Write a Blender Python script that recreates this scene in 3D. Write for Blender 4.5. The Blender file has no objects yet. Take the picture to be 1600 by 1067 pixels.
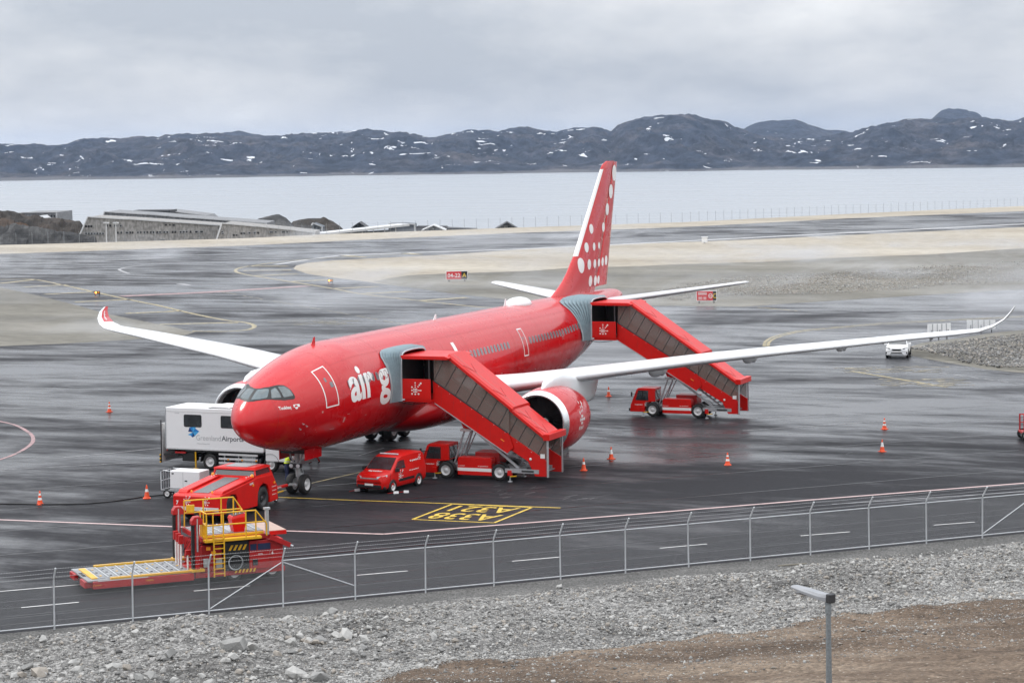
import bpy, bmesh, math, random
import numpy as np
from mathutils import Vector, Matrix, noise
random.seed(7); RNG = np.random.default_rng(7)
sc = bpy.context.scene
COL = sc.collection
R = math.radians
PI = math.pi

# ------------------------------------------------------------------ camera
# world frame: metres, nose of the airliner at the origin, X aft, Y starboard, Z up, apron at z = 0
CAM = (-97.5684, -54.8601, 17.8964)
YAW, PITCH, ROLL, FPX, SHY = 0.387085, 0.034912, -0.013542, 3486.59, -175.41
cy_, sy_, cp_, sp_ = math.cos(YAW), math.sin(YAW), math.cos(PITCH), math.sin(PITCH)
_f = Vector((cy_*cp_, sy_*cp_, -sp_)); _r0 = Vector((sy_, -cy_, 0)); _u0 = _r0.cross(_f)
_c, _s = math.cos(ROLL), math.sin(ROLL)
_r = _r0*_c + _u0*_s; _u = _u0*_c - _r0*_s
cam_d = bpy.data.cameras.new('camera'); cam = bpy.data.objects.new('camera', cam_d); COL.objects.link(cam)
cam.matrix_world = Matrix(((_r.x, _u.x, -_f.x, CAM[0]), (_r.y, _u.y, -_f.y, CAM[1]), (_r.z, _u.z, -_f.z, CAM[2]), (0, 0, 0, 1)))
cam_d.sensor_width = 36; cam_d.lens = FPX/1600*36; cam_d.shift_y = SHY/1600
cam_d.clip_start = 0.5; cam_d.clip_end = 60000
sc.camera = cam

def gp(px, py, z=0.0):
    """the point of the plane at height z that the photograph shows at pixel (px, py): used to survey positions"""
    d = _r*((px-800)/FPX) - _u*((py-533.5-SHY)/FPX) + _f
    t = (z-CAM[2])/d.z
    return Vector((CAM[0]+t*d.x, CAM[1]+t*d.y, z))

# ------------------------------------------------------------------ sky, sun, exposure
W = bpy.data.worlds.new('World'); sc.world = W; W.use_nodes = True
SUN_EL, SUN_AZ = R(46), math.atan2(0.85, 0.10)          # direction towards the sun in plan: to the left of the view
nt = W.node_tree; nt.nodes.clear()
def N(t, **k):
    n = nt.nodes.new(t)
    for a, b in k.items(): setattr(n, a, b)
    return n
def L(a, b): nt.links.new(a, b)
out = N('ShaderNodeOutputWorld')
sky = N('ShaderNodeTexSky', sky_type='NISHITA', sun_disc=False)
sky.sun_elevation = SUN_EL; sky.sun_rotation = PI/2 - SUN_AZ
bg1 = N('ShaderNodeBackground'); bg1.inputs[1].default_value = 0.10; L(sky.outputs[0], bg1.inputs[0])
tc = N('ShaderNodeTexCoord'); sep = N('ShaderNodeSeparateXYZ'); L(tc.outputs['Generated'], sep.inputs[0])
zc = N('ShaderNodeMath', operation='MAXIMUM'); zc.inputs[1].default_value = 0.0; L(sep.outputs[2], zc.inputs[0])
zp = N('ShaderNodeMath', operation='ADD'); zp.inputs[1].default_value = 0.16; L(zc.outputs[0], zp.inputs[0])
dx = N('ShaderNodeMath', operation='DIVIDE'); L(sep.outputs[0], dx.inputs[0]); L(zp.outputs[0], dx.inputs[1])
dy = N('ShaderNodeMath', operation='DIVIDE'); L(sep.outputs[1], dy.inputs[0]); L(zp.outputs[0], dy.inputs[1])
cmb = N('ShaderNodeCombineXYZ'); L(dx.outputs[0], cmb.inputs[0]); L(dy.outputs[0], cmb.inputs[1])
n1 = N('ShaderNodeTexNoise'); n1.inputs['Scale'].default_value = 0.42; n1.inputs['Detail'].default_value = 7; n1.inputs['Roughness'].default_value = 0.55; n1.inputs['Distortion'].default_value = 0.3
L(cmb.outputs[0], n1.inputs['Vector'])
mp = N('ShaderNodeMapping'); mp.inputs['Scale'].default_value = (5.2, 5.2, 13); mp.inputs['Location'].default_value = (2.3, 0.4, 1.7); L(tc.outputs['Generated'], mp.inputs[0])
n2 = N('ShaderNodeTexNoise'); n2.inputs['Scale'].default_value = 1.0; n2.inputs['Detail'].default_value = 8; n2.inputs['Roughness'].default_value = 0.58; L(mp.outputs[0], n2.inputs['Vector'])
mixn = N('ShaderNodeMath', operation='ADD'); L(n1.outputs[0], mixn.inputs[0]); L(n2.outputs[0], mixn.inputs[1])
cr = N('ShaderNodeValToRGB'); L(mixn.outputs[0], cr.inputs[0])
# noise sum runs about 0.7 .. 1.3; halve it for the ramp
hf = N('ShaderNodeMath', operation='MULTIPLY'); hf.inputs[1].default_value = 0.5; L(mixn.outputs[0], hf.inputs[0]); L(hf.outputs[0], cr.inputs[0])
cr.color_ramp.elements[0].position = 0.40; cr.color_ramp.elements[0].color = (0.47, 0.505, 0.565, 1)
cr.color_ramp.elements[1].position = 0.585; cr.color_ramp.elements[1].color = (0.93, 0.935, 0.94, 1)
e = cr.color_ramp.elements.new(0.5); e.color = (0.70, 0.715, 0.745, 1)
gr = N('ShaderNodeMapRange'); L(zc.outputs[0], gr.inputs[0])
gr.inputs[1].default_value = 0; gr.inputs[2].default_value = 1.0; gr.inputs[3].default_value = 1.0; gr.inputs[4].default_value = 3.1
ml = N('ShaderNodeVectorMath', operation='SCALE'); L(cr.outputs[0], ml.inputs[0]); L(gr.outputs[0], ml.inputs['Scale'])
bg2 = N('ShaderNodeBackground'); bg2.inputs[1].default_value = 1.0; L(ml.outputs[0], bg2.inputs[0])
mx = N('ShaderNodeMixShader'); mx.inputs[0].default_value = 0.93
L(bg1.outputs[0], mx.inputs[1]); L(bg2.outputs[0], mx.inputs[2]); L(mx.outputs[0], out.inputs[0])

sun_d = bpy.data.lights.new('sun', 'SUN'); sun = bpy.data.objects.new('sun', sun_d); COL.objects.link(sun)
sun_d.energy = 1.5; sun_d.angle = R(16); sun_d.color = (1.0, 0.96, 0.9)
sdir = Vector((math.cos(SUN_AZ)*math.cos(SUN_EL), math.sin(SUN_AZ)*math.cos(SUN_EL), math.sin(SUN_EL)))
sun.rotation_euler = (-sdir).to_track_quat('-Z', 'Y').to_euler()
sun.location = (0, 0, 60)

sc.view_settings.view_transform = 'Standard'; sc.view_settings.look = 'None'
sc.view_settings.exposure = 0.06; sc.view_settings.gamma = 1; sc.view_settings.use_curve_mapping = False
sc.render.engine = 'CYCLES'
sc.cycles.use_denoising = True
sc.cycles.max_bounces = 7; sc.cycles.diffuse_bounces = 3; sc.cycles.glossy_bounces = 4; sc.cycles.transparent_max_bounces = 12
sc.cycles.volume_bounces = 0; sc.cycles.sample_clamp_indirect = 4

# ------------------------------------------------------------------ helpers
class MB:
    """collects shapes and links them as one mesh object"""
    def __init__(s): s.v = []; s.f = []; s.mi = []; s.sm = []
    def add(s, vs, fs, mi=0, sm=False):
        b = len(s.v); s.v.extend([tuple(q) for q in vs])
        for f in fs: s.f.append(tuple(b+i for i in f)); s.mi.append(mi); s.sm.append(sm)
        return s
    def box(s, x0, x1, y0, y1, z0, z1, mi=0):
        return s.add([(x0,y0,z0),(x1,y0,z0),(x1,y1,z0),(x0,y1,z0),(x0,y0,z1),(x1,y0,z1),(x1,y1,z1),(x0,y1,z1)],
              [(0,3,2,1),(4,5,6,7),(0,1,5,4),(1,2,6,5),(2,3,7,6),(3,0,4,7)], mi)
    def bar(s, a, b, w, h, mi=0, up=(0,0,1)):
        a, b = Vector(a), Vector(b); d = (b-a).normalized(); up = Vector(up)
        if abs(d.dot(up)) > .98: up = Vector((1,0,0))
        sd = d.cross(up).normalized()*w/2; uu = sd.cross(d).normalized()*h/2
        vs = [p+i*sd+j*uu for p in (a, b) for i, j in ((-1,-1),(1,-1),(1,1),(-1,1))]
        return s.add(vs, [(0,3,2,1),(4,5,6,7),(0,1,5,4),(1,2,6,5),(2,3,7,6),(3,0,4,7)], mi)
    def tube(s, pts, r, n=8, mi=0, cap=True, r2=None):
        pts = [Vector(p) for p in pts]; rings = []
        for i, p in enumerate(pts):
            d = (pts[min(i+1, len(pts)-1)]-pts[max(i-1, 0)]).normalized()
            up = Vector((0,0,1)) if abs(d.z) < .95 else Vector((1,0,0))
            a = d.cross(up).normalized(); b = a.cross(d)
            rr = r if r2 is None else r+(r2-r)*i/(len(pts)-1)
            rings.append([p+(a*math.cos(2*PI*k/n)+b*math.sin(2*PI*k/n))*rr for k in range(n)])
        return s.loft(rings, True, cap, mi, True)
    def loft(s, rings, closed=True, cap=False, mi=0, sm=True, mif=None):
        n = len(rings[0]); vs = [p for rg in rings for p in rg]; b = len(s.v); s.v.extend([tuple(q) for q in vs])
        for i in range(len(rings)-1):
            for k in range(n if closed else n-1):
                k2 = (k+1) % n
                s.f.append((b+i*n+k, b+i*n+k2, b+(i+1)*n+k2, b+(i+1)*n+k)); s.mi.append(mif(i, k) if mif else mi); s.sm.append(sm)
        if cap:
            for rg in (rings[0][::-1], rings[-1]): s.add(rg, [tuple(range(n))], mi, False)
        return s
    def prism(s, poly, ax, a, b, mi=0):
        n = len(poly)
        def P(q, t): return {'x': (t, q[0], q[1]), 'y': (q[0], t, q[1]), 'z': (q[0], q[1], t)}[ax]
        vs = [P(q, a) for q in poly]+[P(q, b) for q in poly]
        return s.add(vs, [tuple(range(n))[::-1], tuple(range(n, 2*n))]+[(k, (k+1)%n, n+(k+1)%n, n+k) for k in range(n)], mi)
    def lathe(s, prof, ax='z', c=(0,0,0), n=24, mi=0, sm=True, mif=None):
        rings = []
        for a, r in prof:
            rg = []
            for k in range(n):
                t = 2*PI*k/n; x, y = r*math.cos(t), r*math.sin(t)
                q = {'z': (x, y, a), 'x': (a, x, y), 'y': (x, a, y)}[ax]
                rg.append((q[0]+c[0], q[1]+c[1], q[2]+c[2]))
            rings.append(rg)
        return s.loft(rings, True, False, mi, sm, mif)
    def disc(s, c, r, ax='x', n=16, mi=0):
        vs = []
        for k in range(n):
            t = 2*PI*k/n; x, y = r*math.cos(t), r*math.sin(t)
            q = {'z': (x, y, 0), 'x': (0, x, y), 'y': (x, 0, y)}[ax]; vs.append((q[0]+c[0], q[1]+c[1], q[2]+c[2]))
        return s.add(vs, [tuple(range(n))], mi)
    def mirror(s, ax=1):
        """adds the mirror image of everything collected so far"""
        b = len(s.v); n = len(s.f)
        for q in s.v[:b]:
            q = list(q); q[ax] = -q[ax]; s.v.append(tuple(q))
        for i in range(n): s.f.append(tuple(b+k for k in s.f[i][::-1])); s.mi.append(s.mi[i]); s.sm.append(s.sm[i])
        return s
    def xf(s, M):
        s.v = [tuple(M @ Vector(q)) for q in s.v]; return s
    def mesh(s, name, mats, fix=True):
        me = bpy.data.meshes.new(name); me.from_pydata(s.v, [], s.f)
        for m in (mats if isinstance(mats, (list, tuple)) else [mats]): me.materials.append(m)
        me.polygons.foreach_set('material_index', s.mi); me.polygons.foreach_set('use_smooth', s.sm)
        if fix:
            bm = bmesh.new(); bm.from_mesh(me); bmesh.ops.recalc_face_normals(bm, faces=bm.faces); bm.to_mesh(me); bm.free()
        me.update(); return me
    def build(s, name, mats, parent=None, bevel=0, fix=True):
        o = bpy.data.objects.new(name, s.mesh(name, mats, fix)); COL.objects.link(o)
        if parent: o.parent = parent
        if bevel:
            m = o.modifiers.new('bevel', 'BEVEL'); m.width = bevel; m.segments = 2; m.limit_method = 'ANGLE'; m.angle_limit = R(35)
        return o

def tag(o, label=None, cat=None, group=None, kind=None):
    for k, v in (('label', label), ('category', cat), ('group', group), ('kind', kind)):
        if v: o[k] = v
    return o
def thing(name, label, cat, loc=(0,0,0), rz=0, group=None):
    o = bpy.data.objects.new(name, None); COL.objects.link(o); o.empty_display_size = .3
    o.location = loc; o.rotation_euler = (0, 0, rz); return tag(o, label, cat, group)
KIDS = {}
def copy_tree(o, label=None, loc=None, rz=None):
    def rec(a, par):
        c = a.copy(); COL.objects.link(c)
        if par: c.parent = par
        for ch in a.children: rec(ch, c)
        return c
    c = rec(o, None)
    if label: c['label'] = label
    if loc is not None: c.location = loc
    if rz is not None: c.rotation_euler = (0, 0, rz)
    return c
def clone(o, parent, loc=None, rot=None):
    c = o.copy(); COL.objects.link(c); c.parent = parent
    if loc is not None: c.location = loc
    if rot is not None: c.rotation_euler = rot
    return c

# ---- flat lettering as mesh
_txt = {}
def text_mesh(s, bold=0.0, space=1.0):
    key = (s, bold, space)
    if key in _txt: return _txt[key]
    cu = bpy.data.curves.new('lettering', 'FONT'); cu.body = s; cu.size = 1; cu.offset = bold; cu.space_character = space; cu.resolution_u = 4
    o = bpy.data.objects.new('lettering', cu); COL.objects.link(o)
    dg = bpy.context.evaluated_depsgraph_get(); me = o.evaluated_get(dg).to_mesh()
    vs = [(v.co.x, v.co.y) for v in me.vertices]; fs = [tuple(p.vertices) for p in me.polygons]
    o.evaluated_get(dg).to_mesh_clear(); bpy.data.objects.remove(o); bpy.data.curves.remove(cu)
    xs = [v[0] for v in vs]; ys = [v[1] for v in vs]
    _txt[key] = (vs, fs, min(xs), max(xs), min(ys), max(ys)); return _txt[key]
def put_text(mb, s, fn, width=None, height=None, bold=0.0, mi=0, fit=None, slices=0, space=1.0):
    """fn(u, v) maps the text plane (metres, origin at lower left of the ink) to space; slices cuts faces every so many metres of v"""
    vs, fs, x0, x1, y0, y1 = text_mesh(s, bold, space)
    if width and height: ku, kv = width/(x1-x0), height/(y1-y0)
    elif width: ku = kv = width/(x1-x0)
    else: ku = kv = height/(y1-y0)
    if fit: kv = fit
    pts = [((x-x0)*ku, (y-(y0 if not fit else 0))*kv) for x, y in vs]
    if slices:
        bm = bmesh.new(); bv = [bm.verts.new((a, b, 0)) for a, b in pts]
        for f in fs:
            try: bm.faces.new([bv[i] for i in f])
            except ValueError: pass
        lo, hi = min(p[1] for p in pts), max(p[1] for p in pts); q = lo+slices
        while q < hi:
            bmesh.ops.bisect_plane(bm, geom=bm.verts[:]+bm.edges[:]+bm.faces[:], plane_co=(0, q, 0), plane_no=(0, 1, 0)); q += slices
        bm.verts.ensure_lookup_table(); bm.verts.index_update()
        pts = [(v.co.x, v.co.y) for v in bm.verts]; fs = [tuple(v.index for v in f.verts) for f in bm.faces]; bm.free()
    mb.add([fn(a, b) for a, b in pts], fs, mi)
EMB = [(0,3.6,.36),(0,2.6,.3),(0,1.7,.3),(2.9,3.4,.5),(2.2,2.6,.42),(1.5,1.8,.34),(-1.7,1.5,.42),(-1.7,0,.42),(1.5,0,.3),(2.2,0,.3),(2.9,0,.36),
       (-.75,.7,.3),(0,.7,.34),(.75,.7,.3),(-.75,0,.3),(0,0,.36),(.75,0,.3),(-.75,-.75,.3),(0,-.75,.34),(.75,-.75,.3),(-1.7,-1.7,.46),(0,-1.8,.46),(1.7,-1.7,.46)]
def put_emblem(mb, fn, k, mi=0):
    for u, v, r in EMB:
        vs = [fn(u*k+r*k*math.cos(t*PI/4), v*k+r*k*math.sin(t*PI/4)) for t in range(8)]; mb.add(vs, [tuple(range(8))], mi)

# ------------------------------------------------------------------ materials
def mat(name, col, rough=.5, metal=0.0, var=.12, scale=3.0, coat=0.0, dirt=None, dirt_amt=.3, bump=0.0, bscale=40., spec=.5, rvar=.12):
    m = bpy.data.materials.new(name); m.use_nodes = True; nt = m.node_tree; b = nt.nodes['Principled BSDF']
    b.inputs['Metallic'].default_value = metal; b.inputs['Coat Weight'].default_value = coat; b.inputs['Coat Roughness'].default_value = .05
    b.inputs['Specular IOR Level'].default_value = spec
    tc = nt.nodes.new('ShaderNodeTexCoord'); nz = nt.nodes.new('ShaderNodeTexNoise'); nz.inputs['Scale'].default_value = scale; nz.inputs['Detail'].default_value = 6
    nz.inputs['Roughness'].default_value = .65
    nt.links.new(tc.outputs['Object'], nz.inputs['Vector'])
    rp = nt.nodes.new('ShaderNodeValToRGB'); nt.links.new(nz.outputs[0], rp.inputs[0])
    rp.color_ramp.elements[0].position = .3; rp.color_ramp.elements[1].position = .7
    rp.color_ramp.elements[0].color = (*[c*(1-var) for c in col], 1); rp.color_ramp.elements[1].color = (*[min(1, c*(1+var)) for c in col], 1)
    last = rp.outputs[0]
    if dirt:
        n2 = nt.nodes.new('ShaderNodeTexNoise'); n2.inputs['Scale'].default_value = scale*2.7; n2.inputs['Detail'].default_value = 8; n2.inputs['Roughness'].default_value = .75
        nt.links.new(tc.outputs['Object'], n2.inputs['Vector'])
        r2 = nt.nodes.new('ShaderNodeMapRange'); r2.inputs[1].default_value = .5; r2.inputs[2].default_value = .75; r2.inputs[4].default_value = dirt_amt
        nt.links.new(n2.outputs[0], r2.inputs[0])
        mx = nt.nodes.new('ShaderNodeMix'); mx.data_type = 'RGBA'; mx.inputs[7].default_value = (*dirt, 1)
        nt.links.new(r2.outputs[0], mx.inputs[0]); nt.links.new(last, mx.inputs[6]); last = mx.outputs[2]
    nt.links.new(last, b.inputs['Base Color'])
    rr = nt.nodes.new('ShaderNodeMapRange'); rr.inputs[3].default_value = max(.02, rough-rvar*rough*2); rr.inputs[4].default_value = min(1, rough+rvar*rough*2)
    nt.links.new(nz.outputs[0], rr.inputs[0]); nt.links.new(rr.outputs[0], b.inputs['Roughness'])
    if bump:
        n3 = nt.nodes.new('ShaderNodeTexNoise'); n3.inputs['Scale'].default_value = bscale; n3.inputs['Detail'].default_value = 5
        nt.links.new(tc.outputs['Object'], n3.inputs['Vector']); bp = nt.nodes.new('ShaderNodeBump'); bp.inputs['Strength'].default_value = bump; bp.inputs['Distance'].default_value = .05
        nt.links.new(n3.outputs[0], bp.inputs['Height']); nt.links.new(bp.outputs[0], b.inputs['Normal'])
    return m
def glass(name, col, alpha, rough=.04):
    """tinted pane: mostly clear film that still mirrors the sky"""
    m = bpy.data.materials.new(name); m.use_nodes = True; nt = m.node_tree; b = nt.nodes['Principled BSDF']
    b.inputs['Base Color'].default_value = (*col, 1); b.inputs['Roughness'].default_value = rough; b.inputs['Alpha'].default_value = alpha
    return m
DUST = (.16, .14, .12)
M = {}
M['plane_red'] = mat('aircraft_red_paint', (.53, .0028, .0065), .28, var=.04, scale=.6, spec=.2, coat=.6, rvar=.2)
M['red'] = mat('vehicle_red_paint', (.60, .008, .005), .38, var=.08, scale=1.6, coat=.12, dirt=(.30,.015,.012), dirt_amt=.35, spec=.3)
M['red_dull'] = mat('worn_red_paint', (.40, .008, .009), .42, var=.16, scale=2, dirt=DUST, dirt_amt=.22)
M['white'] = mat('white_paint', (.84, .84, .84), .30, var=.02, scale=.8, coat=.2, dirt=(.6,.58,.55), dirt_amt=.12)
M['wing'] = mat('wing_white_paint', (.77, .78, .79), .30, var=.02, scale=.5, coat=.25)
M['mark_white'] = mat('white_lettering', (.80, .79, .77), .35, var=.02)
M['lip'] = mat('bare_metal_lip', (.78, .79, .80), .24, metal=.85, var=.05)
M['steel'] = mat('galvanised_steel', (.50, .52, .54), .38, metal=.6, var=.15, scale=9, dirt=(.3,.3,.3), dirt_amt=.3)
M['alu'] = mat('deck_aluminium', (.27, .28, .29), .50, metal=.15, var=.25, scale=3, dirt=(.10,.095,.09), dirt_amt=.6)
M['grey'] = mat('grey_paint', (.36, .37, .38), .45, var=.12, scale=3, dirt=DUST, dirt_amt=.3)
M['dark'] = mat('dark_grey_metal', (.030, .031, .034), .5, var=.3, scale=4, dirt=(.09,.08,.07), dirt_amt=.35)
M['black'] = mat('black_plastic', (.012, .012, .013), .5, var=.2)
M['rubber'] = mat('tyre_rubber', (.018, .018, .018), .75, var=.25, scale=8, dirt=(.08,.075,.07), dirt_amt=.4)
M['rim'] = mat('wheel_rim_white', (.62, .62, .62), .4, var=.1, scale=8, dirt=(.2,.18,.16), dirt_amt=.4)
M['yellow'] = mat('safety_yellow_paint', (.72, .40, .012), .4, var=.1, scale=5, dirt=(.25,.18,.06), dirt_amt=.4)
M['amber'] = mat('amber_plastic', (.85, .32, .02), .3)
M['bellow'] = mat('pleated_grey_fabric', (.27, .35, .385), .75, var=.12, scale=2.5, dirt=(.16,.2,.22), dirt_amt=.4)
M['window'] = mat('dark_glass', (.026, .032, .036), .08, var=.5, scale=1.6, spec=1.0, coat=.6)
M['cabin_window'] = mat('cabin_window_pane', (.17, .17, .18), .12, var=.2, scale=8)
M['cockpit'] = mat('cockpit_glass', (.10, .13, .14), .07, var=.35, scale=2.2, spec=.9)
M['tint'] = glass('tinted_panel', (.25, .195, .17), .56, .06)
M['clear'] = glass('car_glass', (.03, .036, .04), .80, .04)
M['cone'] = mat('cone_orange', (.80, .085, .018), .45, var=.08, scale=8, dirt=(.35,.08,.04), dirt_amt=.4)
M['hivis'] = mat('high_visibility_yellow', (.62, .78, .03), .7, var=.1, scale=10)
M['navy'] = mat('navy_cloth', (.018, .026, .075), .85, var=.2, scale=10, bump=.2, bscale=60)
M['redcloth'] = mat('red_workwear', (.30, .03, .025), .85, var=.2, scale=10)
M['skin'] = mat('skin', (.52, .33, .25), .55, var=.08)
M['hair'] = mat('dark_hair', (.03, .02, .015), .7)
M['lamp'] = mat('headlight_glass', (.62,.65,.68), .15)
M['tail'] = mat('red_lens', (.45, .02, .02), .2)
M['blue'] = mat('logo_blue', (.02, .20, .55), .4)
M['blue2'] = mat('logo_dark_blue', (.01, .05, .18), .4)
M['blue3'] = mat('logo_light_blue', (.06, .38, .72), .4)
M['txtgrey'] = mat('lettering_grey', (.14, .15, .165), .4)
M['txtlight'] = mat('lettering_pale_grey', (.36, .37, .38), .4)
M['tread'] = mat('step_grey', (.20, .20, .21), .6, var=.2)
# ================================================================== SETTING
def ground_mat(name, c1, c2, c3, scale=.08, detail=10, fine=6.0, rough=.9, bump=.4, stretch=(1,1,1), bdist=.06, speck=None, cells=None):
    """mottled earth: two noises blend three colours, a fine noise gives grain"""
    m = bpy.data.materials.new(name); m.use_nodes = True; nt = m.node_tree; b = nt.nodes['Principled BSDF']; lk = nt.links.new
    tc = nt.nodes.new('ShaderNodeTexCoord'); mp = nt.nodes.new('ShaderNodeMapping'); lk(tc.outputs['Object'], mp.inputs[0])
    mp.inputs['Rotation'].default_value = (0, 0, R(-22)); mp.inputs['Scale'].default_value = stretch
    a = nt.nodes.new('ShaderNodeTexNoise'); a.inputs['Scale'].default_value = scale; a.inputs['Detail'].default_value = detail; a.inputs['Roughness'].default_value = .62; lk(mp.outputs[0], a.inputs['Vector'])
    f = nt.nodes.new('ShaderNodeTexNoise'); f.inputs['Scale'].default_value = fine; f.inputs['Detail'].default_value = 8; f.inputs['Roughness'].default_value = .7; lk(mp.outputs[0], f.inputs['Vector'])
    rp = nt.nodes.new('ShaderNodeValToRGB'); lk(a.outputs[0], rp.inputs[0]); rp.color_ramp.elements[0].position = .32; rp.color_ramp.elements[1].position = .68
    rp.color_ramp.elements[0].color = (*c1, 1); rp.color_ramp.elements[1].color = (*c3, 1); e = rp.color_ramp.elements.new(.5); e.color = (*c2, 1)
    r2 = nt.nodes.new('ShaderNodeMapRange'); r2.inputs[1].default_value = .3; r2.inputs[2].default_value = .7; r2.inputs[3].default_value = .62; r2.inputs[4].default_value = 1.35; lk(f.outputs[0], r2.inputs[0])
    sc_ = nt.nodes.new('ShaderNodeVectorMath'); sc_.operation = 'SCALE'; lk(rp.outputs[0], sc_.inputs[0]); lk(r2.outputs[0], sc_.inputs['Scale']); last = sc_.outputs[0]
    if speck:
        vz = nt.nodes.new('ShaderNodeTexVoronoi'); vz.inputs['Scale'].default_value = speck[0]; lk(tc.outputs['Object'], vz.inputs['Vector'])
        r3 = nt.nodes.new('ShaderNodeMapRange'); r3.inputs[1].default_value = speck[1]; r3.inputs[2].default_value = speck[1]*.6; lk(vz.outputs['Distance'], r3.inputs[0])
        mx = nt.nodes.new('ShaderNodeMix'); mx.data_type = 'RGBA'; lk(r3.outputs[0], mx.inputs[0]); lk(last, mx.inputs[6]); mx.inputs[7].default_value = (*speck[2], 1); last = mx.outputs[2]
    hgt_ = f.outputs[0]
    if cells:
        for cs, lo, hi in cells:
            vz = nt.nodes.new('ShaderNodeTexVoronoi'); vz.inputs['Scale'].default_value = cs; lk(tc.outputs['Object'], vz.inputs['Vector'])
            hs = nt.nodes.new('ShaderNodeSeparateColor'); lk(vz.outputs['Color'], hs.inputs[0])
            r4 = nt.nodes.new('ShaderNodeMapRange'); r4.inputs[3].default_value = lo; r4.inputs[4].default_value = hi; lk(hs.outputs[0], r4.inputs[0])
            s4 = nt.nodes.new('ShaderNodeVectorMath'); s4.operation = 'SCALE'; lk(last, s4.inputs[0]); lk(r4.outputs[0], s4.inputs['Scale']); last = s4.outputs[0]
            ad = nt.nodes.new('ShaderNodeMath'); ad.operation = 'MULTIPLY_ADD'; ad.inputs[1].default_value = -.9; lk(vz.outputs['Distance'], ad.inputs[0]); lk(hgt_, ad.inputs[2]); hgt_ = ad.outputs[0]
    lk(last, b.inputs['Base Color']); b.inputs['Roughness'].default_value = rough; b.inputs['Specular IOR Level'].default_value = .25
    if bump:
        bp = nt.nodes.new('ShaderNodeBump'); bp.inputs['Strength'].default_value = bump; bp.inputs['Distance'].default_value = bdist
        lk(hgt_, bp.inputs['Height']); lk(bp.outputs[0], b.inputs['Normal'])
    return m

def wet_asphalt(name, dry=(.022,.022,.025), wet=(.012,.012,.015), amount=.5, drain=True):
    """tarmac after rain: thin films of water (smooth) drawn out by the wind over damp, rough asphalt; it drains towards the fence, so the near edge is driest"""
    m = bpy.data.materials.new(name); m.use_nodes = True; nt = m.node_tree; b = nt.nodes['Principled BSDF']; lk = nt.links.new
    tc = nt.nodes.new('ShaderNodeTexCoord')
    def noise_(scale, detail, rough, rot=0, st=(1,1,1), dist=0.0):
        mp = nt.nodes.new('ShaderNodeMapping'); lk(tc.outputs['Object'], mp.inputs[0]); mp.inputs['Rotation'].default_value = (0,0,R(rot)); mp.inputs['Scale'].default_value = st
        n = nt.nodes.new('ShaderNodeTexNoise'); n.inputs['Scale'].default_value = scale; n.inputs['Detail'].default_value = detail; n.inputs['Roughness'].default_value = rough; n.inputs['Distortion'].default_value = dist
        lk(mp.outputs[0], n.inputs['Vector']); return n.outputs[0]
    def mr(src, a, b_, c, d, smooth_=False):
        n = nt.nodes.new('ShaderNodeMapRange'); n.interpolation_type = 'SMOOTHSTEP' if smooth_ else 'LINEAR'
        for k, v in zip((1,2,3,4), (a,b_,c,d)): n.inputs[k].default_value = v
        lk(src, n.inputs[0]); return n.outputs[0]
    def add(x, k, y):
        n = nt.nodes.new('ShaderNodeMath'); n.operation = 'MULTIPLY_ADD'; n.inputs[1].default_value = k; lk(x, n.inputs[0])
        if isinstance(y, float): n.inputs[2].default_value = y
        else: lk(y, n.inputs[2])
        return n.outputs[0]
    streak = noise_(.55, 10, .62, -14, (.6,.15,1), .3); blotch = noise_(.055, 7, .55, 10, (1,.7,1), .8); fine = noise_(2.6, 6, .7, -14, (1,.35,1))
    s = add(streak, .60, add(blotch, .62, add(fine, .14, 0.0)))
    if drain:
        dt = nt.nodes.new('ShaderNodeVectorMath'); dt.operation = 'DOT_PRODUCT'; dt.inputs[1].default_value = (.6976,.7165,0); lk(tc.outputs['Object'], dt.inputs[0])
        s = add(mr(dt.outputs['Value'], -24, 30, -.118, .05, True), 1.0, s)
    t = .70-.14*(amount-.5); w = mr(s, t-.13, t+.13, 0, 1, True)
    mx = nt.nodes.new('ShaderNodeMix'); mx.data_type = 'RGBA'; mx.inputs[6].default_value = (*dry, 1); mx.inputs[7].default_value = (*wet, 1); lk(w, mx.inputs[0])
    g = noise_(3.2, 8, .7); sv = nt.nodes.new('ShaderNodeVectorMath'); sv.operation = 'SCALE'; lk(mx.outputs[2], sv.inputs[0]); lk(mr(g, .3, .7, .7, 1.35), sv.inputs['Scale']); lk(sv.outputs[0], b.inputs['Base Color'])
    lk(mr(w, 0, 1, .60, .20), b.inputs['Roughness']); lk(mr(w, 0, 1, .05, .39), b.inputs['Specular IOR Level'])
    bp = nt.nodes.new('ShaderNodeBump'); bp.inputs['Distance'].default_value = .01; lk(g, bp.inputs['Height']); lk(mr(w, 0, 1, .5, .14), bp.inputs['Strength']); lk(bp.outputs[0], b.inputs['Normal'])
    return m

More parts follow.
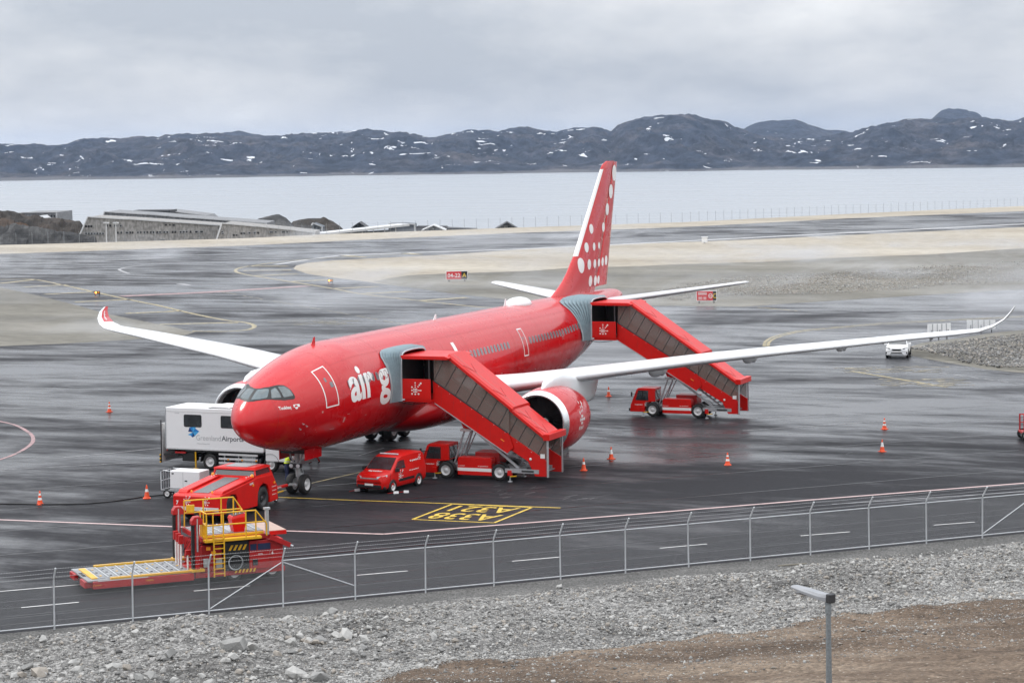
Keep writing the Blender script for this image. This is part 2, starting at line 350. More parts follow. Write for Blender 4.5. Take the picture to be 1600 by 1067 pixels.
G_SAND = ground_mat('pale_sandy_gravel', (.27,.235,.185), (.34,.305,.25), (.41,.375,.315), scale=.05, fine=1.6, stretch=(.9,.22,1), bump=.35)
G_GREY = ground_mat('grey_brown_gravel', (.105,.10,.086), (.155,.147,.125), (.225,.213,.185), scale=.06, fine=1.8, stretch=(.9,.22,1), bump=.35)
G_VERGE = ground_mat('grey_crushed_gravel', (.105,.102,.098), (.165,.161,.155), (.24,.236,.228), scale=.20, fine=11, bump=1.0, cells=[(5.5,.55,1.7),(14,.6,1.55)])
G_DARKV = ground_mat('dark_fine_gravel', (.085,.085,.082), (.115,.113,.109), (.15,.147,.141), scale=.4, fine=14, bump=.7, cells=[(16,.55,1.5)])
G_DIRT = ground_mat('brown_earth', (.070,.050,.036), (.150,.110,.080), (.255,.20,.15), scale=.26, fine=6, bump=1.0, stretch=(1,.35,1), bdist=.12, speck=(4.0, .17, (.40,.36,.31)), cells=[(9,.7,1.35)])
G_ROCK = ground_mat('dark_tundra_rock', (.018,.018,.018), (.045,.038,.033), (.10,.062,.040), scale=.05, fine=.5, bump=.8, bdist=.6)
ASPH = wet_asphalt('wet_asphalt')
ASPH2 = wet_asphalt('damp_asphalt', amount=.15)

def sheet(name, pts, m, z, kind='structure', parent=None):
    me = bpy.data.meshes.new(name); bm = bmesh.new()
    f = bm.faces.new([bm.verts.new((p[0], p[1], z)) for p in pts]); bmesh.ops.triangulate(bm, faces=[f])
    bmesh.ops.recalc_face_normals(bm, faces=bm.faces)
    if sum(q.normal.z for q in bm.faces) < 0: bmesh.ops.reverse_faces(bm, faces=bm.faces)
    bm.to_mesh(me); bm.free(); me.materials.append(m)
    o = bpy.data.objects.new(name, me); COL.objects.link(o)
    if parent: o.parent = parent
    if kind: o['kind'] = kind
    return o
def P(*px): return [gp(*q) for q in px]

# fence frame: s along the fence, d towards the camera
F0 = Vector((-26.4, -6.9, 0)); FU = Vector((.7165, -.6976, 0)); FD = Vector((-.6976, -.7165, 0))
def sd(s, d, z=0): q = F0+FU*s+FD*d; q.z = z; return q

edge_px = [(-420,400),(0,383),(100,380.5),(380,372.5),(490,367),(800,356),(1066,347.5),(1333,334),(1600,322),(2000,303)]
EDGE = P(*edge_px)
# plateau with a bank falling away to the fjord behind its far edge
g = MB(); near = [Vector((-420, 330, 0)), Vector((-420, -420, 0)), Vector((700, -420, 0))]
top = EDGE+near[::-1]
bm = bmesh.new(); f = bm.faces.new([bm.verts.new(p) for p in top]); bmesh.ops.triangulate(bm, faces=[f]); bmesh.ops.recalc_face_normals(bm, faces=bm.faces)
if sum(q.normal.z for q in bm.faces) < 0: bmesh.ops.reverse_faces(bm, faces=bm.faces)
E2 = [Vector((p.x+120*.93, p.y+120*.37, -61)) for p in EDGE]
for i in range(len(EDGE)-1):
    bm.faces.new([bm.verts.new(q) for q in (EDGE[i], EDGE[i+1], E2[i+1], E2[i])])
me = bpy.data.meshes.new('airfield_ground'); bm.to_mesh(me); bm.free(); me.materials.append(G_SAND)
tag(bpy.data.objects.new('airfield_ground', me), kind='structure'); COL.objects.link(bpy.data.objects['airfield_ground'])

# asphalt: apron, taxiways and runway are one sheet of tarmac
rw_far = P((-420,412),(0,397),(380,384),(564,375),(800,364.5),(1066,355),(1333,341),(1600,330),(2000,311))
sheet('apron', rw_far+[Vector((520,-380,0)), sd(330,-.12), sd(-260,-.12)], ASPH, .004)
infield = P((458,420),(463,415),(480,411),(520,407),(600,403),(700,398),(800,391),(900,385),(1000,381),(1100,377.5),(1250,371),(1400,364),(1600,355),(2000,334),
            (2000,430),(1600,452),(1450,461),(1350,467),(1237,474),(1162,479.5),(1060,478),(980,478),(900,476),(850,474),(790,468),(700,458),(640,449),(570,440),(520,434),(480,428))
sheet('infield', infield, G_SAND, .008)
inf_g = P((580,440),(640,430),(720,427),(820,424),(900,418),(1000,416),(1060,413),(1200,409),(1330,402),(1450,398),(1600,388),(2000,366),
          (2000,430),(1600,452),(1450,461),(1350,467),(1237,474),(1162,479.5),(1060,478),(980,478),(900,476),(850,474),(790,468),(700,458),(640,449))
sheet('infield_gravel', inf_g, G_GREY, .012)
sheet('infield_patch', P((-420,425),(-200,434),(0,449),(60,462),(120,477),(165,490),(215,500),(270,511),(305,519),(288,524),(200,531),(100,537),(0,541),(-200,548),(-420,556)), G_GREY, .008)
rub_px = [(1405,550),(1412,545),(1440,536),(1500,528),(1560,519),(1640,512),(2000,492),(2000,618),(1640,587),(1540,577),(1470,565),(1424,556)]
sheet('rubble_ground', P(*rub_px), G_GREY, .008)
# service road along the fence: slightly drier tarmac
sheet('service_road', [sd(-260,-6.6), sd(330,-6.6), sd(330,-.16), sd(-260,-.16)], ASPH2, .008)

# ---- painted markings
def ribbon(mb, pts, w, z=.016, mi=0):
    pts = [Vector((p[0], p[1], z)) for p in pts]; L_ = []
    for i, p in enumerate(pts):
        d = (pts[min(i+1, len(pts)-1)]-pts[max(i-1, 0)]); n = Vector((-d.y, d.x, 0)).normalized()*w/2; L_.append((p+n, p-n))
    for i in range(len(L_)-1): mb.add([L_[i][0], L_[i][1], L_[i+1][1], L_[i+1][0]], [(0,1,2,3)], mi)
def smooth(pts, n=6):
    out = []
    for i in range(len(pts)-1):
        p0, p1, p2, p3 = [pts[min(max(j, 0), len(pts)-1)] for j in (i-1, i, i+1, i+2)]
        for k in range(n):
            t = k/n; out.append(.5*((2*p1)+(p2-p0)*t+(2*p0-5*p1+4*p2-p3)*t*t+(3*p1-p0-3*p2+p3)*t**3))
    return out+[pts[-1]]
def paint(name, col, wear=.45, rough=.45):
    m = mat(name, col, rough, var=.12, scale=1.1); nt = m.node_tree; b = nt.nodes['Principled BSDF']
    src = b.inputs['Base Color'].links[0].from_socket; tc = nt.nodes.new('ShaderNodeTexCoord'); n = nt.nodes.new('ShaderNodeTexNoise')
    n.inputs['Scale'].default_value = 1.6; n.inputs['Detail'].default_value = 9; n.inputs['Roughness'].default_value = .75; nt.links.new(tc.outputs['Object'], n.inputs['Vector'])
    r = nt.nodes.new('ShaderNodeMapRange'); r.inputs[1].default_value = .62-.2*wear; r.inputs[2].default_value = .78-.2*wear; r.inputs[4].default_value = .85; nt.links.new(n.outputs[0], r.inputs[0])
    mx = nt.nodes.new('ShaderNodeMix'); mx.data_type = 'RGBA'; mx.inputs[7].default_value = (.05,.05,.052,1); nt.links.new(r.outputs[0], mx.inputs[0]); nt.links.new(src, mx.inputs[6]); nt.links.new(mx.outputs[2], b.inputs['Base Color'])
    return m
PY = paint('yellow_road_paint', (.62,.43,.06)); PYF = paint('faded_yellow_paint', (.40,.32,.14), .9); PW = paint('white_road_paint', (.66,.66,.65), .3)
PP = paint('faded_pink_line_paint', (.50,.36,.35), .25); PWF = paint('worn_white_paint', (.34,.34,.35), .8); PPF = paint('worn_pink_paint', (.36,.20,.20), .8); PWF2 = paint('weathered_white_paint', (.50,.50,.50), .6); PST = paint('old_paint_residue', (.36,.30,.17), 1.3)
mk = MB()
ribbon(mk, P((425,776.5),(560,782),(620,784),(720,787.5),(876,793.6)), .16)
box_c = P((644.5,811.6),(772,817),(831,793),(706.6,787.8))
for i in range(4): ribbon(mk, [box_c[i], box_c[(i+1)%4]], .15, .019)
o_, ex, ey = box_c[1], box_c[0]-box_c[1], box_c[2]-box_c[1]
def onbox(u0, v0):
    def fn(u, v): q = o_+ex*(u0+u)+ey*(v0-v); q.z = .020; return q
    return fn
put_text(mk, 'A338', onbox(.10, .47), width=.80, height=.37, bold=.012)
put_text(mk, 'A321', onbox(.10, .93), width=.78, height=.35, bold=.012)
mk.build('yellow_stand_marking', PY)['kind'] = 'structure'
mk = MB()
Y = lambda w, *p: ribbon(mk, smooth(P(*p)) if len(p) > 2 else P(*p), w)
Y(.5, (-160,440),(0,437),(50,436.5),(100,446),(150,457),(200,468),(250,478),(300,490),(350,500),(380,503.5),(394,507),(397,511),(386,515.5),(350,518),(300,517.5))
for a in [((0,443),(55,437)),((37,448.5),(105,445)),((70,460),(150,456)),((117,472),(206,468)),((195,490),(283,486)),((250,507),(372,504))]: Y(1.15, *a)
Y(.55, (640,397),(560,401),(500,404),(440,409),(400,414.5),(374,419),(368,423.5),(375,427),(398,431.5),(455,440.5),(520,451),(565,459.5),(655,470),(740,479),(800,484))
for a in [((385,416),(450,416)),((380,423),(455,422)),((396,431),(465,428)),((455,440),(522,437)),((520,451),(590,448)),((565,459),(640,455.5)),((655,470),(730,465)),((533,399),(570,402)),((630,395.5),(655,398))]: Y(1.5, *a)
Y(.3, (1194,541),(1197,533),(1213,525),(1250,517),(1310,511),(1400,504),(1600,494),(1800,482))
Y(.3, (1200,541),(1203,533.5),(1219,526),(1254,518),(1312,512.2),(1400,505.3),(1600,495.3),(1800,483.3))
Y(.35, (1184,480.5),(1246,486)); Y(.17, (478,757.5),(497,752.5),(562,738)); Y(.16, (425,771),(470,760.5)); Y(.3, (1330,580),(1480,605))
mk.build('taxiway_marking', PYF)['kind'] = 'structure'
mk = MB()
ribbon(mk, P((-200,800),(0,812),(150,818),(300,824),(450,829.5),(600,834.5)), .26); ribbon(mk, P((600,834.5),(700,826.5),(850,815),(1000,803),(1300,778.5),(1600,755),(1800,739)), .26, .019)
mk.build('pink_boundary_line', PP)['kind'] = 'structure'
mk = MB()
ribbon(mk, smooth(P((-20,655),(20,663),(44,675),(52,686),(45,697),(20,711),(-20,724))), .25)
ribbon(mk, P((190,463),(320,457),(400,452),(480,447)), 2.2)
mk.build('worn_pink_marking', PPF)['kind'] = 'structure'
mk = MB()
for a in [((33,949.5),(123,941)),((303,923.5),(391,915.3)),((558,898.8),(637,892)),((800,877),(876,870.3)),((1031,856.6),(1105,850)),((1251,837.2),(1328,831)),((1459,820.6),(1523,815.8)),((1690,802),(1760,796)),((-200,970),(-110,962))]:
    ribbon(mk, P(*a), .11, .019)
ribbon(mk, P((-160,937),(0,924),(140,912)), .11)
mk.build('white_dashed_line', PW)['kind'] = 'structure'
mk = MB()
for a in [((100,715),(255,700)),((50,411.5),(270,403)),((280,443.5),(297,446)),((870,717.5),(960,719)),((1000,580),(850,608)),((1110,588),(1010,600)),((-100,740),(225,722)),((1158,655),(1320,645)),((1160,673),(1385,658)),((600,700),(560,712)),((1430,566),(1600,586)),((1300,788),(1600,768))]:
    ribbon(mk, P(*a), .12 if a[0][1] > 560 else 1.1)
ribbon(mk, smooth(P((226,414.5),(203,417),(187,420.5),(190,423.5),(202,428))), .55)
for i in range(6): ribbon(mk, P((1466+24*i, 582.5+3.2*i),(1480+24*i, 584.5+3.2*i)), .2)
mk.build('faint_white_marking', PWF)['kind'] = 'structure'
mk = MB()
ribbon(mk, P((430,413.8),(480,406),(533,398.9)), .9); ribbon(mk, P((533,398.7),(800,390),(1066,377.2),(1333,363.5),(1600,350.3),(2000,330)), 2.4)
mk.build('runway_edge_line', PWF2)['kind'] = 'structure'
JNT = mat('joint_sealant', (.016,.016,.018), .16, var=.3, scale=.8)
mk = MB()
for d in (-1.75,-3.3,-4.9): ribbon(mk, [sd(s, d) for s in range(-60, 121, 6)], .035, .018)
for i, d in enumerate((-10.5,-17,-23.5,-30,-36.5,-43,-49.5,-56,-62.5,-69,-75.5,-82,-88.5)): ribbon(mk, [sd(s, d) for s in range(-100, 141, 8)], .07, .013)
mk.build('paving_joints', JNT)['kind'] = 'structure'
mk = MB(); zz = .0140
for k in range(34):
    t = k/34; x = 345+300*t; y = 456+53*t
    if k % 5 != 3: ribbon(mk, P((x, y),(x+300/34*RNG.uniform(.4,.95), y+53/34*.8)), .38, .0138)
for x0, x1, y0, y1, n in ((1320,1472,573,582,34),(1372,1500,592,604,34),(432,548,499,508,26)):
    for k in range(n):
        x, y = RNG.uniform(x0, x1), RNG.uniform(y0, y1); l = RNG.uniform(5, 26); zz += .00003; ribbon(mk, P((x-l, y+RNG.uniform(0,.6)),(x+l, y-RNG.uniform(.2,1.2))), RNG.uniform(.12, .5), zz)
mk.build('old_paint_stain', PST)['kind'] = 'structure'
mk = MB(); zz = .0142
for x0, x1, y0, y1, n in ((770,850,757,778,12),(880,960,774,786,7),(1300,1560,700,735,6)):
    for k in range(n):
        x, y = RNG.uniform(x0, x1), RNG.uniform(y0, y1); l = RNG.uniform(3, 16); zz += .00003; ribbon(mk, P((x-l, y+RNG.uniform(0,2)),(x+l, y-RNG.uniform(.2,3))), RNG.uniform(.03, .11), zz)
mk.build('scuff_marks', paint('rubbed_scuffs', (.13,.125,.13), 1.0))['kind'] = 'structure'

# ---- fjord
def sea_mat():
    m = bpy.data.materials.new('fjord_water'); m.use_nodes = True; nt = m.node_tree; b = nt.nodes['Principled BSDF']; lk = nt.links.new
    b.inputs['Base Color'].default_value = (.265,.285,.305,1); b.inputs['Roughness'].default_value = .30; b.inputs['IOR'].default_value = 1.5
    tc = nt.nodes.new('ShaderNodeTexCoord'); mp = nt.nodes.new('ShaderNodeMapping'); lk(tc.outputs['Object'], mp.inputs[0]); mp.inputs['Rotation'].default_value = (0,0,R(-22)); mp.inputs['Scale'].default_value = (.011,.0016,1)
    n = nt.nodes.new('ShaderNodeTexNoise'); n.inputs['Scale'].default_value = 1; n.inputs['Detail'].default_value = 9; n.inputs['Roughness'].default_value = .6; lk(mp.outputs[0], n.inputs['Vector'])
    r = nt.nodes.new('ShaderNodeMapRange'); r.inputs[1].default_value = .3; r.inputs[2].default_value = .7; r.inputs[3].default_value = .22; r.inputs[4].default_value = .42; lk(n.outputs[0], r.inputs[0]); lk(r.outputs[0], b.inputs['Roughness'])
    w = nt.nodes.new('ShaderNodeTexNoise'); w.inputs['Scale'].default_value = .06; w.inputs['Detail'].default_value = 6; lk(tc.outputs['Object'], w.inputs['Vector'])
    bp = nt.nodes.new('ShaderNodeBump'); bp.inputs['Strength'].default_value = .2; bp.inputs['Distance'].default_value = .5; lk(w.outputs[0], bp.inputs['Height']); lk(bp.outputs[0], b.inputs['Normal'])
    return m
SEA = -60
o = MB().add([(100,-9000,SEA),(26000,-9000,SEA),(26000,22000,SEA),(100,22000,SEA)], [(0,1,2,3)]).build('sea', sea_mat()); o['kind'] = 'structure'

# ---- mountains across the fjord
def mountain_mat(name, c1, c2, c3, snow=.652):
    m = bpy.data.materials.new(name); m.use_nodes = True; nt = m.node_tree; b = nt.nodes['Principled BSDF']; lk = nt.links.new
    tc = nt.nodes.new('ShaderNodeTexCoord')
    a = nt.nodes.new('ShaderNodeTexNoise'); a.inputs['Scale'].default_value = .0032; a.inputs['Detail'].default_value = 12; a.inputs['Roughness'].default_value = .68; lk(tc.outputs['Object'], a.inputs['Vector'])
    rp = nt.nodes.new('ShaderNodeValToRGB'); lk(a.outputs[0], rp.inputs[0]); rp.color_ramp.elements[0].position = .36; rp.color_ramp.elements[1].position = .66
    rp.color_ramp.elements[0].color = (*c1,1); rp.color_ramp.elements[1].color = (*c3,1); e = rp.color_ramp.elements.new(.5); e.color = (*c2,1)
    a2 = nt.nodes.new('ShaderNodeTexNoise'); a2.inputs['Scale'].default_value = .017; a2.inputs['Detail'].default_value = 10; a2.inputs['Roughness'].default_value = .75; lk(tc.outputs['Object'], a2.inputs['Vector'])
    g2 = nt.nodes.new('ShaderNodeMapRange'); g2.inputs[1].default_value = .40; g2.inputs[2].default_value = .62; g2.inputs[3].default_value = .35; g2.inputs[4].default_value = 1.8; lk(a2.outputs[0], g2.inputs[0])
    sv = nt.nodes.new('ShaderNodeVectorMath'); sv.operation = 'SCALE'; lk(rp.outputs[0], sv.inputs[0]); lk(g2.outputs[0], sv.inputs['Scale'])
    # snow drifts left in hollows: long thin scraps
    mp = nt.nodes.new('ShaderNodeMapping'); lk(tc.outputs['Object'], mp.inputs[0]); mp.inputs['Rotation'].default_value = (0,0,R(-22)); mp.inputs['Scale'].default_value = (.0058,.0085,.034)
    s = nt.nodes.new('ShaderNodeTexNoise'); s.inputs['Scale'].default_value = 1.0; s.inputs['Detail'].default_value = 5; s.inputs['Roughness'].default_value = .55; s.inputs['Distortion'].default_value = 1.2; lk(mp.outputs[0], s.inputs['Vector'])
    r = nt.nodes.new('ShaderNodeMapRange'); r.inputs[1].default_value = snow; r.inputs[2].default_value = snow+.010; lk(s.outputs[0], r.inputs[0])
    mx = nt.nodes.new('ShaderNodeMix'); mx.data_type = 'RGBA'; mx.inputs[7].default_value = (.82,.84,.88,1); lk(r.outputs[0], mx.inputs[0]); lk(sv.outputs[0], mx.inputs[6])
    # bare pale rock in the wash zone above the water
    sp = nt.nodes.new('ShaderNodeSeparateXYZ'); lk(tc.outputs['Object'], sp.inputs[0])
    ad = nt.nodes.new('ShaderNodeMath'); ad.operation = 'MULTIPLY_ADD'; ad.inputs[1].default_value = -26; lk(a.outputs[0], ad.inputs[0]); lk(sp.outputs[2], ad.inputs[2])
    r2 = nt.nodes.new('ShaderNodeMapRange'); r2.inputs[1].default_value = SEA-1; r2.inputs[2].default_value = SEA-7; r2.inputs[4].default_value = .8; lk(ad.outputs[0], r2.inputs[0])
    m2 = nt.nodes.new('ShaderNodeMix'); m2.data_type = 'RGBA'; m2.inputs[7].default_value = (.17,.165,.165,1); lk(r2.outputs[0], m2.inputs[0]); lk(mx.outputs[2], m2.inputs[6])
    lk(m2.outputs[2], b.inputs['Base Color']); b.inputs['Roughness'].default_value = .95; b.inputs['Specular IOR Level'].default_value = .1
    bn = nt.nodes.new('ShaderNodeTexNoise'); bn.inputs['Scale'].default_value = .012; bn.inputs['Detail'].default_value = 8; bn.inputs['Roughness'].default_value = .7; lk(tc.outputs['Object'], bn.inputs['Vector'])
    bp = nt.nodes.new('ShaderNodeBump'); bp.inputs['Strength'].default_value = 1.0; bp.inputs['Distance'].default_value = 40; lk(bn.outputs[0], bp.inputs['Height']); lk(bp.outputs[0], b.inputs['Normal'])
    return m
def hy(px): return 236.3-.01354*(px-800)
def plan_dir(px):
    d = _r*((px-800)/FPX)+_f; d.z = 0; return d.normalized()
def range_of_hills(name, skyline, r0, depth, m, amp, seed, step=2.0, rows=110, px0=-420, px1=2020, rough=1.0):
    xs = [p[0] for p in skyline]; ys = [p[1] for p in skyline]; cols = int((px1-px0)/step)+1; vs = []
    for i in range(cols):
        px = px0+i*step; y = np.interp(px, xs, ys); d = plan_dir(px)
        cw = noise.noise(Vector((px*.006, seed, 0)))
        rr0 = r0*(1+.018*cw)+noise.fractal(Vector((px*.02, seed+3, 0)), 1, 2, 4)*90
        rr = rr0+depth*(.62+.16*cw); Hr = (hy(px)-y)/FPX*rr+CAM[2]
        for j in range(rows):
            t = j/(rows-1); r = rr0+depth*t**1.25; q = (r-rr0)/(rr-rr0)
            x, yy = CAM[0]+d.x*r, CAM[1]+d.y*r
            base = (Hr-SEA)*(min(q, 1)**.72) if q <= 1 else (Hr-SEA)*max(0, 1-(q-1)*2.2)
            nz = noise.ridged_multi_fractal(Vector((x*.0021+seed, yy*.0021, 0)), .75, 2.1, 9, .9, 2)-1.0
            n2 = noise.fractal(Vector((x*.006+seed, yy*.006, 2)), .75, 2.1, 7)
            env = min(1, q*3)*(abs(1-q)**.6 if q <= 1 else min(.25, (q-1)*.4))
            z = SEA-2.5+base+(nz*amp*.8+n2*amp*.30)*env*min(1, .25+base/60)+n2*9.0*rough*min(1, q*3)
            vs.append((x, yy, z))
    fs = [(i*rows+j, i*rows+j+1, (i+1)*rows+j+1, (i+1)*rows+j) for i in range(cols-1) for j in range(rows-1)]
    me = bpy.data.meshes.new(name); me.from_pydata(vs, [], fs); me.materials.append(m)
    me.polygons.foreach_set('use_smooth', [True]*len(fs)); me.update()
    o = bpy.data.objects.new(name, me); COL.objects.link(o); o['kind'] = 'structure'; return o
SKY1 = [(-1900,262),(-1500,240),(-1100,248),(-800,226),(-600,236),(-420,232),(-200,222),(-60,228),(0,226),(40,225),(75,227),(105,225),(135,216),(160,215),(190,215),(235,212),(250,214),(260,209),(300,208.5),(345,210),(365,213),(400,213),(440,211),(460,209),(500,209),(550,205.5),(575,202),(610,207),(650,208),(672,215),(700,209),(735,203.5),(770,203),(790,204),(825,198),(850,203),(872,205),(895,199),(930,196),(948,202),(956,206),(968,196),(1000,184),(1045,177),(1080,177),(1110,184),(1140,193),(1160,202),(1185,212),(1230,218),(1280,216),(1320,209),(1335,207),(1345,202),(1380,194),(1420,187),(1458,186),(1500,185),(1545,186),(1580,190),(1600,189),(1700,180),(1850,196),(2020,188),(2300,170),(2600,190),(2900,176),(3300,200)]
SKY2 = [(-420,250),(300,250),(330,214),(350,207),(375,204),(400,208.5),(440,213),(480,250),(1120,250),(1150,212),(1165,199),(1182,191),(1210,187),(1244,186.5),(1262,194),(1290,202),(1330,206),(1370,212),(1420,205),(1455,186),(1472,174),(1484,169),(1496,168),(1515,173.5),(1540,183),(1560,188),(1585,190),(1600,184),(1640,180),(1700,196),(2020,210)]
MT1 = mountain_mat('dark_hillside_rock', (.014,.022,.038), (.034,.040,.055), (.075,.068,.070))
MT2 = mountain_mat('distant_hillside_rock', (.016,.024,.040), (.030,.036,.052), (.055,.056,.066), snow=.70)
range_of_hills('mountains', SKY1, 7750, 3600, MT1, 78, 3.7, rows=130, step=2.6, px0=-1900, px1=3300)
range_of_hills('distant_mountains', SKY2, 11600, 2200, MT2, 40, 9.1, step=4, rows=40)
# ================================================================== NEAR SLOPE
def d_bound(s): return 14.8+(.028*(14-s)**2 if s < 14 else 0)+.5*math.sin(s*.33)+.25*math.sin(s*.9+1)
def hgt(s, d):
    q = sd(s, d)
    n1 = noise.fractal(Vector((q.x*.16, q.y*.16, 1)), 1, 2, 4); n2 = noise.fractal(Vector((q.x*.9, q.y*.9, 5)), .9, 2, 4)
    k = min(1, max(0, (d-1.6)/3)); left = min(1, max(0, (13-s)/9))
    mound = math.exp(-((d-6.2)/2.1)**2)*(.30+.55*left)+math.exp(-((d-10.5)/2.4)**2)*.3*left
    z = .03+max(0, d-.5)*.045+max(0, d-14)*.10+k*(mound+n1*.32+n2*.10*(1-.45*min(1, max(0, (d-15)/2))))
    return z
def slope_grid(name, s0, s1, ns, v0, v1, nd, m):
    vs, fs = [], []
    for i in range(ns):
        s = s0+(s1-s0)*i/(ns-1); a, b = v0(s), v1(s)
        for j in range(nd):
            d = a+(b-a)*(j/(nd-1)); q = sd(s, d, 0); q.z = hgt(s, d); vs.append(tuple(q))
    fs = [(i*nd+j, i*nd+j+1, (i+1)*nd+j+1, (i+1)*nd+j) for i in range(ns-1) for j in range(nd-1)]
    me = bpy.data.meshes.new(name); me.from_pydata(vs, [], fs); me.materials.append(m); me.polygons.foreach_set('use_smooth', [True]*len(fs)); me.update()
    o = bpy.data.objects.new(name, me); COL.objects.link(o); o['kind'] = 'structure'; return o
slope_grid('fence_verge', -16, 66, 260, lambda s: -.12, lambda s: 2.3+.3*math.sin(s*.7), 14, G_DARKV)
slope_grid('gravel_slope', -16, 66, 330, lambda s: 2.3+.3*math.sin(s*.7), d_bound, 80, G_VERGE)
slope_grid('earth_bank', -16, 66, 330, d_bound, lambda s: 62, 150, G_DIRT)

# ---- loose stone: numpy builder, one mesh per colour family
def rock_shapes(n, seed, pts=9):
    """broken stone: convex hulls, flat faced and angular"""
    rs = random.Random(int(seed*10)); out = []
    for i in range(n):
        bm = bmesh.new()
        for k in range(pts):
            while True:
                v = Vector((rs.uniform(-1,1), rs.uniform(-1,1), rs.uniform(-1,1)))
                if .55 < v.length < 1: break
            bm.verts.new((v.x*rs.uniform(.9,1.15), v.y*.85, v.z*.68))
        h = bmesh.ops.convex_hull(bm, input=bm.verts[:]); bmesh.ops.delete(bm, geom=list({g for g in h['geom_interior']+h['geom_unused'] if isinstance(g, bmesh.types.BMVert)}), context='VERTS')
        bmesh.ops.triangulate(bm, faces=bm.faces[:]); bmesh.ops.recalc_face_normals(bm, faces=bm.faces); bm.verts.index_update()
        out.append((np.array([v.co[:] for v in bm.verts]), np.array([[v.index for v in f.verts] for f in bm.faces]))); bm.free()
    return out
SH = rock_shapes(14, 1.0, 9)
def scatter_mesh(name, pos, size, mats, shapes=SH, kind='stuff', mi=None):
    n = len(pos); V, F, Mi = [], [], []; off = 0
    ids = RNG.integers(0, len(shapes), n); ang = RNG.uniform(0, 2*PI, n); tilt = RNG.uniform(-.5, .5, n); mats_i = RNG.integers(0, len(mats), n) if mi is None else mi
    for k in range(len(shapes)):
        sel = np.where(ids == k)[0]
        if not len(sel): continue
        v, f = shapes[k]; c, s_ = np.cos(ang[sel])[:, None], np.sin(ang[sel])[:, None]; ct, st = np.cos(tilt[sel])[:, None], np.sin(tilt[sel])[:, None]
        x, y, z = v[:, 0][None], v[:, 1][None], v[:, 2][None]
        y2, z2 = y*ct-z*st, y*st+z*ct; X = x*c-y2*s_; Y2 = x*s_+y2*c
        pts = np.stack([X, Y2, z2+0*X], -1)*size[sel][:, None, None]+pos[sel][:, None, :]
        V.append(pts.reshape(-1, 3)); F.append((f[None]+(np.arange(len(sel))*len(v))[:, None, None]+off).reshape(-1, 3)); Mi.append(np.repeat(mats_i[sel], len(f))); off += len(sel)*len(v)
    V, F, Mi = np.concatenate(V), np.concatenate(F), np.concatenate(Mi)
    me = bpy.data.meshes.new(name); me.vertices.add(len(V)); me.vertices.foreach_set('co', V.ravel()); me.loops.add(len(F)*3); me.loops.foreach_set('vertex_index', F.ravel().astype(np.int32))
    me.polygons.add(len(F)); me.polygons.foreach_set('loop_start', np.arange(0, len(F)*3, 3, dtype=np.int32)); me.polygons.foreach_set('loop_total', np.full(len(F), 3, dtype=np.int32))
    for m in mats: me.materials.append(m)
    me.polygons.foreach_set('material_index', Mi.astype(np.int32)); me.update(calc_edges=True); me.validate()
    o = bpy.data.objects.new(name, me); COL.objects.link(o); o['kind'] = kind; return o
ST = [mat('stone_pale', (.40,.395,.38), .9, var=.18, scale=1.1, spec=.2, bump=.5, bscale=7), mat('stone_grey', (.27,.268,.26), .9, var=.2, scale=1.1, spec=.2, bump=.5, bscale=7),
      mat('stone_warm', (.33,.30,.265), .9, var=.2, scale=1.1, spec=.2, bump=.5, bscale=7), mat('stone_dark', (.15,.148,.145), .9, var=.25, scale=1.1, spec=.2, bump=.5, bscale=7)]
def gravel(n, s0, s1, dfun, size0, size1, power, seed):
    ss = RNG.uniform(s0, s1, n); pos, size = [], []
    for s in ss:
        d = dfun(s)
        if d is None: continue
        r = size0*(1-RNG.random()*(1-(size0/size1)**power))**(-1/power)
        q = sd(s, d, 0); q.z = hgt(s, d)+r*.18; pos.append(q[:]); size.append(r)
    return np.array(pos), np.array(size)
def patchy(s, d, k=.55):
    q = sd(s, d); return noise.fractal(Vector((q.x*.22+9, q.y*.22, 3)), 1, 2, 3) > RNG.uniform(-1, .8)*k
def dg(s):
    d = RNG.uniform(1.9, d_bound(s)+.4)
    if d < 4.0 and RNG.random() > (d-1.7)/2.6: return None
    return d if (patchy(s, d) or RNG.random() < .35) else None
p_, z_ = gravel(105000, -14, 50, dg, .032, .19, 2.35, 1); scatter_mesh('gravel_stones', p_, z_, ST, mi=RNG.choice(4, len(p_), p=[.40,.30,.16,.14]))
# windrow of crushed white stone along the foot of the earth bank
p_, z_ = gravel(11000, -14, 50, lambda s: d_bound(s)-abs(RNG.normal(0, 1.1))+.3, .025, .13, 2.2, 2); scatter_mesh('crushed_stone_windrow', p_, z_, [ST[0], ST[0], ST[1]])
p_, z_ = gravel(21000, -2, 52, lambda s: d_bound(s)+.1+RNG.random()**1.2*12, .018, .13, 2.3, 3); scatter_mesh('earth_bank_stones', p_, z_, [ST[2], ST[0], ST[1], ST[3]])
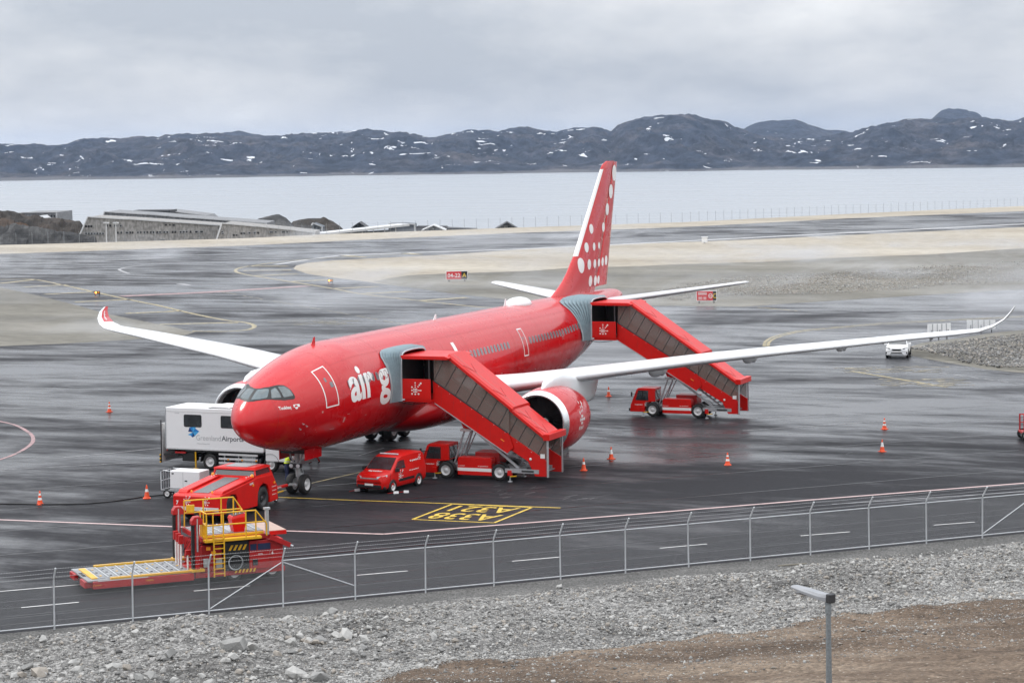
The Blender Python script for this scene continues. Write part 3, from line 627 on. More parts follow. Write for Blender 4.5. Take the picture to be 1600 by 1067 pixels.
# boulders: each one a thing
BIG = rock_shapes(9, 50.0, 20); bmesh_b = []
for v, f in BIG:
    me = bpy.data.meshes.new('boulder'); me.from_pydata([tuple(q) for q in v], [], [tuple(int(i) for i in q) for q in f]); me.update(); bmesh_b.append(me)
for i, me in enumerate(bmesh_b): me.materials.append(ST[[0,1,0,2,1,0,1,2,0][i]])
def boulder(px, py, r, k, label, group=None, zlift=.25):
    q = gp(px, py, .35); rel = q-F0; s, d = rel.dot(FU), rel.dot(FD)
    q = gp(px, py, hgt(s, d)); rel = q-F0; s, d = rel.dot(FU), rel.dot(FD); q = sd(s, d, 0); q.z = hgt(s, d)+r*zlift
    o = bpy.data.objects.new('boulder', bmesh_b[k % 9]); COL.objects.link(o); o.location = q; o.scale = (r, r*random.uniform(.85, 1.1), r*random.uniform(.8, 1.05)); o.rotation_euler = (random.uniform(-.4,.4), random.uniform(-.4,.4), random.uniform(0, 6.3))
    return tag(o, label, 'rock', group)
for a in [(178,1036,.46,0,'largest pale boulder at the lower left of the rubble, rounded on top'),(200,1040,.26,3,'small tan boulder leaning against the big pale one'),(264,1024,.42,1,'grey split boulder alone right of the lower left boulders'),
          (497,997,.44,4,'dark grey slab boulder with a shadowed hollow beside it'),(484,994,.34,5,'pale upright boulder touching the dark slab'),(455,1008,.36,0,'flat pale boulder just left of the dark slab'),
          (537,987,.42,2,'pale pointed boulder at the right end of the rubble heap'),(520,968,.36,6,'grey boulder at the top of the rubble heap'),(365,1003,.62,1,'biggest grey boulder of the right hand rubble heap'),
          (362,975,.36,8,'light block behind the biggest grey boulder'),(318,968,.44,5,'pale boulder beside the foot of the braced fence post'),(296,970,.30,3,'dark low rock just left of the pale boulder at the braced post'),
          (60,1050,.46,7,'wide tan boulder in the bottom left corner'),(235,1052,.34,4,'grey boulder below the gap between the lower left boulders'),(465,1058,.5,0,'pale boulder cut by the bottom edge of the photo'),
          (500,1062,.42,6,'grey boulder beside the pale one at the bottom edge'),(873,916,.24,0,'single white stone at the verge below the fence'),(71,998,.28,1,'small grey boulder near the left end of the verge'),
          (121,1032,.26,2,'small pale boulder left of the largest one'),(392,1010,.3,8,'pale block right of the biggest grey boulder')]: boulder(*a)
for i in range(110):
    t = RNG.random()
    px, py = (RNG.uniform(0, 330), RNG.uniform(985, 1066)) if t < .38 else ((RNG.uniform(330, 600), RNG.uniform(958, 1066)) if t < .75 else (RNG.uniform(560, 1590), 0))
    if py == 0: py = 1000-(px-650)*.085+RNG.uniform(-45, 25)
    boulder(px, py, RNG.uniform(.13, .27) if t < .75 else RNG.uniform(.11, .19), i, 'small pale broken rock lying loose among the rubble below the fence', 'small rocks in the rubble below the fence')
# grass tufts on the bank
GRASS = mat('short_grass', (.055,.085,.022), .8, var=.35, scale=12)
def tuft(px, py, rad, n, label, h=.16):
    q = gp(px, py, 1.3); rel = q-F0; q = gp(px, py, hgt(rel.dot(FU), rel.dot(FD))); mb = MB()
    for i in range(n):
        a = RNG.uniform(0, 2*PI); r = rad*math.sqrt(RNG.random()); x, y = r*math.cos(a)*1.2, r*math.sin(a); hh = h*RNG.uniform(.5, 1.2)*(1.1-r/rad*.7); b = RNG.uniform(0, 2*PI); w = .012
        lx, ly = RNG.normal(0, .06), RNG.normal(0, .06)
        mb.add([(x-w*math.cos(b), y-w*math.sin(b), -.06), (x+w*math.cos(b), y+w*math.sin(b), -.06), (x+lx, y+ly, hh)], [(0,1,2)])
    o = mb.build('grass_tuft', GRASS, fix=False); o.location = q; tag(o, label, 'grass')
tuft(1474, 1057, .62, 1300, 'larger green grass tuft on the brown bank in the lower right'); tuft(1377, 1046, .42, 700, 'smaller green grass tuft right of the lamp post'); tuft(1313, 1050, .22, 200, 'tiny grass tuft close beside the lamp post', .1)
mb = MB().box(-.7,.7,-.03,.03,0,.05); o = mb.build('wooden_plank', mat('weathered_plank', (.24,.22,.18), .8, scale=6)); q = gp(1238, 882.5, .1); o.location = q; o.rotation_euler = (0, .02, math.atan2(FU.y, FU.x)); tag(o, 'weathered plank lying on the gravel just below the fence', 'plank')

# ================================================================== NEAR FENCE
fence = thing('chain_link_fence', 'galvanised chain link fence with cranked posts and barbed wire along the service road', 'fence', F0, math.atan2(FU.y, FU.x))
# local axes: x along the fence, y away from the camera (towards the apron)
GALV = mat('galvanised_post', (.56,.58,.60), .45, metal=.15, var=.10, scale=6); WIRE = mat('galvanised_wire', (.46,.47,.48), .5, metal=.1, var=.1)
FS = 3.02; H_ = 1.92
mb = MB().tube([(0,0,-.15),(0,0,H_),(0,-.05,H_+.08),(0,-.36,H_+.50)], .034, 8); post = mb.build('post', GALV, fence)
cap = MB().lathe([(0,.037),(.03,.034),(.05,.0)], 'z', (0,-.36,H_+.48), 8).build('post_cap', GALV, post)
for i in range(-2, 19):
    c = post if i == -2 else clone(post, fence)
    c.location = (i*FS, 0, 0)
    if i != -2: clone(cap, c)
    c.rotation_euler = (R(random.uniform(-.6,.6)), R(random.uniform(-.6,.6)), 0)
for i in range(-2, 18):
    if i >= 3: MB().tube([(i*FS+.034,0,H_-.04),((i+1)*FS-.034,0,H_-.04)], .021, 6).build('top_rail', GALV, fence)
    MB().tube([(i*FS+.034,0,.17),((i+1)*FS-.034,0,.17)], .024, 6).build('bottom_rail', GALV, fence)
for a, b in [((2*FS+.05,0,.25),(3*FS-.05,0,H_-.12)),((3*FS+.05,0,H_-.12),(4*FS-.05,0,.62)),((14*FS+.05,0,.25),(15*FS-.05,0,H_-.12)),((15*FS+.05,0,H_-.12),(16*FS-.05,0,.62))]: MB().tube([a, b], .022, 6).build('brace', GALV, fence)
for k, (yy, zz) in enumerate([(-.10,H_+.14),(-.22,H_+.31),(-.35,H_+.485)]):
    w = MB(); pts = []
    for i in range(-2, 18):
        for t in (0, .5): pts.append((i*FS+t*FS, yy, zz-(.018 if t else 0)))
    w.tube(pts, .0042, 4, cap=False)
    for i in range(-2*30, 18*30):
        x = i*FS/30; w.tube([(x-.012,yy-.02,zz-.02),(x+.012,yy+.02,zz+.016)], .003, 3, cap=False)
    w.build('barbed_wire', WIRE, fence)
for zz in (.62, 1.25): MB().tube([(-2*FS,0.012,zz),(18*FS,.012,zz)], .0022, 4).build('line_wire', WIRE, fence)
# woven diamond mesh: every wire is a strand of its own, 62 mm apart
pit = .060; hh = 1.78; z0 = .12; L_ = 20*FS; nW = int((L_+hh)/pit); r = .0017
V, F = [], []
for sgn in (1, -1):
    for i in range(nW):
        xa = -2*FS+(i*pit-hh if sgn > 0 else i*pit); za = z0; xb = xa+sgn*hh; zb = z0+hh
        if sgn < 0: pass
        lo, hi = -2*FS, 18*FS
        def clip(xa, za, xb, zb):
            for lim, up in ((lo, False), (hi, True)):
                for e in (0, 1):
                    x = xa if e == 0 else xb
                    if (x > lim) if up else (x < lim):
                        other = xb if e == 0 else xa
                        if (other > lim) if up else (other < lim): return None
                        t = (lim-xa)/(xb-xa); nx, nz = lim, za+t*(zb-za)
                        if e == 0: xa, za = nx, nz
                        else: xb, zb = nx, nz
            return xa, za, xb, zb
        q = clip(xa, za, xb, zb)
        if not q: continue
        xa, za, xb, zb = q; b = len(V); y = .005*sgn+.02
        for x, z in ((xa, za), (xb, zb)):
            V += [(x-r*.7, y-r*.6, z+r*.7*sgn), (x+r*.7, y-r*.6, z-r*.7*sgn), (x, y+r, z)]
        F += [(b, b+1, b+4, b+3), (b+1, b+2, b+5, b+4), (b+2, b, b+3, b+5)]
me = bpy.data.meshes.new('chain_link_mesh'); me.from_pydata(V, [], F); me.materials.append(WIRE); o = bpy.data.objects.new('chain_link_mesh', me); COL.objects.link(o); o.parent = fence; o['kind'] = 'stuff'

# ================================================================== STREET LAMP
q = Vector((-52.95, -43.58, 0)); rel = q-F0; base = hgt(rel.dot(FU), rel.dot(FD)); top = 8.72
lamp = thing('street_lamp', 'grey street lamp with a flat tapered head in the right foreground', 'street lamp', (q.x, q.y, base-.1), math.atan2(.80, .45))
LGALV = mat('dull_galvanised_pole', (.22,.245,.26), .5, metal=.35, var=.25, scale=22); MB().tube([(0,0,0),(0,0,top-base-.25)], .075, 16, r2=.052).build('pole', LGALV, lamp)
MB().lathe([(0,.13),(.03,.13),(.05,.08)], 'z', (0,0,.02), 16).build('base_flange', GALV, lamp)
hz = top-base
MB().lathe([(-.30,.066),(-.05,.066),(0,.05)], 'z', (0,0,hz), 14).build('spigot', LGALV, lamp)
LH = mat('lamp_housing', (.27,.28,.30), .55)
hd = MB()
def lsec(x, w, z0, z1): return [(x,-w,z0),(x,w,z0),(x,w*1.02,z0+(z1-z0)*.55),(x,w*.7,z1),(x,-w*.7,z1),(x,-w*1.02,z0+(z1-z0)*.55)]
hd.loft([lsec(-.02,.10,hz-.05,hz+.10),lsec(.15,.125,hz-.04,hz+.10),lsec(.6,.135,hz+.03,hz+.13),lsec(.95,.10,hz+.085,hz+.15),lsec(1.0,.07,hz+.10,hz+.14)], True, True, 0, False); hd.build('lamp_head', LH, lamp, bevel=.008)
MB().box(-.13,-.01,-.09,.09,hz-.07,hz+.115).build('lamp_cap', M['dark'], lamp, bevel=.02)
MB().box(.25,.85,-.09,.09,hz-.006,hz+.028).build('lens', M['cabin_window'], lamp)

# ================================================================== FAR SIDE OF THE RUNWAY
def fp(px, py, D):
    d = _r*((px-800)/FPX) - _u*((py-533.5-SHY)/FPX) + _f; t = D/math.hypot(d.x, d.y); return Vector((CAM[0]+d.x*t, CAM[1]+d.y*t, CAM[2]+d.z*t))
BACK = Vector((.925, .38, 0))
def lerpD(px, p0, p1): return p0[1]+(p1[1]-p0[1])*(px-p0[0])/(p1[0]-p0[0])
def cladding(name, col, k=1.0):
    m = mat(name, col, .75, var=.12, scale=.25); nt = m.node_tree; b = nt.nodes['Principled BSDF']; src = b.inputs['Base Color'].links[0].from_socket
    tc = nt.nodes.new('ShaderNodeTexCoord'); mp = nt.nodes.new('ShaderNodeMapping'); mp.inputs['Scale'].default_value = (2.2*k,2.2*k,1.1*k); nt.links.new(tc.outputs['Object'], mp.inputs[0])
    n = nt.nodes.new('ShaderNodeTexNoise'); n.inputs['Scale'].default_value = 1.0; n.inputs['Detail'].default_value = 4; nt.links.new(mp.outputs[0], n.inputs['Vector'])
    r = nt.nodes.new('ShaderNodeMapRange'); r.inputs[1].default_value = .35; r.inputs[2].default_value = .65; r.inputs[3].default_value = .7; r.inputs[4].default_value = 1.3; nt.links.new(n.outputs[0], r.inputs[0])
    s = nt.nodes.new('ShaderNodeVectorMath'); s.operation = 'SCALE'; nt.links.new(src, s.inputs[0]); nt.links.new(r.outputs[0], s.inputs['Scale']); nt.links.new(s.outputs[0], b.inputs['Base Color']); return m
CLAD = cladding('weathered_board_cladding', (.25,.243,.235)); CLAD2 = cladding('grey_slate_cladding', (.19,.195,.205)); DARKW = mat('shaded_pane', (.014,.016,.02), .45, spec=.25); CAPW = mat('pale_roof_edge', (.52,.53,.54), .6, scale=.5); FRM = mat('pale_window_frame', (.36,.37,.38), .6); ROOFD = mat('dark_roof', (.05,.053,.06), .7, scale=.4)
def block(name, label, px, D0, D1, depth, m, base_z=-10, windows=(), caps=True, group=None, cat='building'):
    """facade polygon given by surveyed pixels at distances D0 (left) .. D1 (right), carried back by its depth; wall, roof edge and windows are parts"""
    xa, xb = px[0][0], px[-1][0]
    A_, B_ = fp(xa, 300, D0), fp(xb, 300, D1); nrm = Vector((B_.y-A_.y, -(B_.x-A_.x), 0)); C0 = Vector(CAM)
    def on_facade(x, y):
        d = fp(x, y, 500)-C0; t_ = (A_-C0).dot(nrm)/d.dot(nrm); return C0+d*t_
    front = [on_facade(x, y) for x, y in px]
    o = thing(name, label, cat, tuple(Vector((front[0].x, front[0].y, base_z))), 0, group); o0 = Vector(o.location)
    low_l, low_r = Vector((front[0].x, front[0].y, base_z)), Vector((front[-1].x, front[-1].y, base_z)); poly = [low_l]+front+[low_r]
    n = len(poly); vs = [p-o0 for p in poly]+[p+BACK*depth-o0 for p in poly]
    MB().add(vs, [tuple(range(n)), tuple(range(n, 2*n))]+[(k, (k+1)%n, n+(k+1)%n, n+k) for k in range(n)]).build('wall', m, o)
    if caps:
        mb = MB()
        for a, b in zip(front[:-1], front[1:]):
            mb.bar(a-o0-BACK*.12+Vector((0,0,.1)), b-o0-BACK*.12+Vector((0,0,.05)), .4, .26)
        mb.build('roof_edge', CAPW, o)
    for x0, x1, y0, y1 in windows:
        q = [on_facade(x0, y1), on_facade(x1, y1), on_facade(x1, y0), on_facade(x0, y0)]
        w = MB(); vs = [p-o0-BACK*.10 for p in q]+[p-o0+BACK*.05 for p in q]; w.add(vs, [(0,1,2,3),(4,7,6,5)]+[(k, (k+1)%4, 4+(k+1)%4, 4+k) for k in range(4)]); wo = w.build('window', DARKW, o)
        if x1-x0 < 3.3: continue
        f = MB()
        for a, b in zip(q, q[1:]+q[:1]): f.bar(a-o0-BACK*.16, b-o0-BACK*.16, .10, .07)
        f.build('frame', FRM, wo)
    return o
block('pale_roof_block', 'low flat pale block rising behind the stepped grey buildings', [(252,331.5),(258,329.5),(320,337),(330,345)], 600, 606, 20, CLAD2, windows=[(a, a+3.2, 334+(a-262)*.085, 336.4+(a-262)*.085) for a in range(264, 318, 6)])
block('dark_roof_block', 'small dark flat roofed block at the top of the stepped grey buildings', [(205,329.5),(266,328.8),(266,336)], 590, 592, 12, ROOFD, caps=False)
block('back_building', 'long grey building standing one step behind the front facade', [(160,342),(163,331.5),(230,335.5),(300,341),(415,349),(416,362)], 562, 570, 22, CLAD2, windows=[(a, a+7, 341.2+(a-180)*.068, 342.8+(a-180)*.068) for a in range(186, 330, 13)])
wins = [(133+4.2*i, 136+4.2*i, 352.2, 355.2) for i in range(3)]+[(166,168.5,351,354),(171,174,351,354),(178,184,351.4,354),(187,190.5,351.4,354.4)]+[(133+4.4*i, 136.4+4.4*i, 363.5, 366.6) for i in range(7)]
random.seed(4)
x = 183.0
while x < 322:
    w = random.choice([2.2, 2.4, 3.4, 5.0]); wins.append((x, x+w, 362.2-(x-183)*.012, 365.4-(x-183)*.012)); x += w+random.choice([1.4, 1.6, 3.0, 5.5])
wins += [(258+6*i, 261+6*i, 350.5+i*.2, 352.4+i*.2) for i in range(3)]+[(297,301,374.4,376.4),(303,310,374.2,376.2),(250,258,374.6,376.4)]
block('stepped_grey_building', 'long weathered grey building with slanted end wall and rows of small windows', [(122,374),(137,339.5),(200,343),(280,348),(352,353),(352,374)], 530, 536, 18, CLAD, windows=wins)
wins2 = [(345.5,349,361,363.2),(346,350,364.2,366.2),(364,367,366.6,368.8),(368.5,371,366.6,368.8),(376,379,363.6,366),(380,383,363.6,366),(388,392,363,365.6),(396,400,363,365.6),(402,405,362.6,365.2),(421,427,361.8,364.2),(429,433,361.6,364),(440,446,361.4,364.2),(447,451,361.6,364),(460,464,364,366)]
block('low_grey_building', 'lower grey building with slanted left end in front of the long facade', [(338,377),(346.5,349.5),(400,354),(450,359),(490,363.5),(490,376)], 522, 528, 18, CLAD, windows=wins2)
block('flat_roofed_hall', 'blue grey flat roofed hall on the far left skyline', [(30,333.5),(34,332.8),(88,332),(88.5,342)], 690, 694, 25, CLAD2, base_z=-20, windows=[(70+4.6*i, 72.6+4.6*i, 336.5, 339) for i in range(4)])
def gable_house(name, label, px0, px1, pyt, pyb, D, m, roofm=None, base=-22):
    q0, q1 = fp(px0, pyb, D), fp(px1, pyb, D); ap = fp((px0+px1)/2, pyt, D); o = thing(name, label, 'house', (q0.x, q0.y, base)); o0 = Vector(o.location)
    poly = [Vector((q0.x, q0.y, base)), q0, ap, q1, Vector((q1.x, q1.y, base))]; n = 5; vs = [p-o0 for p in poly]+[p+BACK*9-o0 for p in poly]
    MB().add(vs, [tuple(range(n)), tuple(range(n, 2*n))]+[(k, (k+1)%n, n+(k+1)%n, n+k) for k in range(n)]).build('wall', m, o)
    rf = MB()
    for a, b in ((q0, ap), (ap, q1)):
        e = (b-a).normalized(); a2, b2 = a-e*.4 if a is q0 else a, b+e*.4 if b is q1 else b; up = Vector((0,0,.22)); dn = Vector((0,0,.02)); f0 = -BACK*.6; f1 = BACK*9.6
        vs = [a2+f0+dn, b2+f0+dn, b2+f1+dn, a2+f1+dn, a2+f0+up, b2+f0+up, b2+f1+up, a2+f1+up]; rf.add([v-o0 for v in vs], [(0,1,2,3),(4,7,6,5),(0,4,5,1),(1,5,6,2),(2,6,7,3),(3,7,4,0)])
    rf.build('roof', roofm or CAPW, o)
    w = fp((px0+px1)/2, pyb-(pyb-pyt)*.25, D)-o0; MB().box(w.x-.7,w.x-.02,w.y-.5,w.y+.5,w.z-.5,w.z+.5).build('window', M['window'], o); return o
gable_house('gable_house', 'tiny white gabled house in front of the flat hall at far left', 57.5, 68.5, 338.2, 343, 640, mat('white_boards', (.6,.6,.6), .7))
BLUEW = mat('blue_grey_boards', (.10,.115,.135), .7, scale=.5)
block('blue_grey_hut', 'small blue grey building at the right end of the low grey facade', [(487,353),(488.5,349.5),(503,355),(503,366)], 560, 561, 10, BLUEW, windows=[(490.5,493.5,354.5,357.5),(496,499,356,358.5)])
block('dark_box_building', 'dark flat sided box building by the long sloping canopy', [(607,352),(607.5,350.6),(631,350),(648,351),(648.6,362)], 560, 562, 12, BLUEW, caps=True, windows=[(611,614,354,357.5)])
# long sloping canopy
can = thing('sloping_canopy', 'long sloping pale roof on thin posts beside the dark box building', 'canopy', tuple(fp(491, 370, 545))); o0 = Vector(can.location)
a, b = fp(491, 366.3, 545), fp(631, 351.3, 556); MB().bar(a-o0, b-o0, 6, .5).build('roof', CAPW, can)
MB().bar(a-o0+BACK*4-Vector((0,0,2.4)), b-o0+BACK*4-Vector((0,0,3.2)), .3, 4.2).build('back_wall', BLUEW, can)
for i in range(8):
    q = a.lerp(b, (i+.3)/8)-o0-BACK*2.6; MB().tube([q, q-Vector((0,0,5))], .12, 6).build('post', CAPW, can)
gable_house('a_frame_house', 'pale a frame house behind the runway edge, right of the dark box', 661, 694, 353, 360, 552, BLUEW); gable_house('grey_gable_house', 'grey gabled house behind the sloping canopy', 551, 571, 348.6, 355.5, 575, BLUEW, ROOFD)
gable_house('peaked_shed', 'small dark peaked shed standing alone beyond the runway', 776, 808, 348.5, 358, 545, ROOFD, ROOFD)
block('low_dark_roof', 'low dark roof line stretching right of the a frame house', [(648,356.5),(652,354),(697,354.2),(700,356.2),(745,358.2),(746,362)], 570, 574, 8, ROOFD, caps=False)
for px in (166.5, 181.5):
    t, b = fp(px, 348, 512), fp(px, 377, 512); o = thing('floodlight_mast', 'left one of two slim white masts before the grey facade' if px < 170 else 'right one of two slim white masts before the grey facade', 'mast', (b.x, b.y, -1.5), 0, 'white masts before the grey building')
    MB().tube([(0,0,0),(0,0,t.z+1.5)], .17, 8, r2=.12).build('pole', CAPW, o); MB().box(-.35,.35,-.6,.6,t.z+1.3,t.z+1.6).build('lamp_head', CAPW, o)
# rocky ground beyond the runway
def knoll(name, px0, px1, prof, D0, D1, m, nx=90, ny=26, seed=0, rough=1.2):
    xs = [p[0] for p in prof]; ys = [p[1] for p in prof]; vs = []
    for i in range(nx):
        px = px0+(px1-px0)*i/(nx-1); y = np.interp(px, xs, ys); zt = fp(px, y, (D0*.45+D1*.55)).z
        for j in range(ny):
            t = j/(ny-1); D = D0+(D1-D0)*t; q = fp(px, 300, D); k = math.sin(min(1, t/.55)*PI/2)**.8 if t < .55 else math.cos((t-.55)/.45*PI/2)
            n = noise.ridged_multi_fractal(Vector((q.x*.07, q.y*.07, seed)), .8, 2.1, 7, .9, 2)-1
            vs.append((q.x, q.y, -26+(zt+26)*k+n*rough*(1.2 if 0 < t < .5 else .4)))
    fs = [(i*ny+j, i*ny+j+1, (i+1)*ny+j+1, (i+1)*ny+j) for i in range(nx-1) for j in range(ny-1)]
    me = bpy.data.meshes.new(name); me.from_pydata(vs, [], fs); me.materials.append(m); me.update(); o = bpy.data.objects.new(name, me); COL.objects.link(o); o['kind'] = 'structure'
G_ROCK2 = ground_mat('grey_bare_rock', (.022,.023,.025), (.055,.056,.058), (.14,.14,.14), scale=.12, fine=.7, bump=.9, bdist=.7)
knoll('tundra_knoll', -760, 140, [(-760,372),(-600,346),(-420,338),(-260,330),(-100,322),(0,329.5),(30,333),(60,341),(90,344),(125,348),(140,372)], 560, 680, G_ROCK, seed=2, rough=2.6, nx=340, ny=40)
knoll('rock_shelf', -760, 150, [(-760,380),(-500,362),(-260,352),(0,356),(60,360),(110,362),(135,369),(150,380)], 490, 560, G_ROCK2, seed=4, rough=3.0, nx=340, ny=40)
knoll('rock_outcrop', 392, 458, [(392,350),(405,341),(425,337),(436,335.5),(446,340),(458,352)], 590, 660, G_ROCK2, nx=40, seed=6)
knoll('round_outcrop', 448, 540, [(448,354),(458,346),(480,342),(505,340.5),(520,345),(532,353),(540,362)], 600, 690, G_ROCK, nx=40, seed=8)
knoll('coastal_land', 120, 800, [(120,372),(300,374),(500,374),(700,364),(800,360)], 520, 720, G_ROCK, seed=12, rough=.6)

# far perimeter fence: posts on the lip of the plateau
ff = thing('perimeter_fence', 'thin post and wire fence along the far edge of the airfield', 'fence', tuple(EDGE[5])); o0 = Vector(ff.location)
DG = mat('fence_post_grey', (.26,.28,.30), .6); pts = []
for a, b in zip(EDGE[:-1], EDGE[1:]):
    n = max(1, int((b-a).length/3.1))
    for i in range(n): pts.append(a.lerp(b, i/n))
pts = [p for p in pts if -30 < 800+FPX*((p-Vector(CAM)).dot(_r))/((p-Vector(CAM)).dot(_f)) < 1640]
pp = None
for i, p in enumerate(pts):
    if pp is None: pp = MB().tube([(0,0,-.2),(0,0,2.0),(-.25,-.1,2.45)], .034, 5).build('post', DG, ff); pp.location = p-o0
    else: clone(pp, ff, p-o0)
for z in (.4, 1.2, 2.0): MB().tube([p-o0+Vector((0,0,z)) for p in pts], .004, 3, cap=False).build('wire', DG, ff)

# ---- airfield signs and lights
def sign(name, label, px, py, w, h, rz, panels, cat='sign', back=False):
    """panels: (fraction start, fraction end, material, text lines, text material)"""
    q = gp(px, py); o = thing(name, label, cat, q, rz)        # local x = reading direction, faces -y
    MB().box(-w/2-.06,w/2+.06,.0,.16,.28,.28+h+.12).build('housing', M['white'], o)
    for a, b, m, lines, tm in panels:
        x0, x1 = -w/2+a*w, -w/2+b*w; p = MB().box(x0+.005,x1-.005,-.03,-.002,.34,.34+h).build('panel', m, o)
        if lines:
            mb = MB(); nl = len(lines)
            for i, s in enumerate(lines):
                hh = h/(nl+.35)*.72; zz = .34+h-(i+1)*h/nl+(h/nl-hh)/2; tw = text_mesh(s, .015); asp = (tw[3]-tw[2])/(tw[5]-tw[4]); ww = min(hh*asp, (x1-x0)*.86)
                put_text(mb, s, lambda u, v: ((x0+x1)/2-ww/2+u, -.036, zz+v), width=ww, height=hh, bold=.015)
            mb.build('lettering', tm, p)
    for x in (-w*.38, w*.38): MB().box(x-.06,x+.06,.02,.14,0,.28).build('leg', M['dark'], o)
    return o
SR = mat('sign_red', (.62,.012,.02), .4, var=.03); SB = mat('sign_black', (.01,.01,.01), .4); SYL = mat('sign_yellow', (.8,.55,.02), .4)
AIM = math.atan2(-.86, .5)      # reading direction of a sign facing the camera
sign('runway_sign', 'red and black airfield sign reading 04-22 A on the infield', 714, 440, 2.9, 1.05, AIM+.03, [(0,.71,SR,['04-22'],M['mark_white']),(.71,1,SB,['A'],SYL)])
sign('no_entry_sign', 'red airfield sign with a round symbol and black C panel by the taxiway', 1104, 474, 2.25, 1.05, AIM-.25, [(0,.58,SR,['IIIIIIIII','IIII III'],M['mark_white']),(.58,.83,SR,['\u0398'],M['mark_white']),(.83,1,SB,['C'],SYL)])
q = gp(1101, 380.5); o = thing('white_marker_box', 'small white equipment box on the far runway edge', 'box', q, .4); MB().box(-.5,.5,-.5,.5,.18,1.15).build('cabinet', M['white'], o, bevel=.04); MB().box(-.6,.6,-.6,.6,1.152,1.24).build('lid', M['white'], o)
for x in (-.35,.35): MB().box(x-.05,x+.05,-.05,.05,0,.18).build('leg', M['grey'], o)
def sign_back(px, py, w, h, rz, label):
    q = gp(px, py); o = thing('sign_board', label, 'sign', q, rz, 'white sign boards seen from behind'); n = 5
    for i in range(n):
        x0, x1 = -w/2+w*i/n, -w/2+w*(i+1)/n; MB().box(x0+.012,x1-.012,0,.09,.35,.35+h).build('panel', M['white'], o)
    for i in range(1, n): MB().box(-w/2+w*i/n-.03,-w/2+w*i/n+.03,-.04,-.001,.36,.34+h).build('rib', M['grey'], o)
    for x in (-.36*w, 0, .36*w):
        lg = MB().box(x-.05,x+.05,.11,.2,0,.35+h*.6).build('leg', M['dark'], o); MB().box(x-.04,x+.04,-.12,-.045,.3,.3+h*.5).build('junction_box', M['grey'], lg)
sign_back(1468, 529, 2.55, 1.05, AIM+.28, 'left one of two white sign boards standing behind the port wing tip'); sign_back(1533, 519.5, 2.7, .85, AIM-.35, 'right one of two white sign boards standing behind the port wing tip')
EMI = bpy.data.materials.new('lit_amber_lens'); EMI.use_nodes = True; b = EMI.node_tree.nodes['Principled BSDF']; b.inputs['Emission Color'].default_value = (1,.32,.05,1); b.inputs['Emission Strength'].default_value = 5; b.inputs['Base Color'].default_value = (.9,.4,.05,1)
for px, py, lb in ((152,462,'amber guard light by the left taxiway marking'),(516.5,443,'amber guard light at the tip of the sandy infield')):
    o = thing('guard_light', lb, 'airfield light', gp(px, py), AIM, 'amber runway guard lights'); MB().box(-.36,.36,0,.3,.22,.58).build('housing', M['black'], o, bevel=.03)
    for x in (-.17,.17): MB().lathe([(0,.13),(-.03,.12),(-.05,0)], 'y', (x,-.002,.40), 14).build('lens', EMI if x < 0 else M['amber'], o)
    for x in (-.26,.26): MB().box(x-.04,x+.04,.1,.2,0,.22).build('leg', M['dark'], o)

# ---- rubble fields on the infield
def field(name, n, poly_px, r0, r1, mats, h=0.0):
    ps = []; xs = [p[0] for p in poly_px]; ys = [p[1] for p in poly_px]
    def inside(x, y):
        c = False; j = len(poly_px)-1
        for i in range(len(poly_px)):
            xi, yi = poly_px[i]; xj, yj = poly_px[j]
            if (yi > y) != (yj > y) and x < (xj-xi)*(y-yi)/(yj-yi)+xi: c = not c
            j = i
        return c
    while len(ps) < n:
        x, y = RNG.uniform(min(xs), max(xs)), RNG.uniform(min(ys), max(ys))
        if inside(x, y): q = gp(x, y); ps.append((q.x, q.y, .05+h*max(0, noise.noise(q*.09)+.2)))
    size = r0*(1-RNG.random(n)*(1-(r0/r1)**2))**(-1/2); scatter_mesh(name, np.array(ps), size, mats, shapes=SH0)
SH0 = rock_shapes(6, 3.0, 8)
DK = [ST[1], ST[3], ST[2], ST[3]]
field('rubble_field', 9000, [(1420,549),(1445,540),(1505,533),(1560,525),(1700,516),(1700,588),(1600,580),(1540,573),(1470,562)], .06, .30, DK, .5)
RB = [ST[2], ST[1], ST[2], ST[0]]
field('rubble_bank', 15000, [(1000,466),(1040,452),(1080,444),(1130,436),(1200,430),(1320,426),(1450,418),(1620,408),(1620,440),(1450,450),(1320,458),(1200,463),(1120,466),(1060,470)], .06, .26, RB, .5)
# ================================================================== AIRLINER
plane = thing('airliner', 'red twin engined airliner with white wings and large white dots on its tail fin', 'airplane', (0, 0, 0))
FST = [(0,-.55,-.55,0),(.05,-.28,-.80,.27),(.2,-.03,-1.07,.56),(.5,.28,-1.38,.92),(1.0,.66,-1.74,1.33),(1.6,1.02,-2.02,1.68),(2.2,1.40,-2.22,1.95),(2.8,1.78,-2.38,2.16),(3.5,2.12,-2.52,2.35),(4.5,2.43,-2.66,2.55),(5.5,2.6,-2.75,2.68),(7,2.75,-2.81,2.79),(9,2.82,-2.82,2.82),(14,2.82,-2.82,2.82),(38,2.82,-2.82,2.82),(42,2.82,-2.35,2.75),(45,2.81,-1.75,2.55),(48,2.79,-.98,2.2),(51,2.76,-.1,1.72),(54,2.72,.85,1.18),(56,2.64,1.5,.78),(57.3,2.42,1.9,.42),(57.6,2.25,2.0,.15)]
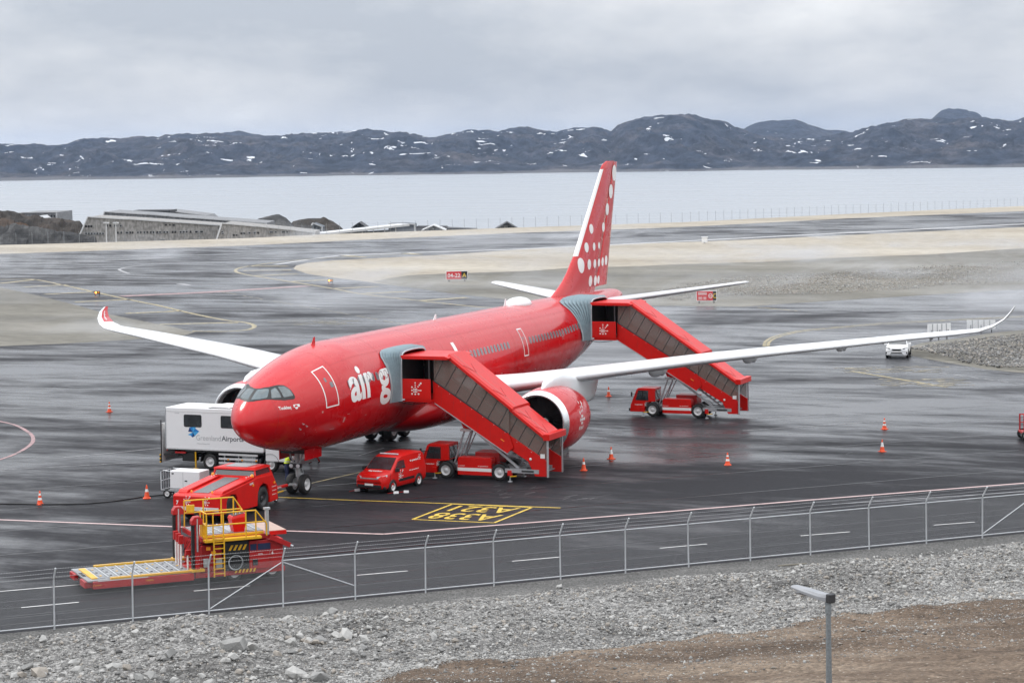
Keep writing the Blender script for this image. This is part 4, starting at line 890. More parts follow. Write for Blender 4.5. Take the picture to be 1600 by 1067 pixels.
def pchip(xs, ys):
    xs = np.array(xs, float); ys = np.array(ys, float); h = np.diff(xs); d = np.diff(ys)/h; m = np.zeros(len(xs)); m[0], m[-1] = d[0], d[-1]
    for i in range(1, len(xs)-1):
        if d[i-1]*d[i] > 0: a, b = 2*h[i]+h[i-1], h[i]+2*h[i-1]; m[i] = (a+b)/(a/d[i-1]+b/d[i])
    def f(x):
        i = int(np.clip(np.searchsorted(xs, x)-1, 0, len(h)-1)); t = (x-xs[i])/h[i]
        return float((2*t**3-3*t*t+1)*ys[i]+(t**3-2*t*t+t)*h[i]*m[i]+(-2*t**3+3*t*t)*ys[i+1]+(t**3-t*t)*h[i]*m[i+1])
    return f
_U = [s[0]**.5 for s in FST]; _ft, _fb, _fw = [pchip(_U, [s[k] for s in FST]) for k in (1, 2, 3)]
NX = .635
def _sh(X, L, n, m): return (1-(1-min(max((X-NX)/L, 0), 1))**n)**m
def fsec(X):
    if X < 12: t, b, w = -.642+3.462*_sh(X, 9.385, 1.688, .567), -.642-2.178*_sh(X, 8.383, 1.806, .532), 2.82*_sh(X, 9.059, 1.841, .545)
    else: u = X**.5; t, b, w = _ft(u), _fb(u), _fw(u)
    return 5.0+.003*(X-15)+(t+b)/2, (t-b)/2, w
def fus(X, th, off=0.0):
    z, h, w = fsec(X); return (X, -(w+off)*math.cos(th), z+(h+off)*math.sin(th))
def fus_z(X, z, off=0.0):
    zc_, h, w = fsec(X); return fus(X, math.asin(max(-1, min(1, (z-zc_)/h))), off)
xs = sorted(set([round(NX+(i/34)**2*9.4, 4) for i in range(1, 35)]+list(np.linspace(10.4, 38, 28))+list(np.linspace(38, 57.6, 44))))
f = MB(); rings = [[fus(NX+.0005, 2*PI*k/72) for k in range(72)]]+[[fus(x, 2*PI*k/72) for k in range(72)] for x in xs]
f.loft(rings, True, True, 0, True); fus_o = f.build('fuselage', M['plane_red'], plane)
def patch(mb, poly, off, mi=0, sx=.14, st=.10):
    """polygon in (X, theta) laid on the fuselage skin"""
    bm = bmesh.new(); bm.faces.new([bm.verts.new((a, b, 0)) for a, b in poly]); bmesh.ops.triangulate(bm, faces=bm.faces[:])
    for ax, stp in ((0, sx), (1, st)):
        lo, hi = min(p[ax] for p in poly), max(p[ax] for p in poly); q = lo+stp
        while q < hi:
            co = [0,0,0]; no = [0,0,0]; co[ax] = q; no[ax] = 1; bmesh.ops.bisect_plane(bm, geom=bm.verts[:]+bm.edges[:]+bm.faces[:], plane_co=co, plane_no=no); q += stp
    bm.verts.index_update(); mb.add([fus(v.co.x, v.co.y, off) for v in bm.verts], [tuple(v.index for v in q.verts) for q in bm.faces], mi, True); bm.free(); return mb
dg_ = lambda pts: [(x, R(t)) for x, t in pts]
mir = lambda pts: [(x, PI-t) for x, t in pts][::-1]
def soften(pts, r=.18):
    out = []; n = len(pts)
    for i in range(n):
        p, a, b = Vector(pts[i]), Vector(pts[i-1]), Vector(pts[(i+1) % n])
        for t in (0, .33, .66, 1): q = p.lerp(a, r)*(1-t)**2+p*2*t*(1-t)+p.lerp(b, r)*t*t; out.append((q.x, q.y))
    return out
mask = dg_([(2.30,90),(2.34,83),(2.61,70.3),(3.0,61.9),(3.22,55),(3.33,42),(3.33,29),(3.22,25.8),(3.1,26.6),(2.62,31.2),(2.22,40.3),(1.93,51),(1.66,62),(1.46,76),(1.39,90)])
mb = MB(); patch(mb, mask, .006); patch(mb, mir(mask), .006); mb.build('windscreen_mask', M['black'], plane, fix=True)
for pane in ([(2.21,86.6),(2.29,79),(2.48,67.2),(1.97,55),(1.68,66),(1.50,86)], [(2.46,63),(2.76,61),(2.57,38),(2.10,48)], [(2.88,59.2),(3.18,53),(3.27,42),(3.25,31.5),(2.67,36.3)]):
    for q in (dg_(pane), mir(dg_(pane))): patch(MB(), soften(q, .16), .013).build('cockpit_window', M['cockpit'], plane)
# doors, outlined in white
def door(x0, x1, z0, z1, w=.075):
    t = lambda z: math.asin((z-fsec((x0+x1)/2)[0])/fsec((x0+x1)/2)[1])
    ang = w/2.82; o = patch(MB(), [(x0,t(z0)),(x1,t(z0)),(x1,t(z1)),(x0,t(z1))], .005).build('door', M['plane_red'], plane)
    m = MB()
    for a, b, c, d in ((x0,x1,t(z0),t(z0)+ang),(x0,x1,t(z1)-ang,t(z1)),(x0,x0+w,t(z0)+ang,t(z1)-ang),(x1-w,x1,t(z0)+ang,t(z1)-ang)): patch(m, [(a,c),(b,c),(b,d),(a,d)], .011)
    m.build('door_outline', M['mark_white'], o)
    if x1-x0 > 1: patch(MB(), [((x0+x1)/2+.15,t(5.72)),((x0+x1)/2+.42,t(5.72)),((x0+x1)/2+.42,t(5.98)),((x0+x1)/2+.15,t(5.98))], .012).build('handle', M['cabin_window'], o)
    patch(MB(), [((x0+x1)/2-.12,t(6.05)),((x0+x1)/2+.04,t(6.05)),((x0+x1)/2+.04,t(6.25)),((x0+x1)/2-.12,t(6.25))], .012).build('door_window', M['cabin_window'], o)
for d in ((5.33,6.45,4.76,6.71),(14.0,15.1,4.86,6.83),(31.86,32.62,5.03,6.74),(45.0,46.1,5.2,6.9)): door(*d)
# cabin windows: one part each
def win_mesh():
    m = MB(); R0 = 2.82
    def ring(a, b, off): return [(a*math.copysign(abs(math.cos(t))**.6, math.cos(t)), -math.sqrt(max(0, (R0+off)**2-((R0+off)*math.sin(R(18.3))+b*math.copysign(abs(math.sin(t))**.6, math.sin(t))*.95)**2)), (R0+off)*math.sin(R(18.3))+b*math.copysign(abs(math.sin(t))**.6, math.sin(t))*.95) for t in [2*PI*k/16 for k in range(16)]]
    o, i_, p = ring(.165,.235,.012), ring(.125,.19,.012), ring(.12,.185,.006)
    m.loft([o, i_], True, False, 0); m.loft([i_, p], True, False, 0); m.add(p, [tuple(range(16))], 1); return m.mesh('cabin_window', [mat('window_frame_grey', (.28,.20,.21), .4), M['cabin_window']])
WM = win_mesh(); wx = [7.69+.530*i for i in range(12)]+[16.4+.527*i for i in range(26)]+[33.25+.527*i for i in range(21)]
wx = [x for x in wx if x < 30.3 or x > 33.1]
for x in wx:
    o = bpy.data.objects.new('cabin_window', WM); COL.objects.link(o); o.parent = plane; o.location = (x, 0, fsec(x)[0])
    o.scale = (1, fsec(x)[2]/2.82, fsec(x)[1]/2.82)
# titles
XH = text_mesh('x', .03)[5]; kv = 1.27/XH
m = MB(); tfn = lambda x0: (lambda u, v: fus(x0+u, math.asin(-.015)+v/2.82, .010))
put_text(m, 'air', tfn(7.60), width=2.74, fit=kv, bold=.03, slices=.12); m.build('airline_title', M['mark_white'], plane, fix=False)
m = MB(); put_text(m, 'greenland', tfn(10.92), width=11.15, fit=kv, bold=.03, slices=.12); m.build('airline_title', M['mark_white'], plane, fix=False)
m = MB(); put_text(m, 'Tuukkaq', lambda u, v: fus_z(2.14+u, 4.925+v, .010), width=.70, height=.21, bold=.03, slices=.06); m.build('aircraft_name', M['mark_white'], plane, fix=False)
m = MB()
for j in range(4):
    for i in range(4):
        q = [(3.01+.1*i, 4.89+.068*j),(3.11+.1*i, 4.89+.068*j),(3.11+.1*i, 4.958+.068*j),(3.01+.1*i, 4.958+.068*j)]; m.add([fus_z(x, z, .010) for x, z in q], [(0,1,2,3)], 0 if j > 1 else 1)
fl = m.build('flag', [M['mark_white'], M['plane_red']], plane, fix=False)
m = MB()
for up in (1, 0): m.add([fus_z(3.17+.10*math.cos(PI*k/8+(0 if up else PI)), 5.026+.105*math.sin(PI*k/8+(0 if up else PI)), .016) for k in range(9)], [tuple(range(9))], up)
m.build('flag_disc', [M['mark_white'], M['plane_red']], fl, fix=False)
m = MB(); put_emblem(m, lambda u, v: fus(38.85+u, .222+v/2.82, .010), .085); m.build('emblem', mat('pale_red_marking', (.55,.22,.23), .4), plane, fix=False)
SEAM = mat('panel_seam_dark_red', (.30,.004,.008), .35)
for x in (2.02, 6.95, 12.4, 17.9, 23.6, 30.6, 35.4, 40.6, 44.2): patch(MB(), [(x,R(-62)),(x+.013,R(-62)),(x+.013,R(118)),(x,R(118))], .004).build('panel_seam', SEAM, plane, fix=False)
for a, b, t in ((6.95,44.2,47),(7.0,40.6,-12),(6.95,30.6,-38),(12.4,44.2,78)): patch(MB(), [(a,R(t)),(b,R(t)),(b,R(t)+.004),(a,R(t)+.004)], .004, 0, .6).build('panel_seam', SEAM, plane, fix=False)
STN = mat('pale_stencil', (.62,.40,.38), .4)
for x, t, w, h in ((4.1,-36,.05,.05),(4.0,-33,.05,.04),(3.7,-44,.04,.04),(3.4,-52,.10,.03),(3.1,-58,.08,.03),(4.8,-29,.05,.05),(5.0,-33,.05,.04),(7.1,-24,.12,.30),(7.35,-15,.22,.03),(6.1,-31,.40,.03),(8.9,-2.5,.9,.018),(5.0,-6,.10,.12),(16.0,-20,.1,.1),(9.4,-22,.2,.03),(28.2,-15,.25,.03),(34.1,-22,.12,.06)):
    patch(MB(), [(x,R(t)),(x+w,R(t)),(x+w,R(t)+h/2.8),(x,R(t)+h/2.8)], .008).build('stencil', STN, plane, fix=False)
for x, t in ((3.5,-24),(3.9,-20),(3.6,-16)):
    q, q2 = fus(x, R(t)), fus(x, R(t), .13); MB().tube([q, q2, (q2[0]-.16, q2[1], q2[2])], .018, 6).build('air_probe', M['steel'], plane)
for x0, x1, t0, t1 in ((8.3,9.5,-40,-26),(19.6,20.8,-34,-22),(33.6,35.2,-44,-22)):
    for a, b, c, d in ((x0,x1,t0,t0+.4),(x0,x1,t1-.4,t1),(x0,x0+.02,t0,t1),(x1-.02,x1,t0,t1)): patch(MB(), [(a,R(c)),(b,R(c)),(b,R(d)),(a,R(d))], .005).build('hatch_outline', SEAM, plane, fix=False)
# belly fairing
m = MB(); secs = [(15.3,.2,.12,2.5),(16.2,1.5,.5,2.75),(17.5,2.5,1.0,3.0),(19.5,3.05,1.5,3.25),(22,3.22,1.62,3.3),(26,3.22,1.62,3.3),(29,2.95,1.4,3.25),(31.5,2.2,.95,3.0),(33.5,1.2,.45,2.75),(34.8,.2,.1,2.6)]
fs_ = [pchip([s[0] for s in secs], [s[k] for s in secs]) for k in (1, 2, 3)]; rg = []
for x in np.linspace(15.3, 34.8, 40): w, h, z = [q(x) for q in fs_]; rg.append([(x, w*math.cos(2*PI*k/40), z+h*math.sin(2*PI*k/40)) for k in range(40)])
m.loft(rg, True, True); m.build('belly_fairing', M['plane_red'], plane)

# ---- wings
WY = [1.2, 2.82, 6.09, 9.73, 12.93, 16.17, 19.44, 22.74, 26.08, 29.2, 30.4, 31.15, 31.7, 31.98, 32.1]
WZ = [4.05, 4.12, 4.40, 4.82, 5.17, 5.53, 5.82, 6.10, 6.40, 6.64, 6.76, 7.02, 7.40, 7.80, 8.1]
WX = [18.2+(y-2.82)*.637 for y in WY[:11]]+[36.35, 37.0, 37.7, 38.5]
WC = [11.0, 10.4, 8.9, 7.3]+[7.3+(2.6-7.3)*(y-9.73)/(29.2-9.73) for y in WY[4:10]]+[2.25, 1.9, 1.5, 1.05, .55]
WT = [.145,.14,.125,.115]+[.11]*6+[.10,.09,.08,.08,.08]
WA = [4.5,4.3,3.4,2.4,1.9,1.5,1.0,.6,.2,-.2,-.2,0,0,0,0]
WF = [5,5,5.5,6,6,6,5.5,5.5,6,8,16,34,52,62,66]
NA = 15
def foil(n=NA): return [.5*(1-math.cos(PI*i/(n-1))) for i in range(n)]
def thick(t, x): return 5*t*(.2969*math.sqrt(x)-.126*x-.3516*x*x+.2843*x**3-.1036*x**4)
def wsec(y, side, xs_, off=0.0, upper=True):
    yi = lambda a: float(np.interp(y, WY, a)); X, c, t, al, cant = yi(WX), yi(WC), yi(WT), R(yi(WA)), R(yi(WF))
    z = yi(WZ)-(.82*max(0, y-2.8)/26.7 if side > 0 else 0); out = []
    for x in xs_:
        th = thick(t, x)*c+off; cam_ = .016*c*math.sin(PI*x)**1.0; h = (cam_+th if upper else cam_-th*.9)
        dx, dz = x*c*math.cos(al)+h*math.sin(al), -x*c*math.sin(al)+h*math.cos(al)
        out.append((X+dx, side*(y-dz*math.sin(cant)), z+dz*math.cos(cant)))
    return out
ys_ = sorted(set(list(np.linspace(1.2, 29.2, 30))+WY+list(np.linspace(30.4, 32.1, 14))))
for side in (-1, 1):
    m = MB(); rings = []
    for y in [q for q in ys_ if q <= 30.41]:
        xs_ = foil(); rings.append(wsec(y, side, xs_[::-1], 0, True)+wsec(y, side, xs_[1:-1], 0, False))
    m.loft(rings, True, True); wing = m.build('wing', M['wing'], plane)
    # curved tip: red inboard face with a pale leading edge
    m = MB(); rings = []
    for y in [q for q in ys_ if q >= 30.39]:
        xs_ = foil(); rings.append(wsec(y, side, xs_[::-1], 0, True)+wsec(y, side, xs_[1:-1], 0, False))
    nr = len(rings); m.loft(rings, True, True, 0, True, lambda i, k: 1 if (k < NA-6 and i > nr*.38) or (i > nr-2) else 0); wl = m.build('winglet', [M['wing'], M['plane_red']], plane)
    m = MB(); y0 = 31.35
    def tipfn(u, v):
        y = y0+u; q0 = wsec(y, side, [.42+v], .012, True)[0]; return q0
    put_text(m, 'airgreenland', tipfn, width=.62, height=.22, bold=.03); m.build('winglet_lettering', M['mark_white'], wl, fix=False)
    # leading edge slats, each its own panel standing a hair proud
    brk = [3.6, 6.5, 8.7, 10.3, 14.2, 18.1, 22.0, 25.8, 29.4]
    for a, b in zip(brk[:-1], brk[1:]):
        m = MB(); rings = []; xs_ = [.0001,.004,.012,.03,.06,.10,.14]
        for y in np.linspace(a+.02, b-.02, 6): rings.append(wsec(y, side, xs_[::-1], .010, True)+wsec(y, side, xs_[1:5], .010, False))
        m.loft(rings, False, False); m.build('slat', M['wing'], wing)
    # flap track fairings
    for y, ln, h in ((7.2,4.2,.52),(12.6,3.9,.46),(17.6,3.5,.40),(22.6,2.9,.32),(27.6,1.2,.14)):
        X, c = float(np.interp(y, WY, WX)), float(np.interp(y, WY, WC)); q = wsec(y, side, [.62], 0, False)[0]; m = MB(); rg = []
        for i in range(15):
            t = i/14; r = math.sin(PI*min(1, t**.8))**.62 if 0 < t < 1 else .02; x = X+c*.42+ln*t*.98
            zz = wsec(y, side, [min(.98, (x-X)/c)], 0, False)[0][2]-(.12 if t > .6 else 0)
            rg.append([(x, side*y+h*.50*r*math.cos(2*PI*k/14), zz-h*.40*r+h*.8*r*math.sin(2*PI*k/14)) for k in range(14)])
        m.loft(rg, True, True); m.build('flap_fairing', M['wing'], wing)
    # flap and aileron seams
    for a, b in ((3.4,9.6),(9.75,20.6),(20.75,26.9)):
        m = MB(); up = [wsec(y, side, [.80], .004, True)[0] for y in np.linspace(a, b, 12)]; dn = [wsec(y, side, [.808], .004, True)[0] for y in np.linspace(a, b, 12)]; m.loft([up, dn], False); m.build('flap_seam', M['grey'], wing)

    # ---- engine
    ey_, ez = side*9.45, 2.80-(.10 if side > 0 else 0); EN = 48
    outer = [(17.14,1.575),(17.16,1.62),(17.22,1.665),(17.34,1.72),(17.55,1.775),(17.9,1.825),(18.5,1.875),(19.3,1.885),(20.1,1.83),(20.9,1.70),(21.6,1.52)]
    m = MB().lathe(outer[4:], 'x', (0, ey_, ez), EN); m.lathe([(21.6,1.52),(21.58,1.47),(20.6,1.5)], 'x', (0, ey_, ez), EN); nac = m.build('engine_nacelle', M['plane_red'], plane)
    MB().lathe(outer[:5], 'x', (0, ey_, ez), EN).lathe([(17.14,1.575),(17.15,1.53),(17.2,1.49),(17.35,1.455),(17.6,1.43)], 'x', (0, ey_, ez), EN).build('inlet_lip', M['lip'], nac)
    MB().lathe([(17.6,1.43),(18.2,1.42),(18.62,1.44)], 'x', (0, ey_, ez), EN).disc((18.75, ey_, ez), 1.44, 'x', EN).build('inlet_duct', M['black'], nac)
    fan = MB()
    for k in range(20):
        a = 2*PI*k/20; d = .17; vs = []
        for r, tw, xo in ((.34,.10,.0),(.9,.15,.02),(1.41,.19,.06)):
            for s_ in (-1, 1): vs.append((18.5+xo+s_*.10, ey_+r*math.cos(a+s_*tw*.8/max(.5,r)), ez+r*math.sin(a+s_*tw*.8/max(.5,r))))
        fan.add(vs, [(0,1,3,2),(2,3,5,4)], 0, True)
    fan.build('fan', M['dark'], nac, fix=False)
    sp = MB().lathe([(17.85,.001),(17.9,.07),(18.05,.17),(18.3,.30),(18.5,.36),(18.7,.37)], 'x', (0, ey_, ez), 20).build('spinner', M['black'], nac)
    sw = MB()
    for i in range(16):
        q = []
        for a_, rr in ((i, 0), (i+1, 0)):
            t = a_/16; an = t*3.6; r0 = .09+.17*t; 
            for dr in (-.022, .022): r = r0+dr; x = 17.835+float(np.interp(r, [0,.07,.17,.30,.36], [0,.05,.20,.45,.65])); q.append((x, ey_+r*math.cos(an), ez+r*math.sin(an)))
        sw.add(q, [(0,1,3,2)])
    sw.build('spinner_spiral', M['mark_white'], sp, fix=False)
    MB().lathe([(20.4,1.12),(21.7,1.06),(22.6,.82),(22.65,.74)], 'x', (0, ey_, ez), 32).lathe([(22.2,.60),(22.9,.42),(23.5,.08),(23.55,.0)], 'x', (0, ey_, ez), 24).build('core_exhaust', M['grey'], nac)
    if side < 0:
        m = MB()
        def nfn(u, v):
            a = PI-.02-v/1.88; x = 19.25+u+.10*v; r = float(np.interp(x, [q[0] for q in outer], [q[1] for q in outer]))+.008; return (x, ey_+r*math.cos(a), ez+r*math.sin(a)*1.0)
        for u, v, r in EMB:
            m = MB(); m.add([nfn((u*.27+r*.27*math.cos(t*PI/4))*.55, v*.27+r*.27*math.sin(t*PI/4)) for t in range(8)], [tuple(range(8))]); m.build('nacelle_dot', M['mark_white'], nac, fix=False)
    # pylon between nacelle and wing
    rg = []
    for x, zt, zb, w in ((17.9,4.62,4.45,.05),(18.4,4.95,4.5,.20),(19.2,5.18,4.45,.30),(20.4,5.25,4.3,.34),(22,5.05,3.7,.36),(23.4,4.75,3.3,.36),(24.8,4.6,3.12,.32),(25.7,4.5,3.18,.26),(26.4,4.4,3.6,.16),(27.0,4.35,4.15,.04)):
        dz = -(.12 if side > 0 else 0); rg.append([(x, ey_+w*math.copysign(abs(math.cos(2*PI*k/16))**.5, math.cos(2*PI*k/16)), (zt+zb)/2+dz+(zt-zb)/2*math.copysign(abs(math.sin(2*PI*k/16))**.7, math.sin(2*PI*k/16))) for k in range(16)])
    MB().loft(rg, True, True).build('pylon', M['wing'], plane)

# ---- tail
FZ = [7.7, 8.15, 8.7, 9.34, 10.48, 16.51, 16.85, 17.02, 17.08]; FLE = [43.4, 44.56, 45.9, 46.98, 48.45, 54.12, 54.5, 54.85, 55.3]
fle = lambda z: float(np.interp(z, FZ, FLE)); fte = lambda z: 55.0+(z-8.0)*(2.69/9.08); fhg = lambda z: fle(z)*.32+fte(z)*.68 if z > 9 else 51.6+(z-9)*.4
def fin_half(z, X):
    le, te = fle(z), fte(z); x = min(1, max(0, (X-le)/(te-le))); return thick(.10-.012*(z-8)/9, x)*min(te-le, 7.8)+.004
m = MB(); rings = []
for z in [7.4]+list(np.linspace(7.7, 17.08, 34)):
    zz = max(z, 7.7); a, b = fle(zz), fhg(max(zz, 9)) if zz > 9 else fle(9)*.32+fte(9)*.68-(9-zz)*.5; xs_ = [a+(b-a)*(i/11)**1.7 for i in range(12)]; rings.append([(x, -fin_half(zz, x), z) for x in xs_]+[(x, fin_half(zz, x), z) for x in xs_[::-1]])
m.loft(rings, True, True); fin = m.build('tail_fin', M['plane_red'], plane)
m = MB(); rings = []
for z in np.linspace(8.15, 17.02, 24):
    a = (fhg(z) if z > 9 else fle(9)*.32+fte(9)*.68-(9-z)*.5)+.03; b = fte(z); xs_ = [a+(b-a)*i/6 for i in range(7)]; rings.append([(x, -fin_half(z, x)-.002, z) for x in xs_]+[(x, fin_half(z, x)+.002, z) for x in xs_[::-1]])
m.loft(rings, True, True); m.build('rudder', M['plane_red'], fin)
m = MB(); rings = []
for z in np.linspace(10.48, 16.5, 16): a = fle(z); xs_ = [a-.012, a+.02, a+.07, a+.16, a+.27]; rings.append([(x, -fin_half(z, x)-.010, z) for x in xs_[::-1]]+[(x, fin_half(z, x)+.010, z) for x in xs_])
m.loft(rings, False); m.build('leading_edge', M['mark_white'], fin)
for X, z, d in [(56.85,16.2,1.18),(55.93,14.86,1.05),(54.95,13.59,.88),(53.92,12.33,.70),(51.25,12.3,.70),(50.13,11.03,.72),(51.61,11.03,.58),(52.78,11.06,.48),(48.9,9.82,1.08),(50.44,9.82,.75),(51.71,9.8,.64),(52.76,9.83,.59),(53.75,9.85,.64),(54.75,9.9,.72),(50.76,8.62,.80),(51.96,8.58,.75),(52.75,8.6,.60)]:
    for sg in (-1, 1):
        m = MB(); rg = [[(X+d/2*q*math.cos(2*PI*k/20), sg*(fin_half(z+d/2*q*math.sin(2*PI*k/20), X+d/2*q*math.cos(2*PI*k/20))+.014), z+d/2*q*math.sin(2*PI*k/20)) for k in range(20)] for q in (1, .66, .33, .02)]
        m.loft(rg, True, True); m.build('tail_dot', M['mark_white'], fin)
for side in (-1, 1):
    m = MB(); rings = []
    for t in np.linspace(0, 1, 12):
        y = .6+9.1*t; X = 50.4+6.1*t; c = 5.7-3.6*t; z = 7.02+1.08*t+(.12*t if side < 0 else -.06*t)
        if t == 1: pass
        xs_ = foil(11); rings.append([(X+x*c, side*y, z+thick(.10, x)*c) for x in xs_[::-1]]+[(X+x*c, side*y, z-thick(.10, x)*c) for x in xs_[1:-1]])
    y, X, c, z = 9.82, 57.0, 1.35, rings[-1][0][2]; rings.append([(X+x*c, side*y, z+thick(.05, x)*c) for x in foil(11)[::-1]]+[(X+x*c, side*y, z-thick(.05, x)*c) for x in foil(11)[1:-1]])
    m.loft(rings, True, True); m.build('tailplane', M['wing'], plane)
m = MB(); rg = [[(57.35+dx, r*math.cos(2*PI*k/16), 7.28+r*math.sin(2*PI*k/16)) for k in range(16)] for dx, r in ((-.15,.22),(.25,.2),(.28,.16),(.0,.12))]; m.loft(rg, True, True); m.build('exhaust_cone', M['dark'], plane)
# dome and blades on the spine
m = MB(); rg = []
for i in range(13): t = i/12; r = max(.02, (4*t*(1-t))**.5); rg.append([(36.4+3.0*t, .75*r*math.cos(2*PI*k/20), 7.86+.48*r*math.sin(2*PI*k/20)) for k in range(20)])
m.loft(rg, True, True); m.build('satellite_dome', M['white'], plane)
for x, h in ((8.6,.42),(35.6,.5),(24.5,.35)):
    z = fsec(x)[0]+fsec(x)[1]-.03; MB().loft([[(x-.2,-.02,z),(x+.22,-.02,z),(x+.22,.02,z),(x-.2,.02,z)],[(x+.08,-.008,z+h),(x+.24,-.008,z+h),(x+.24,.008,z+h),(x+.08,.008,z+h)]], True, True, 0, False).build('blade_antenna', M['white'] if x != 8.6 else M['plane_red'], plane)

# ---- wheels shared by everything that rolls
_wh = {}
def wheel(parent, loc, r, w, rz=0.0, side=1, rim=None, name='wheel', rr=.60):
    """tyre with a rim as its child; axle along local y, side = which y side shows the rim face"""
    key = (r, w, rr, rim)
    if key not in _wh:
        t = MB().lathe([(-w/2+.01,r*rr),(-w/2,r*(rr+.08)),(-w/2,r*.88),(-w/2+.03*r/.4,r*.97),(-w*.2,r),(w*.2,r),(w/2-.03*r/.4,r*.97),(w/2,r*.88),(w/2,r*(rr+.08)),(w/2-.01,r*rr)], 'y', (0,0,0), 28)
        k = MB().lathe([(w/2-.012,r*rr),(w/2-.03,r*rr*.9),(w*.12,r*rr*.74),(w*.12,r*rr*.42),(w*.34,r*rr*.36),(w*.36,r*rr*.12),(w*.36,.001)], 'y', (0,0,0), 24)
        k.lathe([(-w/2+.012,r*rr),(-w*.12,r*rr*.74),(-w*.12,.001)], 'y', (0,0,0), 24)
        for i in range(8): a = 2*PI*i/8; k.lathe([(w*.12,r*.035),(w*.18,r*.035),(w*.19,.001)], 'y', (r*rr*.58*math.cos(a),0,r*rr*.58*math.sin(a)), 6)
        _wh[key] = (t.mesh('wheel', M['rubber']), k.mesh('rim', rim or M['rim']))
    a, b = _wh[key]; o = bpy.data.objects.new(name, a); COL.objects.link(o); o.parent = parent; o.location = loc; o.rotation_euler = (0, 0, rz+(0 if side > 0 else PI))
    k = bpy.data.objects.new('rim', b); COL.objects.link(k); k.parent = o; return o
# nose gear
MB().tube([(6.55,0,2.5),(6.67,0,.9)], .13, 12).tube([(6.67,0,.95),(6.67,0,.52)], .095, 12).tube([(6.67,-.46,.525),(6.67,.46,.525)], .07, 10).tube([(6.5,0,2.2),(5.5,0,2.55)], .06, 8).tube([(6.5,-.12,1.55),(6.45,-.5,2.4)], .045, 8).tube([(6.5,.12,1.55),(6.45,.5,2.4)], .045, 8).bar((6.85,0,1.4),(7.15,0,1.05),.16,.05).bar((7.15,0,1.05),(6.78,0,.62),.16,.05).build('nose_gear_leg', M['grey'], plane)
for y, s in ((-.36,-1),(.36,1)): wheel(plane, (6.67,y,.525), .525, .36, 0, s)
lg = MB().box(6.30,6.52,-.32,.32,1.42,1.62).build('light_bracket', M['dark'], plane)
for y in (-.2,.2): MB().lathe([(6.29,.10),(6.24,.11),(6.23,.09),(6.23,.001)], 'x', (0,y,1.52), 14).build('landing_light', M['lamp'], lg)
for y in (-.75,.75): MB().box(6.0,7.9,y-.02,y+.02,1.86,2.42).build('gear_door', M['plane_red'], plane)
MB().box(6.05,7.6,-.7,.7,2.2,2.5).build('gear_bay', M['black'], plane)
# main gear
for sg in (-1, 1):
    y = sg*5.34; MB().tube([(28.9,sg*4.6,3.4),(28.9,y,1.0)], .24, 14).tube([(28.9,y,1.0),(28.9,y,.7)], .2, 12).tube([(27.95,y,.72),(29.85,y,.72)], .16, 10).tube([(28.9,y,1.5),(28.9,sg*2.8,2.8)], .1, 10).tube([(27.95,y-.7,.7),(27.95,y+.7,.7)], .09, 8).tube([(29.85,y-.7,.7),(29.85,y+.7,.7)], .09, 8).build('main_gear_leg', M['grey'], plane)
    for x in (27.95, 29.85):
        for dy in (-.68, .68): wheel(plane, (x, y+dy, .70), .70, .50, 0, 1 if dy > 0 else -1)
    MB().box(27.9,29.7,sg*5.95-.03,sg*5.95+.03,1.2,3.2).build('gear_door', M['white'], plane)
